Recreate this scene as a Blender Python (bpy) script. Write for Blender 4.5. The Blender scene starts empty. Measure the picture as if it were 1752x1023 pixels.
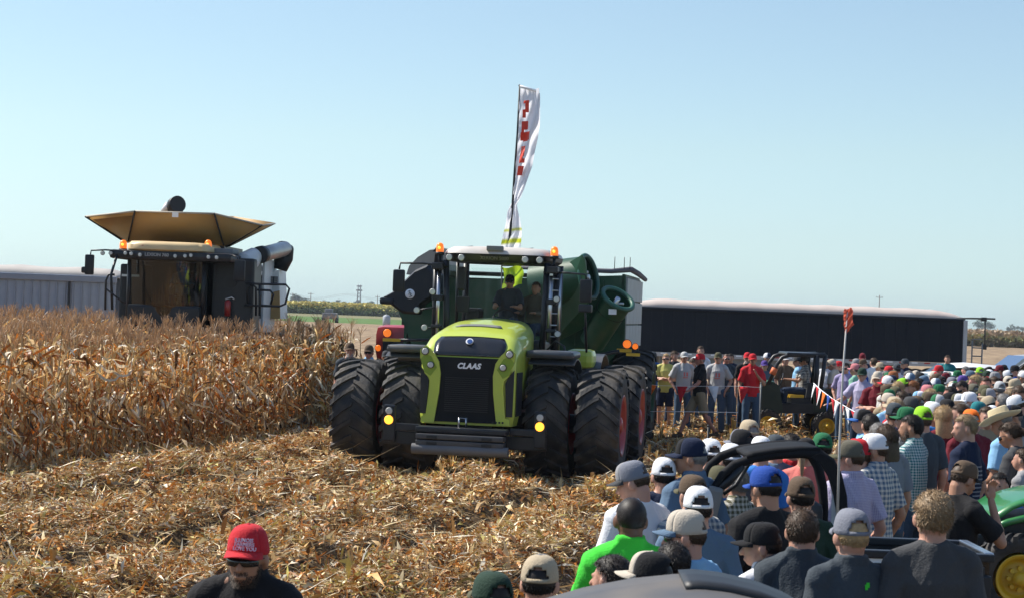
import bpy, bmesh, math, random
import numpy as np
from mathutils import Vector, Matrix, Euler, noise as mnoise
R = math.radians
SCR = bpy.data.scenes.new('workbench')                             # empty scratch scene: evaluating meshes there is quick
def scratch_eval(o):
    SCR.collection.objects.link(o)
    with bpy.context.temp_override(scene=SCR, view_layer=SCR.view_layers[0]):
        dg = bpy.context.evaluated_depsgraph_get(); me = bpy.data.meshes.new_from_object(o.evaluated_get(dg))
    SCR.collection.objects.unlink(o); return me
sc = bpy.context.scene
col = sc.collection
rng = np.random.default_rng(7)
random.seed(7)

# ---------------------------------------------------------------- camera, sky, sun, exposure
FPX, CAMZ, ROLL, PITCH = 3400.0, 2.75, R(2.2), 22/3400.0
cam_d = bpy.data.cameras.new('camera'); cam = bpy.data.objects.new('camera', cam_d); col.objects.link(cam)
cam_d.sensor_width = 36.0; cam_d.lens = 36.0*FPX/1752; cam_d.clip_end = 9000; cam_d.clip_start = .1
cam.matrix_world = Matrix.Translation((0, 0, CAMZ)) @ Matrix.Rotation(R(90)+PITCH, 4, 'X') @ Matrix.Rotation(ROLL, 4, 'Z')
cam_d.dof.use_dof = True; cam_d.dof.focus_distance = 33.0; cam_d.dof.aperture_fstop = 13.0
sc.camera = cam
SUN_EL, SUN_DIR = R(49), Vector((-.80, .36, 0)).normalized()      # sun high, behind the scene and to the left
world = bpy.data.worlds.new('World'); sc.world = world; world.use_nodes = True
nt = world.node_tree; nt.nodes.clear()
sky = nt.nodes.new('ShaderNodeTexSky'); sky.sky_type = 'NISHITA'; sky.sun_disc = False
sky.sun_elevation = SUN_EL; sky.sun_rotation = math.atan2(SUN_DIR.x, SUN_DIR.y)
sky.altitude = 200; sky.air_density = 1.0; sky.dust_density = 0.5; sky.ozone_density = 2.2
bg = nt.nodes.new('ShaderNodeBackground'); bg.inputs[1].default_value = .147
wo = nt.nodes.new('ShaderNodeOutputWorld')
tcw = nt.nodes.new('ShaderNodeTexCoord'); spw = nt.nodes.new('ShaderNodeSeparateXYZ'); rmp = nt.nodes.new('ShaderNodeValToRGB'); mlt = nt.nodes.new('ShaderNodeVectorMath'); mlt.operation = 'MULTIPLY'
nt.links.new(tcw.outputs['Generated'], spw.inputs[0]); nt.links.new(spw.outputs['Z'], rmp.inputs[0])
for i_, (p_, c_) in enumerate(((0, (.68, .94, 1.27)), (.042, (.79, .905, 1.04)), (.084, (.91, .95, .94)), (.15, (.98, .98, .93)), (.5, (1, 1, 1)))):
    el = rmp.color_ramp.elements[i_] if i_ < 2 else rmp.color_ramp.elements.new(p_)
    el.position = p_; el.color = (c_[0]/1.4, c_[1]/1.4, c_[2]/1.4, 1)
nt.links.new(sky.outputs[0], mlt.inputs[0]); nt.links.new(rmp.outputs[0], mlt.inputs[1])   # clear pale cyan air low over the fields
nt.links.new(mlt.outputs[0], bg.inputs[0]); nt.links.new(bg.outputs[0], wo.inputs[0])
sun_d = bpy.data.lights.new('sun', 'SUN'); sun_d.energy = 4.7; sun_d.angle = R(.53); sun_d.color = (1, .94, .84)
sun = bpy.data.objects.new('sun', sun_d); col.objects.link(sun)
to_sun = Vector((SUN_DIR.x*math.cos(SUN_EL), SUN_DIR.y*math.cos(SUN_EL), math.sin(SUN_EL)))
sun.rotation_euler = to_sun.to_track_quat('Z', 'Y').to_euler()
sc.view_settings.view_transform = 'Standard'; sc.view_settings.look = 'None'
sc.view_settings.gamma = 1; sc.view_settings.use_curve_mapping = False
sc.view_settings.exposure = 0.55
sc.render.engine = 'CYCLES'
sc.cycles.max_bounces = 6; sc.cycles.transparent_max_bounces = 12; sc.cycles.volume_bounces = 0
sc.cycles.diffuse_bounces = 2; sc.cycles.glossy_bounces = 2; sc.cycles.use_denoising = True

# ---------------------------------------------------------------- survey helpers
CR, SR = math.cos(ROLL), math.sin(ROLL)
def ray(px, py):
    a, b = px-876, -(py-511.5)
    return a*CR-b*SR, a*SR+b*CR
def XZ(px, py, Y):
    x, y = ray(px, py)
    return x/FPX*Y, CAMZ+(y+22)/FPX*Y
def V(px, py, Y):
    x, z = XZ(px, py, Y)
    return Vector((x, Y, z))
ROW = R(15)                                                       # direction of the crop rows
rowdir = np.array([math.sin(ROW), math.cos(ROW)]); rownrm = np.array([math.cos(ROW), -math.sin(ROW)])
EDGE0 = np.array([-7.75, 30.1])                                   # a point on the edge of the uncut corn
def smooth(a, b, x):
    t = np.clip((x-a)/(b-a), 0, 1); return t*t*(3-2*t)
def gz(x, y):
    x = np.asarray(x, float); y = np.asarray(y, float)
    z = .15*(1-smooth(9, 20, y)) + .12*smooth(36, 46, y)
    return z
def relief(x, y):
    x = np.asarray(x, float); y = np.asarray(y, float)
    u = (x-EDGE0[0])*rownrm[0]+(y-EDGE0[1])*rownrm[1]
    v = x*rowdir[0]+y*rowdir[1]
    m = 1-smooth(55, 70, y)
    r = .05*np.sin(u*2*np.pi/.76+.4*np.sin(v*.7))+.15*np.sin(u*2*np.pi/2.3+1+.35*np.sin(v*.23))
    r += .07*np.sin(u*3.1+v*1.3)*np.sin(v*1.9-u*.7)+.04*np.sin(v*3.7+u*2.2)*np.sin(u*5.3-1.1*v)
    r += .04*np.sin(7.1*u+2.9*v+1)*np.sin(8.3*v-2.3*u)
    a = R(9.2); dx, dy = x+.44, y-34; lx = dx*math.cos(a)-dy*math.sin(a); ly = dx*math.sin(a)+dy*math.cos(a)
    tr = (1-smooth(2.6, 3.4, np.abs(lx)))*smooth(-3.0, -1.4, ly)*(1-smooth(12, 14, ly))   # rolled flat by the wheels
    return r*m*smooth(.2, 2.0, u)*(1-tr)-.05*tr

# ---------------------------------------------------------------- objects
def link(o, parent=None):
    col.objects.link(o)
    if parent is not None: o.parent = parent
    return o
def empty(name, loc=(0, 0, 0), rz=0, parent=None):
    o = bpy.data.objects.new(name, None); o.empty_display_size = .1
    o.location = loc; o.rotation_euler = (0, 0, rz)
    return link(o, parent)
def tag(o, label=None, cat=None, group=None, kind=None):
    if label: o['label'] = label
    if cat: o['category'] = cat
    if group: o['group'] = group
    if kind: o['kind'] = kind
    return o
def mesh_np(name, v, f, mat=None, smooth_=False, tint=None):
    """v (n,3) floats, f (m,k) ints of one arity."""
    v = np.asarray(v, np.float32); f = np.asarray(f, np.int32)
    me = bpy.data.meshes.new(name)
    me.vertices.add(len(v)); me.vertices.foreach_set('co', v.ravel())
    k = f.shape[1]
    me.loops.add(f.size); me.loops.foreach_set('vertex_index', f.ravel())
    me.polygons.add(len(f)); me.polygons.foreach_set('loop_start', np.arange(0, f.size, k, dtype=np.int32))
    me.polygons.foreach_set('loop_total', np.full(len(f), k, np.int32))
    if smooth_: me.polygons.foreach_set('use_smooth', np.ones(len(f), bool))
    me.update(calc_edges=True)
    if tint is not None:
        a = me.color_attributes.new('tint', 'FLOAT_COLOR', 'POINT')
        c = np.ones((len(v), 4), np.float32); c[:, :3] = tint
        a.data.foreach_set('color', c.ravel())
    if mat: me.materials.append(mat)
    return me
class MB:
    """collects shapes into one mesh"""
    def __init__(s): s.v = []; s.f = []; s.sm = []
    def add(s, vs, fs, sm=False):
        b = len(s.v); s.v += [tuple(p) for p in vs]
        for q in fs: s.f.append(tuple(i+b for i in q)); s.sm.append(sm)
        return s
    def box(s, c, d, rot=None, bev=0.0, taper=None):
        x, y, z = d[0]/2, d[1]/2, d[2]/2
        if bev <= 0:
            vs = [Vector((i*x, j*y, k*z)) for k in (-1, 1) for j in (-1, 1) for i in (-1, 1)]
            fs = [(0, 2, 3, 1), (4, 5, 7, 6), (0, 1, 5, 4), (2, 6, 7, 3), (0, 4, 6, 2), (1, 3, 7, 5)]
        else:
            bev = min(bev, x*.98, y*.98, z*.98)
            bm = bmesh.new(); bmesh.ops.create_cube(bm, size=1)
            for q in bm.verts: q.co = Vector((q.co.x*2*x, q.co.y*2*y, q.co.z*2*z))
            bmesh.ops.bevel(bm, geom=list(bm.edges), offset=bev, segments=2, affect='EDGES', profile=.6)
            bm.verts.index_update()
            vs = [q.co.copy() for q in bm.verts]; fs = [[w.index for w in g.verts] for g in bm.faces]; bm.free()
        if taper:                                                 # scale x,y at the top
            for q in vs:
                t = (q.z+z)/(2*z) if z else 0
                q.x *= 1+(taper[0]-1)*t; q.y *= 1+(taper[1]-1)*t
        if rot is not None: m = Euler(rot).to_matrix(); vs = [m@q for q in vs]
        return s.add([q+Vector(c) for q in vs], fs)
    def tube(s, pts, r, n=10, cap=True, closed=False):
        pts = [Vector(p) for p in pts]; m = len(pts)
        rs = r if isinstance(r, (list, tuple)) else [r]*m
        vs = []; up = None
        for i, p in enumerate(pts):
            a = pts[(i-1) % m] if (i or closed) else p
            b = pts[(i+1) % m] if (i < m-1 or closed) else p
            t = (b-a).normalized()
            if up is None:
                up = Vector((0, 0, 1)) if abs(t.z) < .9 else Vector((1, 0, 0))
            e1 = (up-t*up.dot(t)).normalized(); up = e1; e2 = t.cross(e1)
            for k in range(n):
                an = 2*math.pi*k/n; vs.append(p+(e1*math.cos(an)+e2*math.sin(an))*rs[i])
        fs = []
        for i in range(m if closed else m-1):
            for k in range(n):
                j = (i+1) % m
                fs.append((i*n+k, i*n+(k+1) % n, j*n+(k+1) % n, j*n+k))
        s.add(vs, fs, True)
        if cap and not closed:
            b = len(s.v)-len(vs)
            s.f.append(tuple(b+k for k in range(n))[::-1]); s.sm.append(False)
            s.f.append(tuple(b+(m-1)*n+k for k in range(n))); s.sm.append(False)
        return s
    def lathe(s, prof, c=(0, 0, 0), axis='Z', n=32, sm=True, rot=None):
        vs = []; m = len(prof)
        for r, h in prof:
            for k in range(n):
                a = 2*math.pi*k/n; x, y = r*math.cos(a), r*math.sin(a)
                vs.append(Vector((x, y, h)) if axis == 'Z' else Vector((h, x, y)) if axis == 'X' else Vector((x, h, y)))
        if rot is not None: M = Euler(rot).to_matrix(); vs = [M@q for q in vs]
        fs = [(i*n+k, i*n+(k+1) % n, (i+1)*n+(k+1) % n, (i+1)*n+k) for i in range(m-1) for k in range(n)]
        return s.add([q+Vector(c) for q in vs], fs, sm)
    def cyl(s, a, b, r, n=16, r2=None):
        return s.tube([a, b], [r, r if r2 is None else r2], n)
    def disc(s, c, r, nrm, t=.01, n=20, r2=None):
        nrm = Vector(nrm).normalized(); c = Vector(c)
        return s.tube([c, c+nrm*t], [r, r2 if r2 else r], n)
    def prism(s, poly, lo, hi, axis='Y', sm=False):
        """poly of (a,b) pairs; extruded along axis from lo to hi"""
        def P(a, b, h): return (a, h, b) if axis == 'Y' else (h, a, b) if axis == 'X' else (a, b, h)
        n = len(poly)
        vs = [P(a, b, lo) for a, b in poly]+[P(a, b, hi) for a, b in poly]
        s.add(vs, [tuple(range(n)), tuple(range(2*n-1, n-1, -1))]+[(i, i+n, (i+1) % n+n, (i+1) % n) for i in range(n)])
        return s
    def ball(s, c, r, n=16, m=10, squash=(1, 1, 1)):
        vs = []; fs = []
        for i in range(m+1):
            ph = math.pi*i/m
            for k in range(n):
                th = 2*math.pi*k/n
                vs.append((c[0]+r*squash[0]*math.sin(ph)*math.cos(th), c[1]+r*squash[1]*math.sin(ph)*math.sin(th), c[2]+r*squash[2]*math.cos(ph)))
        for i in range(m):
            for k in range(n): fs.append((i*n+k, (i+1)*n+k, (i+1)*n+(k+1) % n, i*n+(k+1) % n))
        return s.add(vs, fs, True)
    def grid(s, P, sm=True, closed_u=False):
        """P[i][j] points"""
        m, n = len(P), len(P[0]); vs = [p for r_ in P for p in r_]
        fs = [(i*n+j, i*n+(j+1) % n, (i+1)*n+(j+1) % n, (i+1)*n+j) for i in range(m-1) for j in range(n if closed_u else n-1)]
        return s.add(vs, fs, sm)
    def sheet(s, P, t):
        """a grid with thickness t: front and back skins and a rim"""
        m, n = len(P), len(P[0]); P = [[Vector(q) for q in r_] for r_ in P]
        N = [[None]*n for _ in range(m)]
        for i in range(m):
            for j in range(n):
                a = P[min(i+1, m-1)][j]-P[max(i-1, 0)][j]; b = P[i][min(j+1, n-1)]-P[i][max(j-1, 0)]
                q = a.cross(b); N[i][j] = q.normalized() if q.length > 1e-9 else Vector((0, 0, 1))
        B = [[P[i][j]+N[i][j]*t for j in range(n)] for i in range(m)]
        vs = [p for r_ in P for p in r_]+[p for r_ in B for p in r_]; o = m*n
        fs = [(i*n+j, i*n+j+1, (i+1)*n+j+1, (i+1)*n+j) for i in range(m-1) for j in range(n-1)]
        fs += [tuple(o+k for k in q[::-1]) for q in fs]
        for i in range(m-1): fs += [(i*n, (i+1)*n, o+(i+1)*n, o+i*n), (i*n+n-1, o+i*n+n-1, o+(i+1)*n+n-1, (i+1)*n+n-1)]
        for j in range(n-1): fs += [(j, o+j, o+j+1, j+1), ((m-1)*n+j, (m-1)*n+j+1, o+(m-1)*n+j+1, o+(m-1)*n+j)]
        return s.add(vs, fs, True)
    def mesh(s, name, mat=None, auto=None):
        me = bpy.data.meshes.new(name); me.from_pydata(s.v, [], s.f)
        me.polygons.foreach_set('use_smooth', s.sm)
        bm = bmesh.new(); bm.from_mesh(me); bmesh.ops.recalc_face_normals(bm, faces=bm.faces); bm.to_mesh(me); bm.free()
        if auto: me.polygons.foreach_set('use_smooth', [True]*len(me.polygons)); me.set_sharp_from_angle(angle=R(auto))
        if mat: me.materials.append(mat)
        me.update(); return me
    def obj(s, name, mat=None, parent=None, loc=(0, 0, 0), rot=(0, 0, 0), auto=None):
        o = bpy.data.objects.new(name, s.mesh(name, mat, auto)); o.location = loc; o.rotation_euler = rot
        return link(o, parent)
def text(name, body, size, mat, parent, M, shear=0, extrude=.004, spacing=1.0, bold=.0):
    c = bpy.data.curves.new(name, 'FONT'); c.body = body; c.size = size; c.shear = shear; c.extrude = extrude
    c.align_x = 'CENTER'; c.align_y = 'CENTER'; c.space_character = spacing; c.offset = bold; c.resolution_u = 3
    c.materials.append(mat)
    o = bpy.data.objects.new(name, c); me = scratch_eval(o); me.name = name
    if not me.materials: me.materials.append(mat)
    bpy.data.objects.remove(o); o = bpy.data.objects.new(name, me); link(o, parent); o.matrix_local = M
    return o
def face_cam(loc, tilt=0):                                        # local text matrix: reads from the -Y side
    return Matrix.Translation(loc) @ Matrix.Rotation(R(90)+tilt, 4, 'X')

# ---------------------------------------------------------------- materials
MATS = {}
def mat(name, c=(.5, .5, .5), rough=.5, metal=0, spec=.5, var=.12, nscale=6, bump=0, bscale=40, coat=0, emit=None, es=0, dust=0, trans=0):
    if name in MATS: return MATS[name]
    m = bpy.data.materials.new(name); m.use_nodes = True; t = m.node_tree; b = t.nodes['Principled BSDF']
    L = t.links.new; N = t.nodes.new
    b.inputs['Roughness'].default_value = rough; b.inputs['Metallic'].default_value = metal
    b.inputs['Specular IOR Level'].default_value = spec; b.inputs['Coat Weight'].default_value = coat
    tc = N('ShaderNodeTexCoord'); no = N('ShaderNodeTexNoise'); no.inputs['Scale'].default_value = nscale; no.inputs['Detail'].default_value = 5
    L(tc.outputs['Object'], no.inputs['Vector'])
    mx = N('ShaderNodeMix'); mx.data_type = 'RGBA'
    k = 1-var
    mx.inputs[6].default_value = (c[0]*k, c[1]*k, c[2]*k, 1); mx.inputs[7].default_value = (min(1, c[0]*(1+var)), min(1, c[1]*(1+var)), min(1, c[2]*(1+var)), 1)
    L(no.outputs[0], mx.inputs[0]); out = mx.outputs[2]
    if dust:
        n2 = N('ShaderNodeTexNoise'); n2.inputs['Scale'].default_value = 3.1; n2.inputs['Detail'].default_value = 8; L(tc.outputs['Object'], n2.inputs['Vector'])
        cr = N('ShaderNodeValToRGB'); cr.color_ramp.elements[0].position = .42; cr.color_ramp.elements[1].position = .75
        cr.color_ramp.elements[1].color = (dust, dust, dust, 1); L(n2.outputs[0], cr.inputs[0])
        m2 = N('ShaderNodeMix'); m2.data_type = 'RGBA'; L(cr.outputs[0], m2.inputs[0]); L(out, m2.inputs[6]); m2.inputs[7].default_value = (.30, .24, .17, 1); out = m2.outputs[2]
        ra = N('ShaderNodeMapRange'); L(cr.outputs[0], ra.inputs[0]); ra.inputs[3].default_value = rough; ra.inputs[4].default_value = min(1, rough+.4); L(ra.outputs[0], b.inputs['Roughness'])
    L(out, b.inputs['Base Color'])
    if bump:
        n3 = N('ShaderNodeTexNoise'); n3.inputs['Scale'].default_value = bscale; n3.inputs['Detail'].default_value = 3; L(tc.outputs['Object'], n3.inputs['Vector'])
        bp = N('ShaderNodeBump'); bp.inputs['Strength'].default_value = bump; bp.inputs['Distance'].default_value = .02; L(n3.outputs[0], bp.inputs['Height']); L(bp.outputs[0], b.inputs['Normal'])
    if emit: b.inputs['Emission Color'].default_value = (*emit, 1); b.inputs['Emission Strength'].default_value = es
    MATS[name] = m; return m
def glass(name, tint=(.72, .82, .78), refl=.9, ior=1.5):
    if name in MATS: return MATS[name]
    m = bpy.data.materials.new(name); m.use_nodes = True; t = m.node_tree; t.nodes.clear(); N = t.nodes.new; L = t.links.new
    tr = N('ShaderNodeBsdfTransparent'); tr.inputs[0].default_value = (*tint, 1)
    gl = N('ShaderNodeBsdfGlossy'); gl.inputs['Roughness'].default_value = .03; gl.inputs[0].default_value = (refl, refl, refl, 1)
    fr = N('ShaderNodeFresnel'); fr.inputs[0].default_value = ior
    mx = N('ShaderNodeMixShader'); L(fr.outputs[0], mx.inputs[0]); L(tr.outputs[0], mx.inputs[1]); L(gl.outputs[0], mx.inputs[2])
    o = N('ShaderNodeOutputMaterial'); L(mx.outputs[0], o.inputs[0]); MATS[name] = m; return m
def leafmat(name, trans=.3, rough=.55, vein=True):
    """dry maize leaf: colour from the mesh attribute 'tint', varied per object and along the blade"""
    m = bpy.data.materials.new(name); m.use_nodes = True; t = m.node_tree; N = t.nodes.new; L = t.links.new
    b = t.nodes['Principled BSDF']; b.inputs['Roughness'].default_value = rough; b.inputs['Specular IOR Level'].default_value = .35
    at = N('ShaderNodeAttribute'); at.attribute_name = 'tint'
    tc = N('ShaderNodeTexCoord'); no = N('ShaderNodeTexNoise'); no.inputs['Scale'].default_value = 14; no.inputs['Detail'].default_value = 4
    L(tc.outputs['Object'], no.inputs['Vector'])
    oi = N('ShaderNodeObjectInfo')
    ad = N('ShaderNodeMath'); ad.operation = 'MULTIPLY_ADD'; L(no.outputs[0], ad.inputs[0]); ad.inputs[1].default_value = 1.1
    mr = N('ShaderNodeMapRange'); L(oi.outputs['Random'], mr.inputs[0]); mr.inputs[3].default_value = .30; mr.inputs[4].default_value = .62; L(mr.outputs[0], ad.inputs[2])
    vm = N('ShaderNodeVectorMath'); vm.operation = 'SCALE'; L(at.outputs['Color'], vm.inputs[0]); L(ad.outputs[0], vm.inputs['Scale'])
    L(vm.outputs[0], b.inputs['Base Color'])
    tl = N('ShaderNodeBsdfTranslucent'); v2 = N('ShaderNodeVectorMath'); v2.operation = 'MULTIPLY'; L(vm.outputs[0], v2.inputs[0]); v2.inputs[1].default_value = (1.15, .85, .55); L(v2.outputs[0], tl.inputs[0])
    mx = N('ShaderNodeMixShader'); mx.inputs[0].default_value = trans; L(b.outputs[0], mx.inputs[1]); L(tl.outputs[0], mx.inputs[2])
    L(mx.outputs[0], t.nodes['Material Output'].inputs[0]); return m

import time
_t0 = [time.time()]
def _T(n):
    print('TIME', n, round(time.time()-_t0[0], 1)); _t0[0] = time.time()
# ---------------------------------------------------------------- ground
def ground_material():
    m = bpy.data.materials.new('field_soil'); m.use_nodes = True; t = m.node_tree; N = t.nodes.new; L = t.links.new
    b = t.nodes['Principled BSDF']; b.inputs['Roughness'].default_value = .9; b.inputs['Specular IOR Level'].default_value = .15
    ge = N('ShaderNodeNewGeometry')
    def noise(s, d=6, stretch=None):
        n = N('ShaderNodeTexNoise'); n.inputs['Scale'].default_value = s; n.inputs['Detail'].default_value = d; n.inputs['Roughness'].default_value = .65
        if stretch:
            mp = N('ShaderNodeMapping'); mp.inputs['Scale'].default_value = stretch; mp.inputs['Rotation'].default_value = (0, 0, ROW)
            L(ge.outputs['Position'], mp.inputs[0]); L(mp.outputs[0], n.inputs['Vector'])
        else: L(ge.outputs['Position'], n.inputs['Vector'])
        return n
    n1 = noise(9); r1 = N('ShaderNodeValToRGB'); e = r1.color_ramp
    e.elements[0].position = .32; e.elements[0].color = (.022, .015, .010, 1); e.elements[1].position = .72; e.elements[1].color = (.30, .21, .11, 1)
    k = e.elements.new(.5); k.color = (.11, .07, .035, 1)
    L(n1.outputs[0], r1.inputs[0])
    n2 = noise(.12, 4, (1, .25, 1)); r2 = N('ShaderNodeValToRGB'); r2.color_ramp.elements[0].color = (.27, .20, .135, 1); r2.color_ramp.elements[1].color = (.36, .275, .18, 1)
    r2.color_ramp.elements[0].position = .35; r2.color_ramp.elements[1].position = .65
    n3 = noise(.9, 6, (1, .35, 1)); m3 = N('ShaderNodeMix'); m3.data_type = 'RGBA'; m3.blend_type = 'MULTIPLY'; m3.inputs[0].default_value = .9
    r3 = N('ShaderNodeValToRGB'); r3.color_ramp.elements[0].color = (.45, .42, .40, 1); r3.color_ramp.elements[0].position = .35; r3.color_ramp.elements[1].color = (1.15, 1.1, 1.05, 1); r3.color_ramp.elements[1].position = .62
    L(n3.outputs[0], r3.inputs[0]); L(n2.outputs[0], r2.inputs[0]); L(r2.outputs[0], m3.inputs[6]); L(r3.outputs[0], m3.inputs[7])
    sp = N('ShaderNodeSeparateXYZ'); L(ge.outputs['Position'], sp.inputs[0])
    mr = N('ShaderNodeMapRange'); mr.inputs[1].default_value = 48; mr.inputs[2].default_value = 85; L(sp.outputs['Y'], mr.inputs[0])
    mx = N('ShaderNodeMix'); mx.data_type = 'RGBA'; L(mr.outputs[0], mx.inputs[0]); L(r1.outputs[0], mx.inputs[6]); L(m3.outputs[2], mx.inputs[7])
    L(mx.outputs[2], b.inputs['Base Color'])
    bp = N('ShaderNodeBump'); bp.inputs['Strength'].default_value = .8; bp.inputs['Distance'].default_value = .06; L(n1.outputs[0], bp.inputs['Height']); L(bp.outputs[0], b.inputs['Normal'])
    return m
def build_ground():
    xs = np.concatenate([-np.geomspace(3500, 14, 26), np.arange(-13.8, 13.8, .14), np.geomspace(14, 3500, 26)])
    ys = np.concatenate([[-300, -60, -10, 0], np.arange(4, 60, .16), np.geomspace(60.5, 8000, 70)])
    X, Y = np.meshgrid(xs, ys); Z = gz(X, Y)+relief(X, Y)*(1-smooth(13, 16, np.abs(X)))
    n = len(xs); v = np.stack([X, Y, Z], -1).reshape(-1, 3)
    i = np.arange(len(ys)-1)[:, None]*n+np.arange(n-1)[None]
    f = np.stack([i, i+1, i+n+1, i+n], -1).reshape(-1, 4)
    o = link(bpy.data.objects.new('ground', mesh_np('ground', v, f, ground_material(), True))); tag(o, kind='structure')
build_ground()

# ---------------------------------------------------------------- leaf strips (vectorised)
PAL = np.array([(.88, .72, .42), (.64, .41, .165), (.60, .25, .055), (.40, .14, .028), (.54, .46, .14), (.13, .065, .026), (.96, .88, .68), (.70, .51, .23), (.68, .34, .085)])
def strips(P, Lg, Wd, yaw, pitch, curl, twist, tint, nseg=3, taper=True, roll=None, kink=0):
    """n bent strips. P base points (n,3); direction from yaw/pitch, bending down by curl per unit; returns verts, faces, tints"""
    n = len(P); s = np.linspace(0, 1, nseg+1); seg = Lg/nseg
    pos = np.zeros((n, nseg+1, 3)); pos[:, 0] = P; pit = pitch.copy(); yw = yaw.copy()
    sides = np.zeros((n, nseg+1, 3)); rl = roll if roll is not None else np.zeros(n)
    for i in range(nseg+1):
        d = np.stack([np.cos(pit)*np.cos(yw), np.cos(pit)*np.sin(yw), np.sin(pit)], -1)
        h = np.stack([-np.sin(yw), np.cos(yw), 0*yw], -1); up = np.cross(d, h)
        a = (rl+twist*s[i])[:, None]; sides[:, i] = h*np.cos(a)+up*np.sin(a)
        if i < nseg: pos[:, i+1] = pos[:, i]+d*seg[:, None]
        pit = pit-curl/nseg; yw = yw+twist*.15/nseg
        if kink: pit = pit+rng.normal(0, kink, n); yw = yw+rng.normal(0, kink*1.2, n); rl = rl+rng.normal(0, kink*1.4, n)
    w = np.ones(nseg+1)
    if taper: w = np.clip(1.15*np.sin(np.pi*np.clip(s*.8+.2, 0, 1))**.6, .06, 1); w[0] = .55
    hw = (Wd[:, None]/2)*w[None]
    A = pos+sides*hw[..., None]; B = pos-sides*hw[..., None]
    v = np.stack([A, B], 2).reshape(-1, 3)
    base = (np.arange(n)*(nseg+1)*2)[:, None]; k = np.arange(nseg)[None]*2
    f = np.stack([base+k, base+k+1, base+k+3, base+k+2], -1).reshape(-1, 4)
    return v, f, np.repeat(tint, (nseg+1)*2, 0)
def cat(parts):
    vs, fs, ts, o = [], [], [], 0
    for v, f, t in parts: vs.append(v); fs.append(f+o); ts.append(t); o += len(v)
    return np.concatenate(vs), np.concatenate(fs), np.concatenate(ts)
LEAF = leafmat('dry_leaf', .22, .45); HUSK = leafmat('dry_husk', .12, .42)

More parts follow.
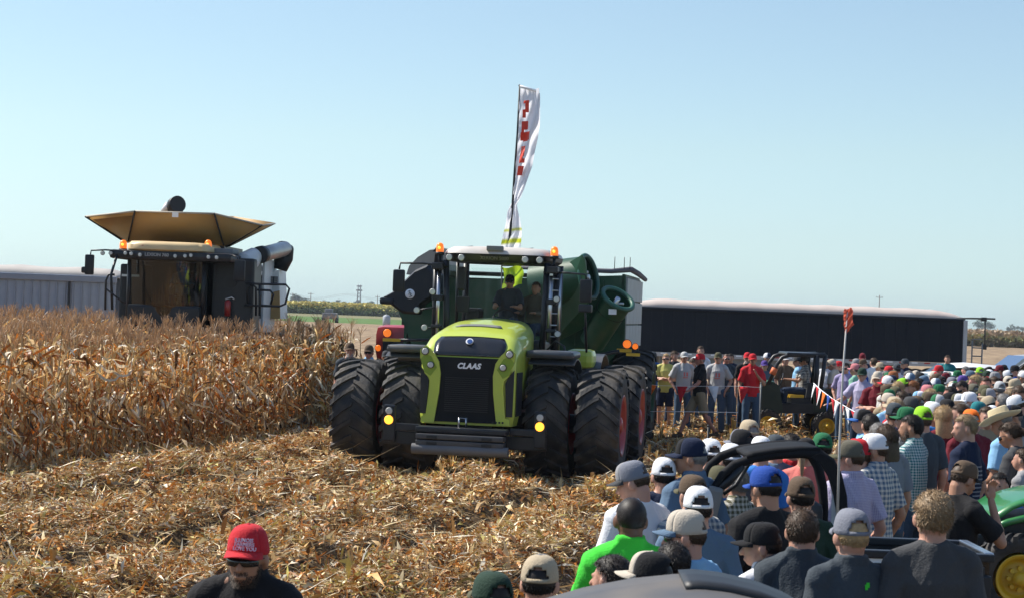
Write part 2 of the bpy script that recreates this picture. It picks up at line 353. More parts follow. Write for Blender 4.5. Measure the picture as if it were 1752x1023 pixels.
def in_corn(x, y, pad=0):
    u = (x-EDGE0[0])*rownrm[0]+(y-EDGE0[1])*rownrm[1]
    return u < -pad
def residue():
    parts = []
    for (y0, y1, dens, ls, wsc) in ((6, 15.5, 150, 1.1, 1.1), (15.5, 26, 1900, 1.0, .95), (26, 38, 1250, 1.15, 1.15), (38, 62, 230, 1.35, 1.5)):
        area = .2575*(y1**2-y0**2)*1.12; n = int(area*dens)
        y = np.sqrt(rng.random(n)*(y1**2-y0**2)+y0**2); x = (rng.random(n)-.5)*.515*1.12*y
        keep = ~in_corn(x, y, .1); x, y = x[keep], y[keep]; n = len(x)
        u = (x-EDGE0[0])*rownrm[0]+(y-EDGE0[1])*rownrm[1]
        rl = relief(x, y)
        heap = np.clip(.04+rl*.9, 0, .2)*rng.random(n)
        z = gz(x, y)+rl+heap+.01
        size = rng.lognormal(0, .48, n)
        Lg = .066*ls*size; Wd = np.clip(.0185*wsc*size**.6*rng.uniform(.3, 1.7, n), .005, .06)
        pick = rng.choice(9, n, p=[.15, .16, .17, .11, .06, .12, .06, .09, .08])
        vv = x*rowdir[0]+y*rowdir[1]; wr = np.sin(u*2*np.pi/2.3+1+.35*np.sin(vv*.23))
        patch = (np.sin(x*1.7+y*.9)+np.sin(x*.6-y*1.3)+np.sin(u*2.1)-.6)*.10
        keepb = rng.random(n) < np.clip(.56+.52*wr+.9*rl, .07, 1)
        pick = np.where(rng.random(n) < np.clip(patch, 0, 1), 4, pick)
        tint = PAL[pick]*rng.uniform(.45, 1.3, (n, 1))
        pitch = rng.normal(.22, .5, n); pitch[pitch < -.15] *= -.4
        up = rng.random(n) < .05; pitch[up] = rng.uniform(.7, 1.35, up.sum())
        straw = rng.random(n) < .24; Lg[straw] *= 2.4; Wd[straw] *= .30; pitch[straw] *= .45
        tint[straw] = PAL[rng.choice([0, 0, 7, 1, 6], int(straw.sum()))]*rng.uniform(.6, 1.15, (int(straw.sum()), 1)); curlv = np.where(straw, .15, 1)
        kb = keepb; m_ = int(kb.sum())
        parts.append(strips(np.stack([x, y, z], -1)[kb], Lg[kb], Wd[kb], rng.random(m_)*6.28, pitch[kb], rng.normal(.9, .9, m_)*curlv[kb], rng.normal(0, 1.1, m_)*curlv[kb], tint[kb], 2, True, rng.normal(0, .8, m_), .15))
    v, f, t = cat(parts)
    o = link(bpy.data.objects.new('crop_residue', mesh_np('crop_residue', v, f, HUSK, True, t))); tag(o, 'shredded tan and rust maize husks and leaves littering the harvested ground', 'crop residue', kind='stuff')
    # cut stalks standing in the rows
    parts = []
    for k in range(0, 26):
        off = k*.76+.45
        for v0 in np.arange(4, 62, .17):
            if rng.random() < .62: continue
            p = EDGE0+rownrm*off+rowdir*(v0-30)+rng.normal(0, .04, 2)
            if abs(p[0]) > p[1]*.28 or p[1] < 8 or p[1] > 60: continue
            parts.append(p)
    P = np.array(parts); n = len(P); zz = gz(P[:, 0], P[:, 1])+relief(P[:, 0], P[:, 1])-.03
    far = P[:, 1] > 36
    Lg = rng.uniform(.12, .32, n)*np.where(far & (P[:, 0] > 2), 1.25, .8)
    ps = []
    base = np.stack([P[:, 0], P[:, 1], zz], -1)
    yaw = rng.random(n)*6.28; pt = rng.normal(1.45, .2, n)
    for q in range(3):
        ps.append(strips(base, Lg, np.full(n, .026), yaw+q*2.09, pt, np.zeros(n), np.zeros(n), PAL[rng.choice([1, 4, 7, 8], n)]*rng.uniform(.6, 1.1, (n, 1)), 1, False, np.full(n, q*1.05)))
    for q in range(3):
        ps.append(strips(base+np.array([0, 0, .05]), Lg*rng.uniform(.5, 1.0, n), rng.uniform(.012, .035, n), rng.random(n)*6.28, rng.uniform(.3, 1.3, n), rng.uniform(.3, 2, n), rng.normal(0, 1, n), PAL[rng.choice(9, n)]*rng.uniform(.7, 1.2, (n, 1)), 3, True))
    v, f, t = cat(ps)
    o = link(bpy.data.objects.new('stubble', mesh_np('stubble', v, f, HUSK, True, t))); tag(o, 'short cut maize stalks standing in rows across the harvested ground', 'stubble', kind='stuff')
residue()

# ---------------------------------------------------------------- standing corn
def one_plant(seed):
    """returns list of (part name, verts, faces, tint) in plant coordinates"""
    g = np.random.default_rng(seed); H = g.uniform(1.78, 2.04); out = []
    lean = g.normal(0, .035, 2)
    def at(z): return np.array([lean[0]*z*z/2, lean[1]*z*z/2, z])
    zs = np.linspace(-.05, H, 7); ring = []
    for z in zs:
        r = .016*(1-.5*z/H); c = at(z)
        for k in range(5): ring.append(c+np.array([r*math.cos(k*1.2566), r*math.sin(k*1.2566), 0]))
    f = [(i*5+k, i*5+(k+1) % 5, (i+1)*5+(k+1) % 5, (i+1)*5+k) for i in range(6) for k in range(5)]
    st = np.array([.60, .43, .22])*g.uniform(.7, 1.15)
    out.append(('stalk', np.array(ring), np.array(f), np.tile(st, (len(ring), 1))))
    n = int(g.integers(24, 30)); plane = g.random()*3.14
    for i in range(n):
        z = .10+(H-.14)*((i+g.random()*.6)/n)**1.08
        yaw = plane+(i % 2)*math.pi+g.normal(0, .45)
        big = 1 if z > .5 else .7
        Lg = g.uniform(.24, .58)*big*(1-.25*max(0, z/H-.7)/.3); c = PAL[g.choice(9, p=[.16, .15, .18, .16, .01, .10, .13, .05, .06])]*g.uniform(.5, 1.3)
        if g.random() < .30: pit, cur = g.uniform(.3, 1.2), g.uniform(3.2, 5.2)                     # arching, hanging
        elif g.random() < .72: pit, cur = g.uniform(-1.2, -.3), g.uniform(-.1, .9)                     # limp against the stalk
        else: pit, cur = g.uniform(.7, 1.25), g.uniform(.3, 1.6)                                    # still upright
        v, ff, t = strips(at(z)[None], np.array([Lg]), np.array([g.uniform(.020, .054)]), np.array([yaw]), np.array([pit]), np.array([cur]), np.array([g.normal(0, 1.6)]), c[None], 6, True, np.array([g.normal(0, .6)]), .26)
        out.append(('leaf', v, ff, t))
    if g.random() < .8:                                            # ear in its husk
        z = g.uniform(.85, 1.15); a = g.random()*6.28; m = MB()
        d = Vector((math.cos(a)*.75, math.sin(a)*.75, g.choice([-.8, .7]))).normalized(); p = Vector(at(z))
        m.tube([p, p+d*.06, p+d*.15, p+d*.24, p+d*.29], [.012, .028, .032, .022, .006], 6, cap=False)
        v = np.array([list(q) for q in m.v]); out.append(('ear', v, np.array([q for q in m.f]), np.tile(PAL[g.choice([0, 6, 7])]*.9, (len(v), 1))))
    nt_ = 7; az = g.random(nt_)*6.28; tp = at(H)                    # tassel
    v, ff, t = strips(np.tile(tp-np.array([0, 0, .03]), (nt_, 1))+np.linspace(0, .08, nt_)[:, None]*np.array([0, 0, 1]), g.uniform(.14, .27, nt_), np.full(nt_, .008), az, g.uniform(1.0, 1.52, nt_), g.uniform(0, .7, nt_), g.normal(0, 1, nt_), np.tile(np.array([.42, .29, .18]), (nt_, 1))*g.uniform(.7, 1.2, (nt_, 1)), 2, False)
    v2, f2, t2 = strips(np.tile(tp-np.array([0, 0, .03]), (nt_, 1))+np.linspace(0, .08, nt_)[:, None]*np.array([0, 0, 1]), g.uniform(.14, .27, nt_), np.full(nt_, .008), az, g.uniform(1.0, 1.52, nt_), g.uniform(0, .7, nt_), g.normal(0, 1, nt_), np.tile(np.array([.42, .29, .18]), (nt_, 1)), 2, False, np.full(nt_, 1.57))
    out.append(('tassel', np.concatenate([v, v2]), np.concatenate([ff, f2+len(v)]), np.concatenate([t, t2])))
    return out
def standing_corn():
    protos = [one_plant(100+i) for i in range(14)]
    roots = []
    for pr in protos:
        root = bpy.data.objects.new('corn_plant', None); kids = []
        for nm, v, f, t in pr:
            kids.append((nm, mesh_np(nm, v, f, LEAF, True, t)))
        roots.append(kids)
    spots = []
    for r_ in range(0, 32):                                        # rows run parallel to the edge
        u = .05-.76*r_
        for s in np.arange(-5, 31, .135):
            if rng.random() < .04: continue
            p = EDGE0+rownrm*u+rowdir*s+rng.normal(0, .03, 2)
            x, y = p
            if x < -.262*y-1.2 or y > 60: continue
            if y > 46 and x > -10.5 and x < -4.5 and y < 55 : pass
            # the machine stands where its own body is; keep its footprint clear
            if 43.6 < y < 53 and abs(x-(-7.55+.03*(y-44))) < 2.3: continue
            if y > 51.3 and x < -8: continue
            # the stand ends on a slant at the far side
            if y > 45.6+2.0*abs(u)+rng.normal(0, .5): continue
            d = r_*1.0+ (y-28)*.12
            spots.append((d, x, y))
    spots.sort(); n1 = 300
    for i, (d, x, y) in enumerate(spots[:n1]):
        k = int(rng.integers(14)); root = empty('corn_plant', (x, y, float(gz(x, y))), rng.random()*6.28); s = rng.uniform(.93, 1.06); root.scale = (s, s, s)
        tag(root, 'dry brown maize plant with tassel at the edge of the uncut stand', 'corn plant', 'standing maize plants on the left')
        for nm, me in roots[k]:
            link(bpy.data.objects.new(nm, me), root)
    flat = [cat([(v, np.array(f), t) for _, v, f, t in pr]) for pr in protos]
    parts = []
    for d, x, y in spots[n1:]:
        v, f, t = flat[int(rng.integers(14))]; a = rng.random()*6.28; s = rng.uniform(.92, 1.07); c_, s_ = math.cos(a), math.sin(a)
        M = np.array([[c_, -s_, 0], [s_, c_, 0], [0, 0, 1]])*s
        if d > 7: keep = None
        parts.append((v@M.T+np.array([x, y, float(gz(x, y))]), f, t*rng.uniform(.8, 1.2)))
    v, f, t = cat(parts)
    o = link(bpy.data.objects.new('corn_stand', mesh_np('corn_stand', v, f, LEAF, True, t))); tag(o, 'dense stand of dry brown maize around and in front of the combine', 'maize stand', kind='stuff')
    print('corn', len(spots), 'faces', len(f))
standing_corn()

# ---------------------------------------------------------------- far fields
def field_block(name, label, x0, x1, y0, y1, h, dens, cols, w=(.35, .6), frontrow=3.0, base=(.1, .12, .04)):
    m = mat(name+'_shade', base, .95, var=.3, nscale=.6, spec=.1)
    n = int(abs(x1-x0)*dens); x = rng.uniform(x0, x1, n)
    back = rng.random(n) < .5; y = np.where(back, y0+(y1-y0)*rng.random(n)**2, y0+rng.random(n)*frontrow)
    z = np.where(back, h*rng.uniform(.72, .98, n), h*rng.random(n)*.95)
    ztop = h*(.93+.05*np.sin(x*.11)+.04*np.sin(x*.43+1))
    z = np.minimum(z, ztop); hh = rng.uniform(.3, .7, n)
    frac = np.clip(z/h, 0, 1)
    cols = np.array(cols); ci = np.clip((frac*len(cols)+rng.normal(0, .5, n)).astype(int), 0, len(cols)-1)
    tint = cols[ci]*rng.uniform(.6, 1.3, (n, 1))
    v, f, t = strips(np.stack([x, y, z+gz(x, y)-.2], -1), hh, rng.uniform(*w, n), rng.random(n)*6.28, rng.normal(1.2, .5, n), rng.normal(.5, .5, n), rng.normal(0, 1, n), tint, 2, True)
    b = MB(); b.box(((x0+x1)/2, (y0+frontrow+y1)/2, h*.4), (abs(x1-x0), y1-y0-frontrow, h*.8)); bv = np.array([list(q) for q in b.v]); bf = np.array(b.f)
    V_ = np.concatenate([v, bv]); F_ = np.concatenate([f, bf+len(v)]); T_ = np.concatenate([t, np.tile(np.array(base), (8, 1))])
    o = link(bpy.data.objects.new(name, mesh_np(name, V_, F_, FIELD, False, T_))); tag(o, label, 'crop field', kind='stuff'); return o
FIELD = leafmat('field_leaf', .2, .7)
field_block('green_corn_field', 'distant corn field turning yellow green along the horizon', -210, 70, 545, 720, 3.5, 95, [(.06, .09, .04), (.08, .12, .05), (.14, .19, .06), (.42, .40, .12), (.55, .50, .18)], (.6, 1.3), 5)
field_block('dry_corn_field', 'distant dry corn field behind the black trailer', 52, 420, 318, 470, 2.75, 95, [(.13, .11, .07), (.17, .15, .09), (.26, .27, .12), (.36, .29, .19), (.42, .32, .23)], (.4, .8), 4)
def flat_field(name, x0, x1, y0, y1, c, z):
    m = mat(name, c, .95, var=.35, nscale=.15, spec=.1); b = MB()
    b.add([(x0, y0, z), (x1, y0, z), (x1, y1, z), (x0, y1, z)], [(0, 1, 2, 3)])
    tag(b.obj(name, m), kind='structure')
flat_field('grass_strip', -230, 60, 300, 430, (.10, .17, .05), .126)
flat_field('meadow', -230, 60, 430, 545, (.20, .19, .10), .130)

def far_tree(px, top, w, D, seed, label):
    """crown of many leaf clumps on limbs and a trunk"""
    g = np.random.default_rng(seed); x, ztop = XZ(px, top, D); h = ztop-.1; wid = w/FPX*D
    root = empty('broadleaf_tree', (x, D, .1)); tag(root, label, 'tree', 'trees on the horizon')
    tr = MB(); tr.tube([(0, 0, -.1), (.1, 0, h*.3), (0, .1, h*.6)], [h*.03, h*.022, h*.012], 8)
    for k in range(5):
        a = k*1.3; tr.tube([(0, 0, h*.3), (math.cos(a)*wid*.28, math.sin(a)*wid*.28, h*.6)], [h*.012, h*.004], 6)
    tr.obj('trunk', mat('bark', (.12, .09, .07), .9), root)
    lobes = [(g.uniform(-.36, .36)*wid, g.uniform(-.3, .3)*wid, h*g.uniform(.42, .78), h*g.uniform(.14, .24)) for _ in range(9)]
    n = 1500; P = np.zeros((n, 3)); 
    for i in range(n):
        l = lobes[int(g.integers(len(lobes)))]; d = g.normal(0, 1, 3); d /= np.linalg.norm(d); r_ = l[3]*g.random()**.35
        P[i] = (l[0]+d[0]*r_*1.25, l[1]+d[1]*r_, l[2]+d[2]*r_)
    P[:, 2] = np.clip(P[:, 2], h*.1, h)
    v, f, t = strips(P, g.uniform(.05, .1, n)*h, g.uniform(.04, .08, n)*h, g.random(n)*6.28, g.normal(.3, .6, n), g.normal(.4, .5, n), g.normal(0, 1, n), np.array([[.045, .075, .03]])*g.uniform(.6, 1.5, (n, 1)), 2)
    link(bpy.data.objects.new('crown', mesh_np('crown', v, f, FIELD, False, t)), root)
for i, (px, top, w, lab) in enumerate([
        (506, 504, 22, 'tall hazy tree beside the first utility pole left of the lattice tower'), (522, 511, 24, 'low hazy tree at the second utility pole'),
        (488, 509, 16, 'small hazy tree right behind the combine railing'),
        (558, 514, 12, 'small round hazy tree left of the lattice tower'), (583, 514, 18, 'wide low hazy tree just left of the lattice tower'),
        (612, 514, 12, 'small hazy tree at the foot of the lattice tower'), (633, 516, 15, 'hazy tree right of the lattice tower'),
        (1682, 547, 40, 'large rounded hazy tree right of the black trailer'), (1738, 556, 36, 'low hazy tree at the right edge of the horizon')]):
    far_tree(px, top-2, w*1.15, 1500+i*23, 50+i, lab)
# poles and tower
GREYW = mat('weathered_wood', (.20, .18, .16), .9)
def utility_pole(px, top, D, label):
    x, z = XZ(px, top, D); root = empty('utility_pole', (x, D, .1)); tag(root, label, 'utility pole', 'utility poles on the horizon')
    MB().tube([(0, 0, -.3), (0, 0, z-.1)], [.22, .16], 8).obj('post', GREYW, root)
    MB().box((0, 0, z-.9), (2.4, .14, .16)).obj('crossarm', GREYW, root)
    for k in (-1, 0, 1): MB().tube([(k, 0, z-.8), (k, 0, z-.5)], .09, 6).obj('insulator', GREYW, root)
utility_pole(501, 501, 900, 'grey utility pole nearest the combine railing')
utility_pole(532, 500, 900, 'grey utility pole second from the combine railing')
utility_pole(646, 505, 900, 'thin grey utility pole right of the lattice tower')
utility_pole(1505, 505, 700, 'grey utility pole rising above the black trailer tarp')
def lattice_tower():
    D = 820; x, z = XZ(615, 488, D); root = empty('lattice_tower', (x, D, .1)); tag(root, 'grey steel lattice tower on the horizon left of the tractor', 'tower')
    m = mat('tower_steel', (.22, .23, .25), .6); h = z
    for i, (a, b) in enumerate([(-1, -1), (1, -1), (1, 1), (-1, 1)]):
        MB().tube([(a*.85, b*.85, -.3), (a*.5, b*.5, h)], .14, 6).obj('leg', m, root)
    for k in range(8):
        z0, z1 = h*k/8, h*(k+1)/8; w0 = .85-.35*k/8; w1 = .85-.35*(k+1)/8
        MB().tube([(-w0, -w0, z0), (w1, -w1, z1)], .08, 5).tube([(w0, -w0, z0), (-w1, -w1, z1)], .08, 5).obj('brace', m, root)
    MB().box((0, 0, h*.8), (2.6, .5, .5)).box((0, 0, h*.95), (2.2, .5, .4)).obj('antenna', m, root)
lattice_tower()
wr = MB()
for z_ in (0, .6):
    a = V(380, 500, 900); b = V(700, 504, 900)
    pts = [a.lerp(b, t)+Vector((0, 0, -z_-2.0*math.sin(t*math.pi*3)**2)) for t in np.linspace(0, 1, 25)]
    wr.tube(pts, .035, 4)
tag(wr.obj('power_wire', mat('wire', (.1, .1, .1), .6)), 'thin power wires strung between poles over the far field', 'wire')

_T('b_land')
# ---------------------------------------------------------------- shared machine materials
RUB = mat('tyre_rubber', (.022, .023, .026), .7, spec=.45, var=.3, nscale=3, bump=.3, bscale=25, dust=.26)
BLK = mat('black_plastic', (.014, .017, .022), .5, spec=.4, var=.2, dust=.05)
BLK2 = mat('satin_black_steel', (.016, .019, .025), .4, spec=.4, var=.2, dust=.05)
GLOSS = mat('gloss_black', (.012, .013, .015), .16, var=.1, coat=.3, dust=.04)
LIME = mat('lime_paint', (.47, .57, .07), .38, var=.06, coat=.5, dust=.10)
LIMED = mat('lime_dark_paint', (.22, .33, .02), .4, var=.06)
GRN = mat('green_paint', (.006, .062, .026), .42, var=.15, coat=.1, dust=.10)
GRNL = mat('green_flange_paint', (.025, .11, .08), .45, var=.1, dust=.15)
REDP = mat('red_paint', (.42, .03, .03), .35, var=.1, coat=.3, dust=.1)
TAN = mat('tan_roof_paint', (.72, .52, .27), .45, var=.06, dust=.15)
OCHRE = mat('ochre_tank_paint', (.46, .27, .09), .5, var=.08, dust=.25)
WHITEP = mat('white_paint', (.72, .73, .74), .4, var=.05, dust=.15)
PALEG = mat('pale_grey_roof', (.60, .56, .52), .5, var=.06, dust=.3)
STEEL = mat('bright_steel', (.55, .56, .58), .28, metal=1, var=.1)
GREYS = mat('grey_steel', (.17, .18, .19), .5, var=.1, dust=.3)
SLATE = mat('slate_fender', (.055, .065, .08), .35, var=.15, dust=.25)
LENS = mat('lamp_lens', (.55, .56, .54), .2, spec=.8, coat=.5)
AMBER = mat('amber_lamp', (.9, .22, .02), .3, emit=(1, .20, .02), es=.5)
AMBERH = mat('amber_bulb', (1, .6, .1), .3, emit=(1, .40, .03), es=1.5)
YEL = mat('yellow_paint', (.75, .45, .02), .4, dust=.2)
WHT = mat('white_print', (.85, .86, .88), .4, var=.02)
GLS = glass('cab_glass', (.93, .975, .96), .35); GLSD = glass('dark_cab_glass', (.26, .31, .30), .8, 2.0)
SEATM = mat('seat_fabric', (.05, .055, .06), .8)

def tyre_mesh(Rt, W, n, name='tyre', lug=.042, hub=.52):
    m = MB(); rh = Rt*hub
    prof = [(rh, -W*.44), (rh+.04, -W*.485), (Rt*.80, -W*.5), (Rt-lug*1.4, -W*.46), (Rt-lug, -W*.3), (Rt-lug*.9, 0), (Rt-lug, W*.3), (Rt-lug*1.4, W*.46), (Rt*.80, W*.5), (rh+.04, W*.485), (rh, W*.44)]
    m.lathe(prof, axis='X', n=56)
    for side in (-1, 1):
        for k in range(n):
            a0 = 2*math.pi*(k+(.5 if side > 0 else 0))/n
            vs = []; S = 5; lw = .42*2*math.pi/n
            for s in range(S+1):
                u = s/S; x = side*(W*(-.02+.54*u)); a = a0+.30*u**1.2*1.0; rt = Rt-(.0 if u < .75 else (u-.75)*W*.22); rb = rt-lug*1.6
                wd = lw*(.75+.5*u)
                for (aa, rr) in ((a-wd/2, rb), (a-wd*.36, rt), (a+wd*.36, rt), (a+wd/2, rb)):
                    vs.append((x, -rr*math.sin(aa), rr*math.cos(aa)))
            fs = []
            for s in range(S):
                b = s*4
                for j in range(3): fs.append((b+j, b+j+1, b+j+5, b+j+4))
            fs += [(0, 1, 2, 3), (S*4+3, S*4+2, S*4+1, S*4)]
            m.add(vs, fs)
    return m.mesh(name, RUB)
def wheel(parent, loc, ty, Rt, W, rim_mat, rx=0, out=1, rot=(0, 0, 0)):
    w = empty('wheel', loc, 0, parent); w.rotation_euler = rot
    t = bpy.data.objects.new('tyre', ty); t.rotation_euler = (rx, 0, 0); link(t, w)
    r = Rt*.53; m = MB()
    m.lathe([(r, -W*.40), (r*1.04, -W*.49), (r*.97, -W*.49), (r*.90, -W*.25), (r*.86, W*.0), (r*.90, W*.25), (r*.97, W*.49), (r*1.04, W*.49), (r, W*.40)], axis='X', n=36)
    x = out*W*.26; m.lathe([(r*.97, out*W*.48), (r*.88, out*W*.46), (r*.80, x), (r*.62, x-out*.03), (r*.36, x+out*.03), (.001, x+out*.03)], axis='X', n=28)
    m.obj('rim', rim_mat, w)
    h = MB(); h.lathe([(r*.30, x), (r*.28, x+out*.13), (r*.12, x+out*.16), (.001, x+out*.16)], axis='X', n=20)
    for k in range(8):
        a = k*math.pi/4; h.cyl((x, r*.45*math.cos(a), r*.45*math.sin(a)), (x+out*.05, r*.45*math.cos(a), r*.45*math.sin(a)), .02, 6)
    h.obj('hub', rim_mat, w); return w
def lamp_round(parent, c, r, nrm=(0, -1, 0), name='headlight', m=None, bezel=BLK2):
    o = MB().disc(c, r*1.15, nrm, .03, 20).obj(name, bezel, parent)
    n = Vector(nrm).normalized(); MB().disc(Vector(c)+n*.03, r, nrm, .012, 20, r*.8).obj('lens', m or LENS, o); return o
def beacon(parent, c, s=1.0):
    o = MB().tube([c, Vector(c)+Vector((0, 0, .05*s))], .075*s, 16).obj('beacon', BLK, parent)
    m = MB(); z = c[2]+.05*s; m.lathe([(.065*s, z), (.067*s, z+.07*s), (.055*s, z+.125*s), (.03*s, z+.15*s), (.001, z+.155*s)], c=(c[0], c[1], 0), n=16); m.obj('amber_dome', AMBER, o)
    MB().ball((c[0], c[1]-.06*s, z+.07*s), .025*s).obj('bulb', AMBERH, o); return o
def mirror(parent, c, w, h, arm, name='mirror'):
    o = MB().box(c, (w, .10, h), bev=.035).obj(name, BLK, parent, auto=40)
    MB().tube(arm, .018, 8).obj('mirror_arm', BLK2, o)
    MB().box((c[0], c[1]+.055, c[2]), (w*.86, .01, h*.9), bev=.004).obj('mirror_glass', STEEL, o); return o

# ---------------------------------------------------------------- big four-wheel-drive tractor
def build_tractor():
    T = empty('articulated_tractor', (-.44, 34.0, 0), -R(9.2))
    tag(T, 'large lime green farm tractor with dual wheels driving toward the camera', 'tractor')
    ty = tyre_mesh(.95, .72, 21)
    for yy, s in ((0, 1), (3.35, 1)):
        for x, out in ((-2.08, -1), (-1.22, -1), (1.22, 1), (2.08, 1)):
            wheel(T, (x, yy, .90), ty, .95, .72, REDP, rx=random.random()*6, out=out)
    # axles, chassis
    ch = MB(); ch.cyl((-2.1, 0, .9), (2.1, 0, .9), .16, 14).cyl((-2.1, 3.35, .9), (2.1, 3.35, .9), .16, 14)
    ch.box((0, 1.6, .95), (.8, 5.6, .42), bev=.05).box((0, 0, .9), (.8, .7, .7), bev=.1).box((0, 3.35, .9), (.8, .7, .7), bev=.1)
    ch.box((0, 4.7, 1.1), (1.3, .7, .7), bev=.05)
    ch.obj('chassis', BLK2, T)
    # hood: lofted shell
    def sec(y):
        t = (y+1.5)/2.5
        top = np.interp(y, [-1.5, -1.42, -1.25, -1.0, -.7, -.3, .3, 1.0], [1.98, 2.08, 2.23, 2.36, 2.44, 2.50, 2.56, 2.60])
        hw = np.interp(y, [-1.5, -1.42, -1.1, .2, 1.0], [.72, .785, .80, .77, .70])
        bot = np.interp(y, [-1.5, -.95, -.7, 1.0], [.88, .88, 1.25, 1.35])
        r = np.interp(y, [-1.5, -1.25, -.6, 1.0], [.10, .22, .34, .30])
        return top, hw, bot, r
    def ring(y, n=7):
        top, hw, bot, r = sec(y); pts = [(-hw*.96, y, bot)]
        for z in np.linspace(bot+.15, top-r, 5): pts.append((-hw*(1-.0*z), y, z))
        for k in range(1, n+1):
            a = math.pi/2*k/n; pts.append((-hw+r-r*math.cos(a), y, top-r+r*math.sin(a)))
        crown = .03*min(1, (y+1.5)*2)
        mid = [(x, y, top+crown*(1-(x/(hw-r))**2)) for x in np.linspace(-(hw-r), hw-r, 7)[1:-1]]
        right = [(-x, yy, z) for x, yy, z in pts[::-1]]
        return pts+mid+right
    ys = [-1.5, -1.47, -1.42, -1.34, -1.25, -1.12, -1.0, -.85, -.7, -.5, -.3, 0, .3, .6, 1.0]
    m = MB(); m.grid([ring(y) for y in ys]); r0 = ring(-1.5); m.add(r0, [tuple(range(len(r0)))]); r1 = ring(1.0); m.add(r1, [tuple(range(len(r1)))])
    hood = m.obj('hood', LIME, T, auto=35)
    def topz(x, y):
        top, hw, bot, r = sec(y); ax = abs(x)
        if ax < hw-r: return top+.03*min(1, (y+1.5)*2)*(1-(x/(hw-r))**2)
        return top-r+math.sqrt(max(0, r*r-(ax-(hw-r))**2))
    # gloss panel over the front lip
    P = []
    for y in np.linspace(-1.49, -1.13, 8):
        w = np.interp(y, [-1.49, -1.3, -1.13], [.585, .60, .53]); P.append([(x, y-.012, topz(x, y)+.012) for x in np.linspace(-w, w, 13)])
    MB().sheet(P, .01).obj('nose_panel', GLOSS, hood)
    P = [[(x, y, topz(x, y)+.008) for x in np.linspace(-.34-.02*i, .34+.02*i, 9)] for i, y in enumerate(np.linspace(-.62, -.42, 4)[::-1])]
    MB().sheet(P, .008).obj('vent_screen', GREYS, hood)
    # grille
    g = MB(); g.prism([(-.56, .92), (.56, .92), (.60, 1.35), (.57, 1.98), (-.57, 1.98), (-.60, 1.35)], -1.535, -1.50)
    gr = g.obj('grille', mat('grille_black', (.010, .011, .013), .6, spec=.2), T)
    for k in range(17):
        z = 1.10+k*.034; MB().box((0, -1.548, z), (.72, .022, .012)).obj('louvre', BLK, gr)
    MB().box((.50, -1.545, 1.45), (.012, .01, .5)).obj('trim', GREYS, gr)
    text('lettering', 'CLAAS', .125, WHT, gr, face_cam((0.02, -1.54, 1.84)), shear=.25, spacing=1.05, bold=.006)
    MB().disc((-.02, -1.315, 2.235), .062, (0, -1, .9), .02, 24).obj('badge', WHT, hood)
    MB().disc((-.01, -1.335, 2.235), .045, (0, -1, .9), .02, 24).obj('badge_centre', mat('badge_blue', (.03, .08, .25), .3), hood)
    # lime fangs each side of the grille, headlights
    for s in (-1, 1):
        poly = [(.52, .90), (.74, .90), (.73, 1.0), (.66, 1.02), (.61, 1.5), (.62, 1.62), (.70, 1.70), (.785, 1.95), (.79, 2.08), (.70, 2.16), (.62, 2.10), (.545, 2.02), (.47, 1.9), (.435, 1.7), (.45, 1.4)]
        poly = [(s*a, b) for a, b in poly]
        f = MB(); f.prism(poly, -1.575, -1.50); fo = f.obj('grille_cheek', LIME, T)
        f = MB(); f.prism([(s*a, b) for a, b in [(.60, 1.66), (.70, 1.72), (.775, 1.93), (.70, 2.02), (.60, 1.98), (.50, 1.80)]], -1.583, -1.575); f.obj('lamp_recess', LIMED, fo)
        lamp_round(fo, (s*.70, -1.58, 2.06), .055); lamp_round(fo, (s*.60, -1.585, 1.84), .05)
        MB().prism([(s*a, b) for a, b in [(.665, 1.04), (.765, 1.04), (.775, 1.80), (.69, 1.70), (.635, 1.58)]], -1.53, -1.49).obj('side_screen', BLK, T)
        P = [[(s*(.806), y, z) for z in np.linspace(1.05, 1.78, 3)] for y in np.linspace(-1.38, -.75, 3)]
        MB().box((s*.80, -1.08, 1.40), (.02, .55, .72), bev=.009).obj('side_screen', BLK, T)
    ll = MB()
    for k in range(4): ll.disc((.46+k*.055, -1.577, .945), .018, (0, -1, 0), .006, 8)
    ll.obj('vent_holes', BLK, T)
    # front weight carrier and light brackets
    MB().box((.0, -1.78, .80), (1.5, .34, .10), bev=.03).obj('weight_beam', BLK2, T)
    for k in range(2): MB().box((.0, -1.88, .685-.10*k+.01), (1.44, .30, .085), bev=.02).obj('weight_bar', mat('weight_grey', (.05, .054, .062), .5, dust=.15), T)
    MB().tube([(-.78, -1.98, .49), (.80, -1.98, .49)], .085, 16).box((0, -1.93, .49), (1.52, .22, .16), bev=.06).obj('bumper', mat('bumper_grey', (.12, .125, .135), .5, dust=.15), T, auto=40)
    for x in (-.45, .45):
        MB().box((x, -2.035, .69), (.17, .012, .05)).box((x, -2.035, .59), (.17, .012, .05)).obj('step_slot', BLK, T)
    MB().tube([(-.07, -1.72, .84), (-.07, -1.74, 1.0), (.05, -1.74, 1.0), (.05, -1.72, .84)], .02, 8).obj('hitch_pin', STEEL, T)
    for s in (-1, 1):
        MB().box((s*1.02, -1.55, .80), (.55, .10, .12), bev=.02).box((s*1.25, -1.60, .86), (.20, .08, .60), bev=.03).box((s*1.0, -1.5, .62), (.7, .05, .22), bev=.02).obj('light_bracket', BLK2, T)
        lamp_round(T, (s*1.25, -1.645, 1.06), .06); o = lamp_round(T, (s*1.25, -1.645, .915), .075, name='turn_signal', m=AMBERH)
    # cab
    y0, y1, zb, zt = .98, 2.75, 1.85, 3.62
    MB().box((0, (y0+y1)/2, 1.95), (1.72, y1-y0, .62), bev=.05).box((0, y0+.1, 1.5), (1.2, .25, .9), bev=.03).obj('cab_floor', BLK2, T)
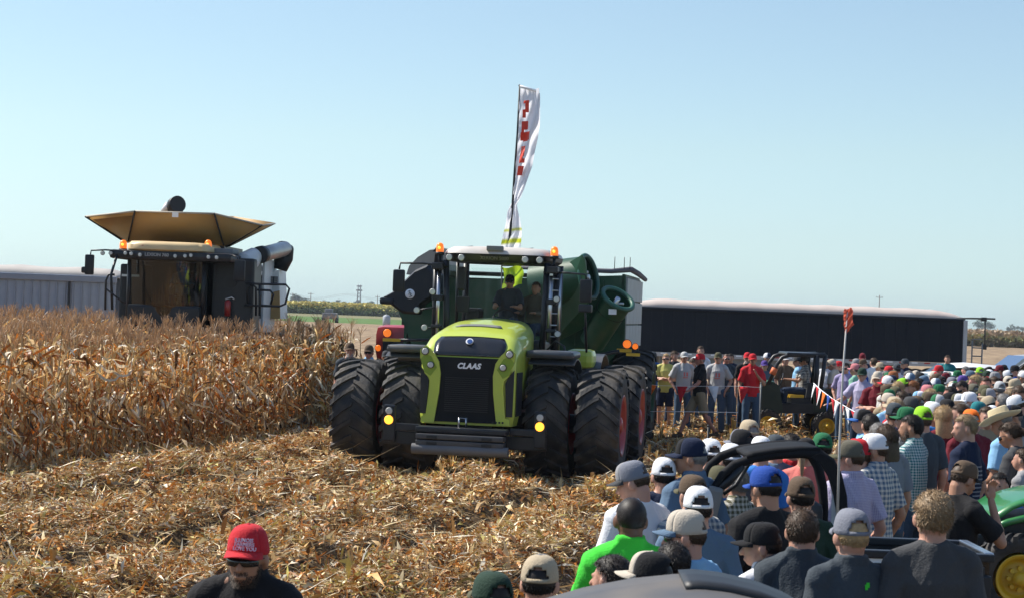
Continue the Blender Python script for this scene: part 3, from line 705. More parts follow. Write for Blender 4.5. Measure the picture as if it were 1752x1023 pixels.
    def pane(name, pts, t=.012):
        a = MB(); a.add(pts, [(0, 1, 2, 3)]); return a.obj(name, GLS, T)
    fx0, fx1 = .76, .84
    pane('windscreen', [(-fx0, y0-.03, 2.28), (fx0, y0-.03, 2.28), (fx1, y0-.10, zt-.08), (-fx1, y0-.10, zt-.08)])
    pane('rear_window', [(-.78, y1, 2.45), (.78, y1, 2.45), (.78, y1+.02, zt-.08), (-.78, y1+.02, zt-.08)])
    for s in (-1, 1): pane('side_window', [(s*.87, y0+.08, 2.28), (s*.87, y1-.08, 2.28), (s*.89, y1-.08, zt-.08), (s*.89, y0+.08, zt-.08)])
    for s in (-1, 1):
        MB().tube([(s*.84, y0, 1.8), (s*.87, y0-.02, 2.6), (s*.90, y0-.08, zt)], .055, 10).obj('pillar', BLK2, T)
        MB().tube([(s*.86, y1, 1.8), (s*.88, y1, zt)], .06, 10).obj('pillar', BLK2, T)
        MB().tube([(s*.87, 1.95, 2.2), (s*.89, 1.95, zt)], .03, 10).obj('pillar', BLK2, T)
    # roof
    def rr(y, z0, sc_=1.0):
        return y
    m = MB(); prof = [(.0, 3.60), (1.0, 3.60)]
    ringsR = []
    for z, sx, sy in ((3.60, .90, .90), (3.66, .985, .97), (3.74, 1.0, 1.0), (3.80, .97, .97), (3.86, .86, .88), (3.885, .5, .55)):
        ringsR.append([(sx*.97*math.copysign(abs(math.cos(a))**.35, math.cos(a)), 1.80+sy*1.12*math.copysign(abs(math.sin(a))**.35, math.sin(a)), z) for a in np.linspace(0, 2*math.pi, 49)[:-1]])
    m.grid(ringsR[2:], closed_u=True); b = len(m.v); m.add(ringsR[-1], [tuple(range(48))]); roof = m.obj('roof', PALEG, T, auto=40)
    m = MB(); m.grid(ringsR[:3], closed_u=True); m.add(ringsR[0], [tuple(range(48))]); m.obj('roof_band', BLK2, roof, auto=40)
    MB().box((.0, .70, 3.84), (.30, .08, .09), bev=.02).obj('roof_sensor', GREYS, roof)
    for x0_, x1_, yy in ((-.55, .55, .98),): MB().tube([(x0_, 1.5, 3.895), (x0_, yy, 3.865), (x1_, yy, 3.865), (x1_, 1.5, 3.895)], .006, 5).obj('hatch_seam', BLK, roof)
    for x, yv in ((-.80, .70), (-.58, .675), (.55, .675), (.80, .70)): lamp_round(roof, (x, yv-.03, 3.66), .058)
    text('lettering', 'XERION 5000', .085, mat('dim_lettering', (.16, .15, .09), .5), roof, face_cam((0, .66, 3.665)), extrude=.012)
    for x in (-1.02, 1.02):
        MB().tube([(x*.88, .9, 3.55), (x, .9, 3.6), (x, .9, 3.70)], .03, 8).obj('beacon_stalk', BLK, T)
        beacon(T, (x, .9, 3.70), 1.05)
    mirror(T, (-1.70, .72, 3.22), .21, .39, [(-.85, .85, 3.50), (-1.3, .75, 3.54), (-1.68, .72, 3.53), (-1.70, .72, 3.42)])
    mirror(T, (1.62, .72, 3.16), .21, .40, [(.85, .85, 3.46), (1.3, .75, 3.46), (1.60, .72, 3.44), (1.62, .72, 3.36)])
    MB().box((1.62, .74, 2.86), (.24, .12, .14), bev=.03).tube([(1.62, .74, 2.8), (1.62, .9, 2.55), (1.6, 1.3, 2.1)], .02, 8).obj('mirror_bracket', BLK2, T)
    # intake and exhaust stacks with clamps and work lights
    for s in (-1, 1):
        MB().tube([(s*.99, .80, 2.25), (s*1.0, .80, 3.40)], .035, 12).obj('stack', STEEL, T)
        MB().tube([(s*1.06, .92, 2.1), (s*1.08, .92, 3.55)], .055, 12).box((s*1.02, .85, 2.95), (.18, .2, .10), bev=.02).box((s*1.02, .85, 2.45), (.18, .2, .06), bev=.02).box((s*1.02, .85, 3.50), (.2, .3, .12), bev=.02).obj('stack_bracket', BLK2, T)
    for k in range(6): MB().tube([(1.0, .78, 2.35+k*.2), (1.14, .80, 2.35+k*.2)], .012, 6).obj('rung', STEEL, T)
    MB().tube([(1.15, .80, 2.25), (1.16, .80, 3.45)], .022, 8).obj('hand_rail', STEEL, T)
    for x, z in ((-1.08, 3.05), (1.12, 3.0), (1.16, 2.40), (-1.2, 2.42), (-1.35, 2.72)): lamp_round(T, (x, .70, z), .055, name='work_light')
    MB().tube([(-1.35, .75, 2.72), (-.95, .9, 2.8)], .015, 6).tube([(-1.2, .75, 2.42), (-.9, .9, 2.4)], .015, 6).obj('lamp_arm', BLK2, T)
    # fenders
    for s in (-1, 1):
        P = []
        for a in np.linspace(R(66), R(135), 9):
            P.append([(s*x, -.02-1.12*math.cos(a), .90+1.10*math.sin(a)) for x in (.84, 1.25, 1.62)])
        MB().sheet(P, .02).obj('fender', SLATE, T, auto=50)
        MB().box((s*1.20, .0, 2.06), (.82, .95, .13), bev=.06).obj('fender_top', SLATE, T, auto=60)
        P = []
        for a in np.linspace(R(25), R(150), 9): P.append([(s*x, 3.4-1.14*math.cos(a), .92+1.12*math.sin(a)) for x in (.9, 1.3, 1.7)])
        MB().sheet(P, .02).obj('fender', SLATE, T, auto=50)
    MB().box((1.35, 2.6, 1.95), (.5, .6, .35), bev=.12).obj('fuel_tank', LIME, T)
    MB().tube([(.9, .9, 2.05), (1.15, .55, 2.28), (1.32, .4, 2.2), (1.38, .3, 1.7), (1.40, .25, 1.3)], .018, 8).obj('grab_rail', BLK2, T)
    for k in range(4): MB().box((1.42, 1.5, .6+.32*k), (.35, .5, .04)).obj('step', BLK2, T)
    # inside the cab
    MB().box((.08, 2.05, 2.22), (.55, .5, .14), bev=.05).box((.08, 2.32, 2.62), (.5, .14, .75), bev=.06).box((.08, 2.34, 3.08), (.28, .1, .2), bev=.04).obj('driver_seat', SEATM, T)
    MB().tube([(.08+.2*math.cos(a), 1.45+.10*math.sin(a), 2.62+.17*math.sin(a)) for a in np.linspace(0, 2*math.pi, 25)[:-1]], .014, 6, closed=True).tube([(.08, 1.5, 2.6), (.08, 1.25, 2.2)], .04, 8).obj('steering_wheel', BLK, T)
    MB().box((-.5, 1.7, 2.55), (.25, .5, .5), bev=.06).box((-.62, 1.2, 2.85), (.22, .06, .28), bev=.02).obj('console', BLK, T)
    MB().box((-.64, 1.05, 3.30), (.14, .10, .42), bev=.04).obj('monitor', BLK, T)
    return T
TR = build_tractor()

# ---------------------------------------------------------------- feather banner on the tractor
def build_banner():
    D = 35.6; B0 = V(866, 440, D); A = [V(889, 148, D), V(885, 230, D), V(880, 300, D), V(877, 350, D), V(871, 420, D)]
    root = empty('feather_banner', V(871, 428, D)); tag(root, 'tall white feather banner with red letters flying above the tractor cab', 'flag')
    o = root.location
    MB().tube([p-o for p in A]+[Vector((0, 0, -.12))], [.014, .016, .02, .022, .024, .024], 8).obj('pole', BLK, root)
    MB().tube([A[0]-o, A[0]-o+Vector((0, 0, .03))], .02, 8).obj('pole_tip', BLK, root)
    rows = [(150, 889, 922, 0), (168, 888, 924, 0), (190, 887.5, 924, .2), (215, 887, 924, .35), (240, 886, 920, .1), (262, 884, 915, .4), (285, 882, 911, .7), (305, 880, 904, .4), (325, 878, 897, .8), (342, 877, 890, 1.1), (352, 872, 884, 1.3), (362, 868, 886, 1.0), (378, 866, 890, .6), (395, 862, 893, .3), (412, 858, 892, 0), (424, 856, 891, 0)]
    P = []; n = 15
    ysr = np.linspace(150, 424, 64)
    for y in ysr:
        l = np.interp(y, [r[0] for r in rows], [r[1] for r in rows]); r_ = np.interp(y, [r[0] for r in rows], [r[2] for r in rows])
        row = []
        for j in range(n):
            u = j/(n-1); p = V(l+(r_-l)*u, y+u*4.0*(y < 160)+(1.5-3*u), D)
            dep = .10*math.sin(u*5.5+y*.035)*u+.05*math.sin(u*11+y*.07+1)*min(1, u*3)+.03*math.sin(y*.13+u*3)
            row.append(p-o+Vector((0, dep, 0)))
        P.append(row)
    cloth = bpy.data.materials.new('banner_cloth'); cloth.use_nodes = True; t = cloth.node_tree; b = t.nodes['Principled BSDF']; b.inputs['Roughness'].default_value = .6
    at = t.nodes.new('ShaderNodeAttribute'); at.attribute_name = 'tint'; t.links.new(at.outputs['Color'], b.inputs['Base Color'])
    tl = t.nodes.new('ShaderNodeBsdfTranslucent'); t.links.new(at.outputs['Color'], tl.inputs[0]); mx = t.nodes.new('ShaderNodeMixShader'); mx.inputs[0].default_value = .5
    t.links.new(b.outputs[0], mx.inputs[1]); t.links.new(tl.outputs[0], mx.inputs[2]); t.links.new(mx.outputs[0], t.nodes['Material Output'].inputs[0])
    m = MB(); m.grid(P); me = m.mesh('banner', cloth); c = np.ones((len(m.v), 4), np.float32); c[:, :3] = (.86, .87, .92)
    k = 0
    for y in ysr:
        for j in range(n):
            if y > 408 and y < 419 or (371+0 < y < 0) or 390 < y < 395 or 351 < y < 354: c[k, :3] = (.50, .55, .03)
            k += 1
    me.attributes.new('tint', 'FLOAT_COLOR', 'POINT').data.foreach_set('color', c.ravel())
    bo = link(bpy.data.objects.new('cloth', me), root)
    # red letters printed down the cloth: each letter is a set of strips lying on the fabric
    red = mat('banner_red', (.75, .06, .03), .6, var=.05)
    def patch(y0, y1, u0, u1, nm='letter'):
        rws = []
        for y in np.linspace(y0, y1, 7):
            l = np.interp(y, [r[0] for r in rows], [r[1] for r in rows]); r_ = np.interp(y, [r[0] for r in rows], [r[2] for r in rows]); row = []
            for u in np.linspace(u0, u1, 5):
                p = V(l+(r_-l)*u, y+(1.5-3*u), D)
                dep = .10*math.sin(u*5.5+y*.035)*u+.05*math.sin(u*11+y*.07+1)*min(1, u*3)+.03*math.sin(y*.13+u*3)
                row.append(p-o+Vector((0, dep-.008, 0)))
            rws.append(row)
        return rws
    for pieces in ([(172, 192, .30, .48), (172, 177, .22, .48), (187, 201, .18, .34)], [(207, 222, .15, .45), (222, 228, .15, .28)], [(226, 240, .12, .55), (234, 242, .28, .5)],
                   [(250, 268, .22, .42), (262, 275, .20, .36)], [(272, 279, .18, .5), (284, 300, .15, .5)]):
        lm = MB()
        for q in pieces: lm.grid(patch(*q))
        lm.obj('letter', red, bo)
    MB().tube([A[0]-o+Vector((0, -.02, 0)), V(921, 157, D)-o], .025, 8).obj('top_sleeve', WHT, root)
    # lime pennant seen behind the cab glass
    P = []
    for v in np.linspace(0, 1, 10):
        P.append([V(858+u*34+v*4+3*math.sin(v*5), 457+v*42*(1-.3*u)+2*math.sin(u*6), 37.6)+Vector((0, .05*math.sin(u*7+v*3), 0)) for u in np.linspace(0, 1, 9)])
    root2 = empty('lime_flag', P[0][0]); tag(root2, 'limp lime yellow flag hanging behind the tractor cab', 'flag')
    lime = bpy.data.materials.new('lime_cloth'); lime.use_nodes = True; t = lime.node_tree; b = t.nodes['Principled BSDF']; b.inputs['Base Color'].default_value = (.55, .70, .03, 1); b.inputs['Roughness'].default_value = .7
    tl = t.nodes.new('ShaderNodeBsdfTranslucent'); tl.inputs[0].default_value = (.6, .8, .04, 1); mx = t.nodes.new('ShaderNodeMixShader'); mx.inputs[0].default_value = .5
    t.links.new(b.outputs[0], mx.inputs[1]); t.links.new(tl.outputs[0], mx.inputs[2]); t.links.new(mx.outputs[0], t.nodes['Material Output'].inputs[0])
    MB().grid([[q-P[0][0] for q in r_] for r_ in P]).obj('cloth', lime, root2)
    MB().tube([Vector((0, .02, .02)), P[0][-1]-P[0][0]+Vector((0, .02, .02))], .012, 6).tube([Vector((0, .02, .04)), Vector((0.1, .3, -1.8))], .014, 6).obj('pole', BLK, root2)
build_banner()

# ---------------------------------------------------------------- green grain cart towed behind the tractor
def build_cart():
    D = 41.5; yaw = -R(8); X0, Z0 = XZ(885, 600, D)
    C = empty('grain_cart', (X0, D, 0), yaw); tag(C, 'dark green grain cart with folded auger towed behind the lime tractor', 'grain cart')
    Mi = (Matrix.Translation((X0, D, 0)) @ Matrix.Rotation(yaw, 4, 'Z')).inverted()
    def L(px, py, d=D): return Mi @ V(px, py, d)
    # hopper: front wall, floor slopes, side walls (the pale left side is the one in view)
    pts = [L(672, 522), L(700, 480), L(1073, 472), L(1071, 590), L(1010, 650), L(860, 660), L(720, 640)]
    poly = [(p.x, p.z) for p in pts]
    m = MB(); m.prism(poly, 0, .05); m.obj('front_wall', GRN, C)
    for x0_ in (945, 985, 1030): a, b = L(x0_, 480), L(x0_, 590); MB().box(((a.x+b.x)/2, -.03, (a.z+b.z)/2), (.06, .06, abs(a.z-b.z))).obj('wall_rib', GRN, C)
    a = L(945, 482); b = L(1072, 560); MB().box(((a.x+b.x)/2, -.03, b.z), (abs(b.x-a.x), .06, .07)).obj('wall_rib', GRN, C)
    xr = L(1073, 470).x; xl = L(690, 520).x; zt = L(1073, 470).z; zb = L(1071, 590).z
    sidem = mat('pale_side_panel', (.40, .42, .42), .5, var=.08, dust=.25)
    Ld = 4.2
    k = 0
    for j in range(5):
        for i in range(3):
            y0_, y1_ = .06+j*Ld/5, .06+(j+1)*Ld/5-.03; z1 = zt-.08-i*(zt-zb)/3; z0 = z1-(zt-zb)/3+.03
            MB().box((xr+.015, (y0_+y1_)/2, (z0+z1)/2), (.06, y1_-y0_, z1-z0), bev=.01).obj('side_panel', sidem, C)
    MB().box((xr-.05, Ld/2, (zt+zb)/2), (.05, Ld, zt-zb)).obj('side_wall', GRN, C)
    MB().box((xl, Ld/2, 2.6), (.06, Ld, 1.4)).box(((xr+xl)/2, Ld+.05, 2.5), (xr-xl, .08, 2.0)).obj('rear_wall', GRN, C)
    MB().add([(xl, .05, 1.6), (xr, .05, zb+.05), (xr, Ld, zb+.05), (xl, Ld, 1.6)], [(0, 1, 2, 3)]).obj('floor', GRN, C)
    MB().tube([(xr-2.3, .0, zt+.06), (xr-.3, .0, zt+.05), (xr+.10, .05, zt+.1), (xr+.10, Ld*.5, zt+.06), (xr+.10, Ld, zt-.02)], [.04, .05, .06, .06, .05], 10).obj('rolled_tarp', mat('tarp_cloth', (.13, .13, .15), .8, bump=.4, bscale=12), C)
    for q in (.1, .7, 1.7): MB().tube([(xr+.1-.4*q*.5, -.02, zt+.1), (xr+.1-.4*q*.5, -.02, zt+.35)], .008, 5).obj('tarp_stake', BLK, C)
    P = []
    for u in np.linspace(0, 1, 12):
        P.append([(xl+(xr-xl)*u, y_, zt+.05-.12) for y_ in np.linspace(.1, Ld, 8)])
    MB().sheet(P, .02).obj('tarp', mat('tarp_grey', (.25, .25, .27), .8, bump=.5, bscale=9), C)
    # discharge tubes with flanged open ends
    def spout(p0, p1, r0, r1, nm, ringm):
        p0, p1 = Vector(p0), Vector(p1); d = (p1-p0).normalized()
        MB().tube([p0, p0.lerp(p1, .6), p1], [r0, (r0+r1)/2, r1], 28, cap=False).obj(nm, GRN, C)
        e1 = d.orthogonal().normalized(); e2 = d.cross(e1)
        o = MB().tube([p1+(e1*math.cos(a)+e2*math.sin(a))*r1*1.02 for a in np.linspace(0, 2*math.pi, 37)[:-1]], .05, 8, closed=True).obj('flange', ringm, C)
        MB().disc(p1-d*.35, r1*.95, d, .01, 28).obj('throat', mat('dark_throat', (.01, .012, .012), .9), o)
        MB().tube([p1-d*.5, p1+d*.02], .05, 10).box(p1-d*.12+e1*r1*.4, (.16, .12, .06), bev=.02).obj('auger_end', STEEL, o)
        return o
    u1 = L(1007, 474, 40.3); spout(u1-Vector((1, -.30, .22)).normalized()*1.15, u1, .50, .43, 'upper_tube', GRNL)
    f = MB(); q1 = L(1057, 511, 40.0); spout(q1-Vector((.46, -.42, .78)).normalized()*1.15, q1, .27, .33, 'lower_tube', GRNL)
    MB().box(L(1048, 533, 39.75), (.16, .01, .11)).obj('warning_decal', WHT, C)
    # shoulder plates between the tubes
    poly = [L(936, 472, 40.9), L(996, 436, 39.75), L(1002, 446, 39.7), L(1008, 515, 39.75), L(1000, 560, 40.3), L(938, 592, 40.9)]
    m = MB(); m.add([p for p in poly]+[p+Vector((0, .06, 0)) for p in poly], [tuple(range(6)), tuple(range(11, 5, -1))]+[(i, i+6, (i+1) % 6+6, (i+1) % 6) for i in range(6)])
    m.obj('auger_shroud', GRN, C)
    MB().tube([L(915, 487, 40.9), L(1000, 477, 40.7)], .035, 8).tube([L(925, 560, 40.9), L(1025, 500, 40.8)], .03, 8).obj('hydraulic_arm', BLK2, C)
    # folded boot on the other side: black hood with an oval sticker and a tan tarp behind it
    poly = [L(657, 508, 40.6), L(672, 500, 40.6), L(712, 462, 40.6), L(735, 452, 40.6), L(752, 470, 40.6), L(752, 500, 40.6), L(722, 520, 40.6), L(712, 538, 40.6), L(690, 536, 40.6), L(668, 520, 40.6)]
    n = len(poly); m = MB()
    cen = sum(poly, Vector())/n
    front = [p.lerp(cen, .12)+Vector((0, -.16, 0)) for p in poly]; mid = [p+Vector((0, -.06, 0)) for p in poly]; back = [p+Vector((0, .5, 0)) for p in poly]
    m.add(front+mid+back, [tuple(range(n))]+[(i, i+n, (i+1) % n+n, (i+1) % n) for i in range(n)]+[(i+n, i+2*n, (i+1) % n+2*n, (i+1) % n+n) for i in range(n)]+[tuple(range(3*n-1, 2*n-1, -1))])
    boot = m.obj('rubber_boot', BLK, C)
    MB().lathe([(.10, 0), (.095, .012), (.001, .012)], n=24, rot=(R(90), 0, 0), c=L(704, 503, 40.6)+Vector((0, -.17, 0))).obj('oval_sticker', WHT, boot).scale = (1, 1, 1)
    text('lettering', 'HM', .09, BLK, boot, Matrix.Translation(L(704, 503, 40.6)+Vector((0, -.186, 0))) @ Matrix.Rotation(R(90), 4, 'X') @ Matrix.Rotation(R(-70), 4, 'Z'))
    MB().box(L(664, 515, 40.6), (.3, .35, .14), bev=.05).box(L(668, 511, 40.5), (.16, .02, .05)).obj('boot_lip', BLK2, boot)
    tp = [L(695, 470, 41.4), L(700, 455, 41.4), L(715, 440, 41.4), L(735, 428, 41.4), L(760, 425, 41.4), L(765, 470, 41.4)]
    m = MB(); nn = len(tp); m.add(tp+[p+Vector((0, 2.5, .0)) for p in tp], [tuple(range(nn)), tuple(range(2*nn-1, nn-1, -1))]+[(i, i+nn, (i+1) % nn+nn, (i+1) % nn) for i in range(nn)])
    m.obj('auger_cover', mat('tan_cover', (.42, .37, .31), .7, dust=.2), C)
    MB().tube([L(745, 425, 41.0), L(752, 430, 41.0), L(748, 470, 41.0)], .09, 10).obj('hose_bundle', BLK, C)
    # lower hopper funnel
    bt = [(xl+.9, .4, 1.55), (xr-.3, .4, 1.55), (xr-.9, 1.2, .75), (xl+1.3, 1.2, .75)]
    m = MB(); m.add(bt+[(xl+.9, Ld, 1.55), (xr-.3, Ld, 1.55), (xr-.9, Ld-1, .75), (xl+1.3, Ld-1, .75)], [(0, 1, 2, 3), (4, 7, 6, 5), (0, 4, 5, 1), (3, 2, 6, 7), (0, 3, 7, 4), (1, 5, 6, 2)]); m.obj('funnel', GRN, C)
    ty = tyre_mesh(1.02, .85, 20, 'cart_tyre')
    for s, x in ((-1, L(690, 600).x), (1, L(1073, 600).x)):
        wheel(C, (x+(-.0), 2.6, 1.0), ty, 1.02, .85, GRN, out=s)
        MB().cyl((x-s*.4, 2.6, 1.0), (0, 2.6, 1.0), .14, 12).obj('axle', GRN, C)
    MB().tube([(.0, .4, 1.0), (-.1, -2.2, .8)], .14, 10).box((-.1, -1.5, .8), (.25, 2.2, .25), bev=.03).obj('drawbar', GRN, C)
    # clearance lamps and reflective strips
    for a, bq in (((1073, 588), 7), ((1087, 592), 5)): lamp_round(C, L(a[0], a[1], 40.2), bq/83, name='clearance_lamp', m=AMBER)
    MB().box(L(1068, 599, 40.3), (.30, .03, .07)).box(L(1083, 606, 40.25), (.28, .03, .06)).obj('yellow_reflector', YEL, C)
    lamp_round(C, L(663, 569, 40.2), 7/83, name='clearance_lamp', m=AMBER)
    MB().box(L(670, 581, 40.2), (.36, .03, .06)).obj('yellow_reflector', YEL, C)
    MB().tube([L(682, 581, 40.25), L(745, 581, 40.25)], .03, 8).tube([L(1060, 600, 40.3), L(1000, 612, 40.5)], .04, 8).obj('lamp_arm', BLK2, C)
    MB().tube([L(1000, 548, 40.3), L(1003, 590, 40.3), L(1000, 615, 40.3)], .03, 8).obj('jack', BLK2, C)
build_cart()

# ---------------------------------------------------------------- red tractor beyond
def small_tractor_red():
    D = 50; x, z = XZ(700, 600, D); Tq = empty('red_tractor', (x, D, .12), R(-14)); tag(Tq, 'red farm tractor partly hidden behind the green grain cart', 'tractor')
    MB().box((-.05, 0, 1.75), (1.1, 2.2, .90), bev=.24).obj('hood', REDP, Tq, auto=50)
    MB().box((0, -1.11, 1.5), (.7, .03, .6), bev=.01).obj('grille', BLK, Tq)
    MB().box((.2, 1.6, 2.0), (1.5, 1.3, 1.0), bev=.1).obj('cab', GLSD, Tq); MB().box((.2, 1.6, 2.55), (1.6, 1.4, .14), bev=.06).obj('roof', REDP, Tq)
    MB().box((.35, .9, 1.35), (2.0, 1.2, .16), bev=.07).obj('fender', REDP, Tq)
    ty = tyre_mesh(.75, .45, 18, 'tractor_tyre'); ty2 = tyre_mesh(.5, .35, 16, 'front_tyre')
    for s in (-1, 1): wheel(Tq, (s*.95, 1.5, .75), ty, .75, .45, WHITEP, out=s); wheel(Tq, (s*.75, -.6, .5), ty2, .5, .35, WHITEP, out=s)
    lamp_round(Tq, (-.47, -1.05, 1.62), .08, name='turn_signal', m=AMBER)
small_tractor_red()

# ---------------------------------------------------------------- combine harvester
def build_combine():
    D = 44.0; X0 = XZ(286, 480, D)[0]; yaw = -R(1.5)
    C = empty('combine_harvester', (X0, D, 0), yaw); tag(C, 'tan and black combine harvester standing in uncut maize on the left', 'combine harvester')
    Mi = (Matrix.Translation((X0, D, 0)) @ Matrix.Rotation(yaw, 4, 'Z')).inverted()
    def L(px, py, d=D): return Mi @ V(px, py, d)
    xa = L(216, 480).x; xb = L(345, 480).x; cx = (xa+xb)/2; zg = L(285, 437).z; zr = L(285, 433).z
    # cab
    MB().box((cx, 1.0, 2.35), (xb-xa-.05, 1.9, .5), bev=.05).box((cx, 1.95, 3.0), (xb-xa, .1, 1.8)).obj('cab_floor', BLK2, C)
    P = []
    for i, u in enumerate(np.linspace(-1, 1, 13)):
        x = cx+u*(xb-xa)/2*.98; y = .26*u*u; P.append([(x, y+.06, 2.2), (x, y, 3.0), (x, y-.03, zg+.02)])
    MB().grid(P).obj('windscreen', GLSD, C)
    for x in (xa, xb): MB().tube([(x, .28, 2.1), (x, .25, zg+.1)], .05, 8).obj('pillar', BLK2, C)
    MB().add([(xb+.02, .35, 2.3), (xb+.10, 1.8, 2.3), (xb+.10, 1.8, zg), (xb+.02, .35, zg)], [(0, 1, 2, 3)]).obj('side_window', GLSD, C)
    MB().box((cx+.2, 1.35, 2.62), (.5, .5, .14), bev=.05).box((cx+.2, 1.62, 3.02), (.5, .14, .75), bev=.06).obj('driver_seat', SEATM, C)
    MB().tube([(cx+.2+.2*math.cos(a), .75+.10*math.sin(a), 2.95+.15*math.sin(a)) for a in np.linspace(0, 2*math.pi, 25)[:-1]], .014, 6, closed=True).tube([(cx+.2, .8, 2.9), (cx+.2, .65, 2.4)], .04, 8).obj('steering_wheel', BLK, C)
    # roof: black visor band with lamps, tan cap
    xl2 = L(190, 430).x; xr2 = L(400, 437).x
    MB().box(((xl2+xr2)/2, .85, zr+.03-.10), (xr2-xl2, 2.2, .20), bev=.08).obj('roof_band', BLK2, C, auto=50)
    a, b = L(214, 430), L(360, 430); zt = L(285, 414).z
    rings = []
    cxx = (a.x+b.x)/2; hx = (b.x-a.x)/2
    for z, s in ((zr+.02, .93), (zr+.06, 1.0), (zr+.16, 1.0), (zt-.01, .93), (zt, .8)):
        rings.append([(cxx+hx*s*math.copysign(abs(math.cos(t))**.4, math.cos(t)), .9+1.18*s*math.copysign(abs(math.sin(t))**.4, math.sin(t)), z+.0) for t in np.linspace(0, 2*math.pi, 41)[:-1]])
    m = MB(); m.grid(rings, closed_u=True); m.add(rings[-1], [tuple(range(40))]); cap_ = m.obj('roof', TAN, C, auto=50)
    MB().box((cxx-.12, -.25, zr+.10), (.26, .04, .10), bev=.02).obj('roof_camera', mat('olive_box', (.16, .13, .05), .6), cap_)
    for x in (-.35, .28): MB().tube([(cxx+x-.18, -.26, zr+.14), (cxx+x+.14, -.26, zr+.15)], .012, 5).obj('clip', REDP, cap_)
    for px, py in ((219, 433), (229, 434), (244, 436), (304, 438), (321, 438), (331, 437), (361, 440), (375, 441), (180, 433), (194, 433)):
        p = L(px, py+1, D); lamp_round(C, (p.x, -.27, p.z), .042, name='work_light')
    p = L(272, 437); text('lettering', 'LEXION 760', .10, mat('grey_lettering', (.35, .35, .35), .5), C, face_cam((p.x, -.262, p.z)), extrude=.008, bold=.003)
    for px in (205, 352): p = L(px, 425); MB().tube([(p.x, .3, p.z-.15), (p.x, .3, p.z)], .03, 8).obj('beacon_stalk', BLK, C); beacon(C, (p.x, .3, p.z-.06), 1.25)
    # black front bodywork each side
    bl = L(178, 480).x; br = L(418, 480).x
    MB().box(((bl+xa)/2+.12, 1.7, 2.5), ((xa-bl)+.1, 1.0, 2.0), bev=.05).obj('body_shell', BLK2, C)
    p = L(203, 470); MB().box((p.x, 1.18, p.z), (.40, .03, .05)).obj('trim_strip', STEEL, C)
    p = L(210, 455); MB().prism([(L(190, 470).x, L(190, 470).z), (L(215, 470).x, L(215, 470).z), (L(215, 437).x, L(215, 437).z), (L(198, 437).x, L(198, 437).z)], 1.3, 1.9).obj('filter_housing', BLK, C)
    MB().box(((xb+br)/2+.1, 1.35, 2.85), (br-xb, 1.1, zr-.12-1.9), bev=.06).obj('side_shell', BLK2, C)
    p = L(386, 483); MB().disc((p.x, .80, p.z), .12, (0, -1, 0), .02, 20).obj('round_cover', BLK, C)
    fe = empty('fire_extinguisher', (L(381, 520).x, .70, L(381, 525).z), 0, C)
    MB().tube([(0, 0, -.2), (0, 0, .12), (0, 0, .16)], [.07, .07, .03], 12).obj('cylinder', REDP, fe); MB().tube([(-.06, 0, .17), (.08, 0, .22), (.14, 0, .18)], .015, 6).obj('handle', WHT, fe)
    for x in (-1.55, -.9): MB().tube([(bl+.02, .7, 2.0), (bl+.02, .7, 2.6), (bl+.05, .9, 3.55)], .022, 8)
    MB().tube([L(192, 530, 43.6), L(190, 470, 43.6), L(200, 437, 43.8)], .03, 8).tube([L(180, 530, 43.6), L(181, 480, 43.6), L(186, 470, 43.6), L(196, 470, 43.6)], .025, 8).obj('ladder_rail', BLK2, C)
    MB().tube([L(182, 495, 43.5), L(215, 520, 43.5)], .02, 8).obj('ladder_brace', BLK2, C)
    # mirrors
    p = L(153, 453, 43.7); mirror(C, p, .20, .44, [L(213, 430, 43.9), L(180, 428, 43.7), L(156, 429, 43.7), L(154, 440, 43.7)])
    MB().box(L(143, 462, 43.7), (.10, .1, .14), bev=.04).obj('blind_spot_mirror', BLK, C)
    p = L(410, 463, 43.7); mirror(C, p, .24, .46, [L(395, 436, 43.9), L(405, 440, 43.7), L(410, 450, 43.7)])
    # main body behind the cab
    b0, b1 = L(190, 500).x, L(425, 500).x
    MB().box(((b0+b1)/2-.25, 4.0, 2.6), (b1-b0-.6, 4.0, 2.2), bev=.1).obj('body', WHITEP, C)
    # light side with radiator screen and ochre lower panel
    sx = L(421, 500, 47).x
    def side(name, y0_, y1_, z0_, z1_, x_, m_, t=.06): return MB().box((x_, (y0_+y1_)/2, (z0_+z1_)/2), (t, y1_-y0_, z1_-z0_), bev=.012).obj(name, m_, C)
    side('side_panel', 2.0, 3.9, 2.0, 3.75, b1+.02, WHITEP); 
    poly = [L(421, 478, 47.2), L(477, 462, 47.2), L(480, 545, 47.2), L(421, 545, 47.2)]
    m = MB(); m.add([q for q in poly]+[q+Vector((0, 1.2, 0)) for q in poly], [(0, 1, 2, 3), (7, 6, 5, 4)]+[(i, i+4, (i+1) % 4+4, (i+1) % 4) for i in range(4)]); m.obj('engine_panel', WHITEP, C)
    poly = [L(446, 505, 47.1), L(478, 497, 47.1), L(479, 545, 47.1), L(440, 545, 47.1)]
    m = MB(); m.add([q for q in poly]+[q+Vector((0, .08, 0)) for q in poly], [(0, 1, 2, 3), (7, 6, 5, 4)]+[(i, i+4, (i+1) % 4+4, (i+1) % 4) for i in range(4)]); m.obj('ochre_panel', OCHRE, C)
    a, b = L(446, 474, 47.08), L(476, 490, 47.08)
    fr = MB().box(((a.x+b.x)/2, 3.02, (a.z+b.z)/2+.02), (abs(b.x-a.x), .05, abs(a.z-b.z)), bev=.01).obj('radiator_screen', BLK, C)
    for i in range(4):
        for j in range(4): MB().box((a.x+.03+(b.x-a.x)*(j+.5)/4-.02, 2.985, b.z+.03+(a.z-b.z)*(i+.5)/4), (.075, .012, .04)).obj('slat', GREYS, fr)
    # grain tank extension (octagonal funnel)
    zt_, zb_ = L(300, 361).z+.0, L(300, 418).z
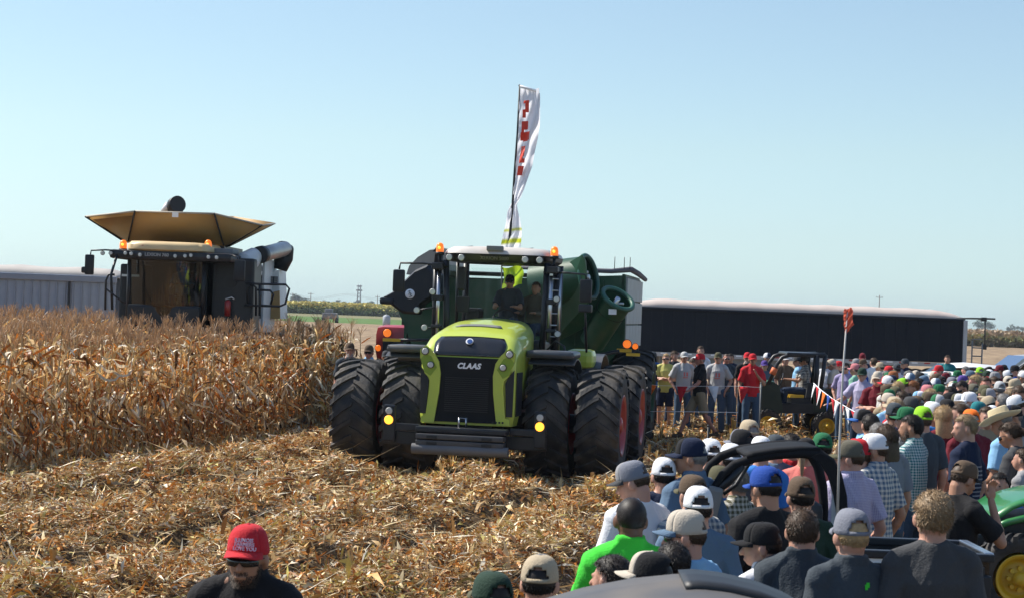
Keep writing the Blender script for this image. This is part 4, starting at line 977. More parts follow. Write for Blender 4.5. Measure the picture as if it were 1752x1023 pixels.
    top = [L(231, 362, 44.6), L(367, 366, 44.6), L(449, 386, 45.6), L(470, 383, 47.5), L(400, 372, 50.0), L(240, 365, 50.0), L(160, 372, 47.5), L(146, 371, 45.6)]
    bot = [L(219, 414, 45.6), L(383, 421, 45.6), L(386, 424, 46.0), L(388, 424, 48.0), L(380, 420, 48.4), L(222, 416, 48.4), L(216, 416, 48.0), L(213, 414, 46.0)]
    for i in range(8):
        j = (i+1) % 8; q = [bot[i], bot[j], top[j], top[i]]
        MB().sheet([[q[0], q[1]], [q[3], q[2]]], .025).obj('tank_flap', OCHRE, C)
        MB().tube([top[i], top[j]], .022, 6).obj('flap_rim', mat('rim_grey', (.45, .40, .32), .5), C)
        MB().tube([bot[i].lerp(top[i], .02)+Vector((0, -.03, 0)), top[i]+Vector((0, -.03, 0))], .02, 6).obj('flap_seam', BLK2, C)
    MB().box(L(300, 368, 44.55)+Vector((0, -.02, 0)), (.14, .015, .11)).obj('decal', WHT, C)
    MB().box(((bot[0].x+bot[1].x)/2, 3.0, zb_-.1), (bot[1].x-bot[0].x, 2.6, .3)).obj('tank_base', BLK2, C)
    # bubble-up auger head peeping out of the tank
    c0 = L(299, 361, 46.5); 
    MB().tube([c0+Vector((-.02, .2, -.4)), c0+Vector((-.02, .1, .02)), c0+Vector((.02, -.05, .13)), c0+Vector((.10, -.16, .15))], [.19, .19, .2, .2], 18).obj('filling_auger', BLK, C)
    MB().tube([c0+Vector((-.28, .0, -.05)), c0+Vector((-.14, 0, .16))], [.07, .09], 12).obj('auger_cap', WHITEP, C)
    # unloading auger folded back along the side
    MB().tube([L(415, 466, 45.2), L(425, 446, 45.2), L(436, 438, 45.4)], [.26, .26, .2], 18).box(L(424, 462, 45.4), (.32, .5, .6), bev=.1).obj('auger_elbow', WHITEP, C, auto=50)
    MB().tube([L(434, 440, 45.4), L(487, 426, 47.4)], .18, 22).obj('unloading_tube', mat('tube_grey', (.50, .48, .46), .3, metal=.5, dust=.2), C)
    MB().tube([L(443, 437, 45.3), L(449, 435.5, 45.5)], .20, 22).obj('tube_clamp', BLK2, C)
    MB().tube([L(482, 427, 47.3), L(487, 428, 47.5), L(485, 442, 47.5), L(479, 462, 47.5)], [.20, .22, .23, .17], 18).obj('spout_boot', BLK, C)
    MB().box(L(385, 431, 44.9), (.5, .8, .12), bev=.03).box(L(440, 460, 46), (.25, .5, .1), bev=.02).obj('deck_hardware', GREYS, C)
    # platform rails
    for pts in ([(420, 484), (440, 486), (489, 487), (495, 494), (488, 520), (478, 524), (444, 522), (444, 540)], [(424, 520), (422, 492), (430, 484), (438, 492), (438, 540)], [(440, 496), (462, 497), (468, 504), (463, 521)], [(444, 540), (444, 487)], [(418, 522), (478, 524)]):
        MB().tube([L(px, py, 44.6) for px, py in pts], .025, 8).obj('platform_rail', BLK2, C)
    MB().box((b1+.3, 1.2, 2.05), (.8, 1.4, .06)).obj('platform', BLK2, C)
    # chassis, wheels, corn header (down in the crop)
    ty = tyre_mesh(.98, .75, 20, 'combine_tyre')
    for s in (-1, 1):
        wheel(C, (cx+s*1.45+.1, 2.3, .95), ty, .98, .75, YEL, out=s)
        wheel(C, (cx+s*1.3+.1, 6.6, .7), tyre_mesh(.70, .5, 18, 'rear_tyre'), .70, .5, YEL, out=s)
    MB().box((cx, .3, 1.2), (1.4, 2.6, .7), rot=(R(14), 0, 0), bev=.05).obj('feeder_house', BLK2, C)
    MB().box((cx+.3, -1.1, .75), (5.4, .9, .5), bev=.05).obj('header_frame', BLK2, C)
    for k in range(8):
        x = cx+.3-2.66+k*.76; m = MB(); m.tube([(x, -1.2, .55), (x, -2.2, .35), (x, -2.7, .12)], [.22, .14, .02], 10); m.obj('snout', OCHRE, C)
build_combine()

# ---------------------------------------------------------------- semi trailers
def trailer(name, label, P0, length, heading, zb, zt, arch, wallm, tarpm, ribs, rib_m, stripe=True, rail=.10, ladder=True):
    t = empty(name, P0, heading); tag(t, label, 'trailer'); W = 2.55; n = ribs
    for k in range(n):                                             # side made of individual vertical panels
        x = length*(k+.5)/n; MB().box((x, 0, (zb+zt)/2), (length/n-.012, .04, zt-zb), bev=.008).obj('side_panel', wallm, t)
    for k in range(n+1):
        x = length*k/n; MB().box((x, -.028, (zb+zt)/2), (.05, .03, zt-zb)).obj('rib', rib_m, t)
    MB().box((length/2, W, (zb+zt)/2), (length, .04, zt-zb)).box((0.02, W/2, (zb+zt)/2), (.04, W, zt-zb)).obj('far_wall', wallm, t)
    MB().box((length/2, -.05, zt), (length+.1, .10, rail), bev=.03).box((length/2, W+.05, zt), (length+.1, .10, rail), bev=.03).obj('top_rail', rib_m, t)
    P = []
    for i, u in enumerate(np.linspace(0, 1, 60)):
        x = -.05+(length+.1)*u; e = min(1, min(u, 1-u)*12)**.5; bow = .035*abs(math.sin(u*length/1.6*math.pi))
        P.append([(x, -.03+(W+.06)*v, zt+.05+(arch*e*math.sin(math.pi*v)**.35 if 0 < v < 1 else 0)-bow*math.sin(math.pi*v)) for v in np.linspace(0, 1, 11)])
    MB().sheet(P, .015).obj('tarp', tarpm, t)
    if stripe:
        MB().box((length/2, -.02, zb-.09), (length, .06, .16)).obj('bottom_rail', mat('alu_rail', (.42, .42, .43), .5, dust=.2), t)
        for k in range(26):
            x = .4+k*(length-.8)/25; MB().box((x, -.055, zb-.05), ((length-.8)/52, .01, .055)).obj('reflector', REDP if k % 2 else WHT, t)
    MB().add([(.4, .2, zb), (length*.35, .2, zb-.7), (length*.4, .2, zb-.7), (length*.5, .2, zb), (.4, W-.2, zb), (length*.35, W-.2, zb-.7), (length*.4, W-.2, zb-.7), (length*.5, W-.2, zb)], [(0, 1, 2, 3), (7, 6, 5, 4), (0, 4, 5, 1), (1, 5, 6, 2), (2, 6, 7, 3)]).add([(length*.5, .2, zb), (length*.62, .2, zb-.7), (length*.67, .2, zb-.7), (length*.85, .2, zb), (length*.5, W-.2, zb), (length*.62, W-.2, zb-.7), (length*.67, W-.2, zb-.7), (length*.85, W-.2, zb)], [(0, 1, 2, 3), (7, 6, 5, 4), (0, 4, 5, 1), (1, 5, 6, 2), (2, 6, 7, 3)]).obj('hopper', mat('hopper_grey', (.25, .26, .27), .5, dust=.3), t)
    ty = tyre_mesh(.5, .28, 30, 'truck_tyre', .02, .58)
    for xx in (length*.88, length*.97-.2):
        for yy in (.18, W-.18): wheel(t, (xx-.2, yy, .5), ty, .5, .28, STEEL, out=1, rot=(0, 0, R(90)))
    MB().box((length*.1, .4, .6), (.12, .12, 1.1)).box((length*.1, W-.4, .6), (.12, .12, 1.1)).obj('landing_leg', GREYS, t)
    return t
D = 79; a = V(1075, 600, D); b = V(1646, 622, D); zt = V(1360, 536.5, D).z; zb = V(1360, 610, D).z
TB = trailer('black_trailer', 'long black grain trailer with pale tarp parked behind the crowd', (a.x, D, .12), b.x-a.x, 0, zb-.12, zt-.12, .36,
        mat('navy_black_wall', (.007, .011, .020), .6, spec=.15, var=.3), mat('pale_tarp', (.50, .43, .39), .75, var=.12, nscale=1.5, bump=.6, bscale=3), 30, mat('trailer_rib', (.010, .014, .024), .6, spec=.15))
ln = b.x-a.x
MB().box((ln+.06, -.05, (zb+zt)/2-.12), (.16, .16, zt-zb), bev=.02).obj('corner_post', mat('post_alu', (.40, .42, .46), .4, metal=.3), TB)
lad = MB(); lad.tube([(ln+.35, -.1, zb-1.0), (ln+.35, -.1, zt-.9)], .03, 6).tube([(ln+.75, -.1, zb-1.0), (ln+.75, -.1, zt-1.0)], .03, 6)
for k in range(6): lad.tube([(ln+.35, -.1, zb-.8+k*.33), (ln+.75, -.1, zb-.8+k*.33)], .025, 6)
lad.obj('ladder', GREYS, TB)
MB().tube([(ln-.3, 0, zt-.05), (ln+.9, 0, zt-.02), (ln+1.25, 0, zt-.02)], .035, 8).box((ln+.8, 0, zt-.05), (.22, .15, .16), bev=.03).tube([(ln+.85, 0, zt-.1), (ln+.88, 0, zt-1.2)], .03, 6).box((ln+.88, 0, zt-1.15), (.14, .1, .2), bev=.03).obj('tarp_crank', BLK, TB)
D = 51; a = V(-90, 520, D); b = V(196, 520, D); zt = V(90, 474, D).z; zb = zt-1.75
T2 = trailer('grey_trailer', 'grey blue grain trailer with tan tarp behind the combine', (a.x, D, .12), b.x-a.x, 0, zb-.12, zt-.14, .26,
        mat('grey_blue_wall', (.29, .33, .40), .5, var=.12), mat('tan_tarp', (.44, .41, .38), .75, var=.12, nscale=1.5, bump=.6, bscale=3), 20, mat('grey_rib', (.24, .27, .33), .5), True, .17)
p = V(119, 498, D); MB().box((p.x-a.x, -.06, zt-.55), (.05, .05, .7)).obj('tarp_strap', BLK, T2)

_T('c_machines')
# ---------------------------------------------------------------- people
def frustum(p1, p2, r1, r2, n=14, round_=True, sq=1.0):
    """closed tapered limb segment with rounded ends"""
    m = MB(); p1, p2 = Vector(p1), Vector(p2); d = (p2-p1); d = d.normalized() if d.length > 1e-6 else Vector((0, 0, 1))
    if round_: pts = [p1-d*r1*.94, p1-d*r1*.6, p1, p2, p2+d*r2*.6, p2+d*r2*.94]; rs = [r1*.3, r1*.8, r1, r2, r2*.8, r2*.3]
    else: pts = [p1, p2]; rs = [r1, r2]
    m.tube(pts, rs, n); return m
class Blob(MB):
    def limb(s, p1, p2, r1, r2, round_=True, M=None):
        f = frustum(p1, p2, r1, r2, round_=round_); v = [M@Vector(q) for q in f.v] if M else f.v; return s.add(v, f.f)
    def ell(s, c, r, rot=None, M=None, n=18, m=12):
        b = MB(); b.ball((0, 0, 0), 1, n, m); E = Euler(rot).to_matrix() if rot else None; vs = []
        for q in b.v:
            q = Vector((q[0]*r[0], q[1]*r[1], q[2]*r[2])); q = E@q if E else q; q = q+Vector(c); vs.append(M@q if M else q)
        fs = [f for f in b.f]; return s.add(vs, fs)
    def stack(s, secs, n=20, M=None, p=1.0):
        """closed loft of ellipses (z, cx, cy, rx, ry)"""
        vs = []
        for z, cx, cy, rx, ry in secs:
            for k in range(n):
                a = 2*math.pi*k/n; q = Vector((cx+rx*math.copysign(abs(math.cos(a))**p, math.cos(a)), cy+ry*math.copysign(abs(math.sin(a))**p, math.sin(a)), z)); vs.append(M@q if M else q)
        m = len(secs); fs = [(i*n+k, i*n+(k+1) % n, (i+1)*n+(k+1) % n, (i+1)*n+k) for i in range(m-1) for k in range(n)]
        fs += [tuple(range(n))[::-1], tuple((m-1)*n+k for k in range(n))]; return s.add(vs, fs)
def weld(b, name, voxel, iters=3, fold=0, fs=9, seed=0):
    """one continuous skin from overlapping volumes"""
    bm = bmesh.new(); vs = [bm.verts.new(q) for q in b.v]
    for f in b.f:
        ids = []
        for i in f:
            if i not in ids: ids.append(i)
        if len(ids) > 2:
            try: bm.faces.new([vs[i] for i in ids])
            except ValueError: pass
    bmesh.ops.remove_doubles(bm, verts=bm.verts, dist=1e-5); bmesh.ops.recalc_face_normals(bm, faces=bm.faces)
    me = bpy.data.meshes.new('raw'); bm.to_mesh(me); bm.free(); o = bpy.data.objects.new('raw', me)
    r = o.modifiers.new('r', 'REMESH'); r.mode = 'VOXEL'; r.voxel_size = voxel
    if iters: q = o.modifiers.new('s', 'SMOOTH'); q.factor = .5; q.iterations = iters
    out = scratch_eval(o); out.name = name
    bpy.data.objects.remove(o); bpy.data.meshes.remove(me)
    n = len(out.vertices); co = np.zeros(n*3, np.float32); out.vertices.foreach_get('co', co); co = co.reshape(-1, 3)
    if fold:
        no = np.zeros(n*3, np.float32); out.vertices.foreach_get('normal', no); no = no.reshape(-1, 3)
        g = np.random.default_rng(seed); d = np.zeros(n)
        for k in range(7):                                         # diagonal drape folds
            w = g.normal(0, 1, 3)*np.array([1, 1, .55])*fs*(.7+.35*k); ph = g.random()*6.28; ph2 = co@(g.normal(0, 1, 3)*5)
            d += (1-np.abs(np.sin(co@w+ph+1.3*np.sin(ph2))))**2*(.9 if k < 3 else .45)
        d = (d-d.mean())*fold; co = co+no*d[:, None]; out.vertices.foreach_set('co', co.astype(np.float32).ravel())
    out.polygons.foreach_set('use_smooth', np.ones(len(out.polygons), bool)); out.update(); return out

SH = {-1: Vector((-.174, 0, 1.425)), 1: Vector((.174, 0, 1.425))}
POSES = {  # side -1 = the person's left when facing +Y is at -x ; elbow, wrist, hand direction ; legs: knee, ankle
 'stand':  dict(L=((-.228, -.03, 1.14), (-.24, .05, .89), (0, .1, -1)), R=((.228, -.03, 1.14), (.24, .06, .89), (0, .15, -1))),
 'slim':  dict(fat=.9, L=((-.212, -.03, 1.14), (-.22, .05, .89), (0, .1, -1)), R=((.212, -.03, 1.14), (.22, .06, .89), (0, .15, -1))),
 'nod': dict(fat=1.1, sink=.04, L=((-.25, -.03, 1.14), (-.27, .05, .89), (0, .1, -1)), R=((.25, -.03, 1.14), (.27, .06, .89), (0, .15, -1)), head=(-6, -3)),
 'crossed': dict(L=((-.25, .06, 1.17), (.0, .22, 1.16), (1, .1, .1)), R=((.25, .06, 1.17), (.02, .25, 1.20), (-1, .05, -.05))),
 'pockets': dict(L=((-.30, -.08, 1.15), (-.20, .05, .95), (.25, .25, -1)), R=((.30, -.08, 1.15), (.20, .05, .95), (-.25, .25, -1))),
 'walk':   dict(L=((-.24, .12, 1.17), (-.22, .30, 1.02), (.1, .9, -.3)), R=((.25, -.16, 1.17), (.27, -.18, .92), (0, .2, -1)), kL=((-.10, -.10, .50), (-.11, -.36, .14)), kR=((.10, .20, .52), (.11, .36, .10)), footL=-35),
 'chin':   dict(L=((-.23, .16, 1.16), (-.06, .24, 1.35), (.4, .1, .8)), R=((.25, -.03, 1.14), (.25, .12, .90), (0, .3, -1))),
 'phone':  dict(L=((-.26, .02, 1.15), (-.20, .18, .98), (.3, .8, 0)), R=((.25, .20, 1.20), (.13, .20, 1.50), (-.1, .1, 1)), head=(0, -18)),
 'hold':   dict(L=((-.25, .04, 1.15), (-.10, .28, 1.15), (.6, .6, .2)), R=((.25, .04, 1.15), (.10, .29, 1.13), (-.6, .6, .2)), head=(0, -22)),
 'down':   dict(L=((-.25, .0, 1.14), (-.20, .20, 1.02), (.4, .8, -.1)), R=((.25, .0, 1.14), (.22, .16, .98), (-.4, .8, -.2)), head=(12, -24)),
 'turndown': dict(L=((-.228, .06, 1.15), (-.17, .24, 1.02), (.2, .9, 0)), R=((.228, .06, 1.15), (.17, .24, 1.0), (-.2, .9, 0)), head=(36, -18)),
 'crossedturn': dict(L=((-.24, .06, 1.17), (.0, .22, 1.16), (1, .1, .1)), R=((.24, .06, 1.17), (.02, .25, 1.20), (-1, .05, -.05)), head=(28, -3)),
 'heavy':  dict(L=((-.31, -.02, 1.14), (-.33, .06, .90), (0, .1, -1)), R=((.31, -.02, 1.14), (.33, .05, .90), (0, .15, -1)), fat=1.22),
 'turned': dict(L=((-.26, -.02, 1.14), (-.26, .10, .90), (0, .2, -1)), R=((.26, -.06, 1.15), (.22, .05, .93), (-.1, .2, -1)), head=(38, -4)),
 'turnedr': dict(L=((-.26, -.02, 1.14), (-.26, .10, .90), (0, .2, -1)), R=((.26, -.06, 1.15), (.22, .05, .93), (-.1, .2, -1)), head=(-38, -6)),
 'reach':  dict(L=((-.26, .0, 1.16), (-.12, .22, 1.08), (.6, .6, 0)), R=((.34, .05, 1.20), (.52, .18, 1.10), (.8, .5, -.1)), head=(8, -6)),
 'sit':    dict(L=((-.24, .16, 1.18), (-.17, .40, 1.20), (.2, .9, .1)), R=((.24, .16, 1.18), (.17, .40, 1.20), (-.2, .9, .1)), sit=True),
}
HEADP = Vector((0, -.005, 1.56))
def head_M(pose):
    yw, pt = POSES[pose].get('head', (0, 0)); return Matrix.Translation(HEADP+Vector((0, .012, -.022-POSES[pose].get('sink', 0)))) @ Matrix.Rotation(R(yw), 4, 'Z') @ Matrix.Rotation(R(pt), 4, 'X') @ Matrix.Translation(-HEADP)
def limbs(pose):
    p = POSES[pose]; f = p.get('fat', 1)
    hips = {-1: Vector((-.095*f, 0, .93)), 1: Vector((.095*f, 0, .93))}
    if p.get('sit'): kn = {s: Vector((s*.15, .46, .93)) for s in (-1, 1)}; an = {s: Vector((s*.14, .52, .50)) for s in (-1, 1)}
    else:
        kn = {s: Vector((s*.115*f, .02, .50)) for s in (-1, 1)}; an = {s: Vector((s*.125*f, -.02, .09)) for s in (-1, 1)}
        if 'kL' in p: kn[-1], an[-1] = map(Vector, p['kL']); kn[1], an[1] = map(Vector, p['kR'])
    arms = {-1: [Vector(q) for q in p['L']], 1: [Vector(q) for q in p['R']]}
    return f, hips, kn, an, arms
def body_mesh(pose, fine):
    f, hips, kn, an, arms = limbs(pose); b = Blob(); M = head_M(pose)
    b.stack([(.80, 0, -.01, .14*f, .09*f), (.88, 0, -.015, .165*f, .115*f), (.98, 0, -.005, .158*f, .11*f), (1.10, 0, .005, .145*f, .105*f), (1.25, 0, 0, .158*f, .115*f), (1.36, 0, -.005, .168, .108), (1.44, 0, -.01, .14, .08), (1.50, 0, -.012, .075, .06)])
    for s in (-1, 1):
        b.limb((s*.02, -.015, 1.525), (s*.16, -.005, 1.445), .046, .048); sh = Vector(SH[s]); sh.x *= (.93 if f < 1 else 1); el, wr, hd = arms[s]; hd = hd.normalized()
        b.ell(sh, (.062, .06, .062)); b.limb(sh, el, .052, .041); b.limb(el, wr, .042, .027); b.ell(el.lerp(wr, .3), (.043, .043, .043))
        # hand: palm, four bent fingers, thumb
        fwd = hd; side = Vector((0, 0, 1)).cross(fwd) if abs(fwd.z) < .8 else Vector((0, 1, 0)); side = (side-fwd*side.dot(fwd)).normalized(); pn = fwd.cross(side)
        pc = wr+fwd*.05; E = Matrix((side, fwd, pn)).transposed()
        bb = MB(); bb.ball((0, 0, 0), 1, 12, 8)
        b.add([E@Vector((q[0]*.042, q[1]*.052, q[2]*.019))+pc for q in bb.v], bb.f)
        curl = -pn*s if s > 0 else pn*s
        for k, (o, ln) in enumerate(((-.030, .068), (-.0105, .078), (.0095, .074), (.029, .058))):
            q0 = pc+fwd*.035+side*o; q1 = q0+fwd*ln*.5+curl*.006+side*o*.12; q2 = q1+fwd*ln*.32+curl*.022
            b.limb(q0, q1, .0098, .0092); b.limb(q1, q2, .009, .0076)
        t0 = pc-fwd*.025-side*.03; t1 = t0-side*.028+fwd*.032; b.limb(t0, t1, .013, .011); b.limb(t1, t1+fwd*.03-side*.004+curl*.01, .0105, .009)
        b.limb(hips[s], kn[s], .088*f, .058); b.limb(kn[s], an[s], .056, .037); c = kn[s].lerp(an[s], .28)+Vector((0, -.018, 0)); b.ell(c, (.052, .055, .10))
        ft = an[s]; b.limb(ft+Vector((0, -.02, -.03)), ft+Vector((s*.015, .13, -.055)), .038, .030)
    b.limb((0, -.018, 1.47), (0, -.008, 1.60), .067*min(f, 1.1), .062*min(f, 1.1), M=None)
    b.limb((0, -.014, 1.56), (0, -.014, 1.63), .061, .062, M=M)
    b.ell((0, -.012, 1.695), (.077, .097, .092), M=M); b.ell((0, .036, 1.65), (.063, .060, .082), M=M)
    b.ell((0, .048, 1.598), (.043, .043, .033), M=M); b.ell((0, -.03, 1.64), (.064, .06, .06), M=M)
    b.limb((0, .092, 1.672), (0, .112, 1.640), .010, .0145, M=M)
    b.limb((-.034, .083, 1.692), (.034, .083, 1.692), .011, .011, M=M)
    b.limb((-.020, .093, 1.607), (.020, .093, 1.607), .0085, .0085, M=M)
    for s in (-1, 1): b.ell((s*.079, -.008, 1.660), (.013, .023, .034), rot=(R(-10), 0, s*R(-18)), M=M)
    return weld(b, 'body', .0075 if fine else .0125, 2)
def shirt_mesh(pose, kind, seed):
    f, hips, kn, an, arms = limbs(pose); b = Blob(); g = .022; sit = POSES[pose].get('sit'); lo = .90 if sit else (.86 if kind != 'polo' else .89)
    lw = .178*f
    b.stack([(lo, 0, -.005, lw, .135*f), (lo+.12, 0, -.002, .175*f, .13*f), (1.12, 0, .005, .170*f, .127*f), (1.25, 0, 0, .178*f, .133*f), (1.36, 0, -.005, .178, .124), (1.45, 0, -.01, .150, .098), (1.515, 0, -.014, .092, .080), (1.54, 0, -.012, .079, .074)])
    for s in (-1, 1):
        b.limb((s*.035, -.018, 1.515), (s*.165, -.005, 1.450), .050, .062); sh = Vector(SH[s]); sh.x *= (.93 if f < 1 else 1); el, wr, hd = arms[s]
        b.ell(sh+Vector((s*.003, 0, 0)), (.075, .076, .073))
        if kind == 'long': b.limb(sh, el, .070, .060); b.limb(el, wr, .060, .040, round_=False); b.ell(el, (.06, .06, .06))
        else: b.limb(sh, sh.lerp(el, .78), .072, .078, round_=False)
    if kind in ('polo', 'long'):
        b.stack([(1.50, 0, -.01, .094, .084), (1.565, 0, -.016, .080, .076), (1.575, 0, -.016, .076, .072)])
    return weld(b, 'shirt', .0095, 3, fold=.0075, fs=8, seed=seed)
def trouser_mesh(pose, kind, seed):
    f, hips, kn, an, arms = limbs(pose); b = Blob()
    b.stack([(.78, 0, -.01, .13*f, .10*f), (.86, 0, -.015, .180*f, .128*f), (.97, 0, -.006, .167*f, .12*f), (1.02, 0, 0, .158*f, .112*f)])
    for s in (-1, 1):
        b.ell(hips[s], (.10*f, .11*f, .10))
        if kind == 'shorts': b.limb(hips[s], hips[s].lerp(kn[s], .92), .105*f, .10, round_=False)
        else: b.limb(hips[s], kn[s], .104*f, .078); b.limb(kn[s], an[s]+Vector((0, 0, -.02)), .077, .070, round_=False)
    return weld(b, 'trousers' if kind != 'shorts' else 'shorts', .013, 2, fold=.004, fs=8, seed=seed)
def shoe_mesh(pose):
    f, hips, kn, an, arms = limbs(pose); b = Blob()
    for s in (-1, 1):
        a = an[s]; b.limb(a+Vector((0, -.03, -.04)), a+Vector((s*.015, .14, -.052)), .047, .038); b.limb(a, a+Vector((0, 0, .03)), .046, .044, round_=False)
    return weld(b, 'shoes', .012, 1)

def hair_mesh(style, seed, capped=False):
    """hair in head coordinates: a displaced shell plus many thin locks"""
    g = np.random.default_rng(seed); m = MB(); N, Mm = 40, 26; th = {'buzz': .004, 'short': .012, 'tousled': .014, 'curly': .020, 'long': .018, 'pony': .014}[style]*(.45 if capped else 1)
    cx, cy, cz = 0, -.012, 1.695
    def keep(d):                                                    # d unit direction from skull centre, +y is the face
        z = d[2]; y = d[1]
        if capped and ((z > .02 and y > -.45) or z > .62 or y > .1): return False
        if y > .35: return z > .52-.0*y and z > .45+.25*max(0, .6-y)*0+.0
        if y > -.15: return z > .25-.3*(.35-y)
        return z > ((-.86 if style != 'buzz' else -.7) if style != 'long' else -.95)
    P = []; ok = []
    for i in range(Mm+1):
        ph = math.pi*i/Mm
        for k in range(N):
            t = 2*math.pi*k/N; d = (math.sin(ph)*math.cos(t), math.sin(ph)*math.sin(t), math.cos(ph)); w = 1
            nn = mnoise.noise(Vector(d)*7+Vector((seed, 0, 0)))+.5*mnoise.noise(Vector(d)*17)
            e = th*(1+.22*nn*(style != 'buzz'))*.75*(1.25 if d[2] > .3 else 1)
            edge = .5 if not keep((d[0]*1.0, d[1]+.14, d[2]-.10)) else 1
            e *= edge
            m.v.append((cx+d[0]*(.077+e), cy+d[1]*(.097+e), cz+d[2]*(.092+e))); ok.append(keep(d))
    for i in range(Mm):
        for k in range(N):
            q = (i*N+k, (i+1)*N+k, (i+1)*N+(k+1) % N, i*N+(k+1) % N)
            if all(ok[j] for j in q): m.f.append(q); m.sm.append(True)
    v = np.array(m.v); n = {'buzz': 1800, 'short': 5200, 'tousled': 7000, 'curly': 6000, 'long': 3600, 'pony': 3600}[style]
    vs, fs = [v], []; base = len(v)
    if n:
        d = g.normal(0, 1, (n*3, 3)); d /= np.linalg.norm(d, axis=1)[:, None]; d = d[[keep(q) and not (capped and q[2] > -.16) for q in d]][:n//(3 if capped else 1)]; n = len(d)
        P = np.array([cx, cy, cz])+d*np.array([.077, .097, .092])+d*th*.55
        flow = np.array([0, .12, -.9]) if style != 'tousled' else np.array([.5, .35, -.35])
        if style == 'pony': flow = np.array([0, -1.2, -.3])
        tdir = flow-d*(d@flow)[:, None]; tdir += g.normal(0, .32 if style in ('short', 'pony', 'long') else .8, (n, 3)); tdir += d*g.uniform(.05, .5 if style in ('tousled', 'curly') else .25, (n, 1)); tdir /= np.linalg.norm(tdir, axis=1)[:, None]
        L_ = (.6 if capped else 1)*g.uniform(.4, 1, n)*{'buzz': .006, 'short': .024, 'tousled': .026, 'curly': .028, 'long': .05, 'pony': .045}[style]
        v2, f2, _ = strips(P, L_, np.full(n, .0028), np.arctan2(tdir[:, 1], tdir[:, 0]), np.arcsin(np.clip(tdir[:, 2], -1, 1)), g.uniform(.2, 1.2, n), g.normal(0, 1, n), np.zeros((n, 3)), 2)
        vs.append(v2); fs.append(f2+base); base += len(v2)
    if style in ('long', 'pony'):
        b = Blob()
        if style == 'long': b.stack([(1.42, 0, -.075, .075, .035), (1.52, 0, -.08, .088, .05), (1.62, 0, -.06, .09, .06), (1.70, 0, -.03, .085, .08)])
        else: b.limb((0, -.10, 1.70), (0, -.15, 1.66), .022, .03); b.limb((0, -.15, 1.66), (0, -.135, 1.50), .03, .012)
        v3 = np.array([list(q) for q in b.v]); f3 = [f for f in b.f if len(f) == 4]; vs.append(v3); fs.append(np.array(f3)+base)
    F = np.concatenate([np.array(m.f)]+fs) if fs else np.array(m.f)
    return mesh_np('hair', np.concatenate(vs), F, None, True)
def beard_mesh():
    g = np.random.default_rng(5); n = 1700; a = g.uniform(-1.5, 1.5, n); z = g.uniform(1.565, 1.655, n)
    keepm = ~((np.abs(a) < .36) & (z > 1.597) & (z < 1.617)) & ~((np.abs(a) < .55) & (z > 1.630)) & ~((np.abs(a) < 1.1) & (z > 1.612) & (np.abs(a) > .5))
    a, z = a[keepm], z[keepm]; n = len(a); k = np.clip((z-1.56)/.09, 0, 1); rx = .050+.020*k; ry = .062+.012*k
    P = np.stack([rx*np.sin(a), .030+ry*np.cos(a)-.012*np.abs(a), z], -1)
    v, f, _ = strips(P, g.uniform(.008, .018, n), np.full(n, .0035), np.pi/2-a, np.full(n, -.9)+g.normal(0, .3, n), np.zeros(n), g.normal(0, 1, n), np.zeros((n, 3)), 1)
    return mesh_np('beard', v, f, None, True)
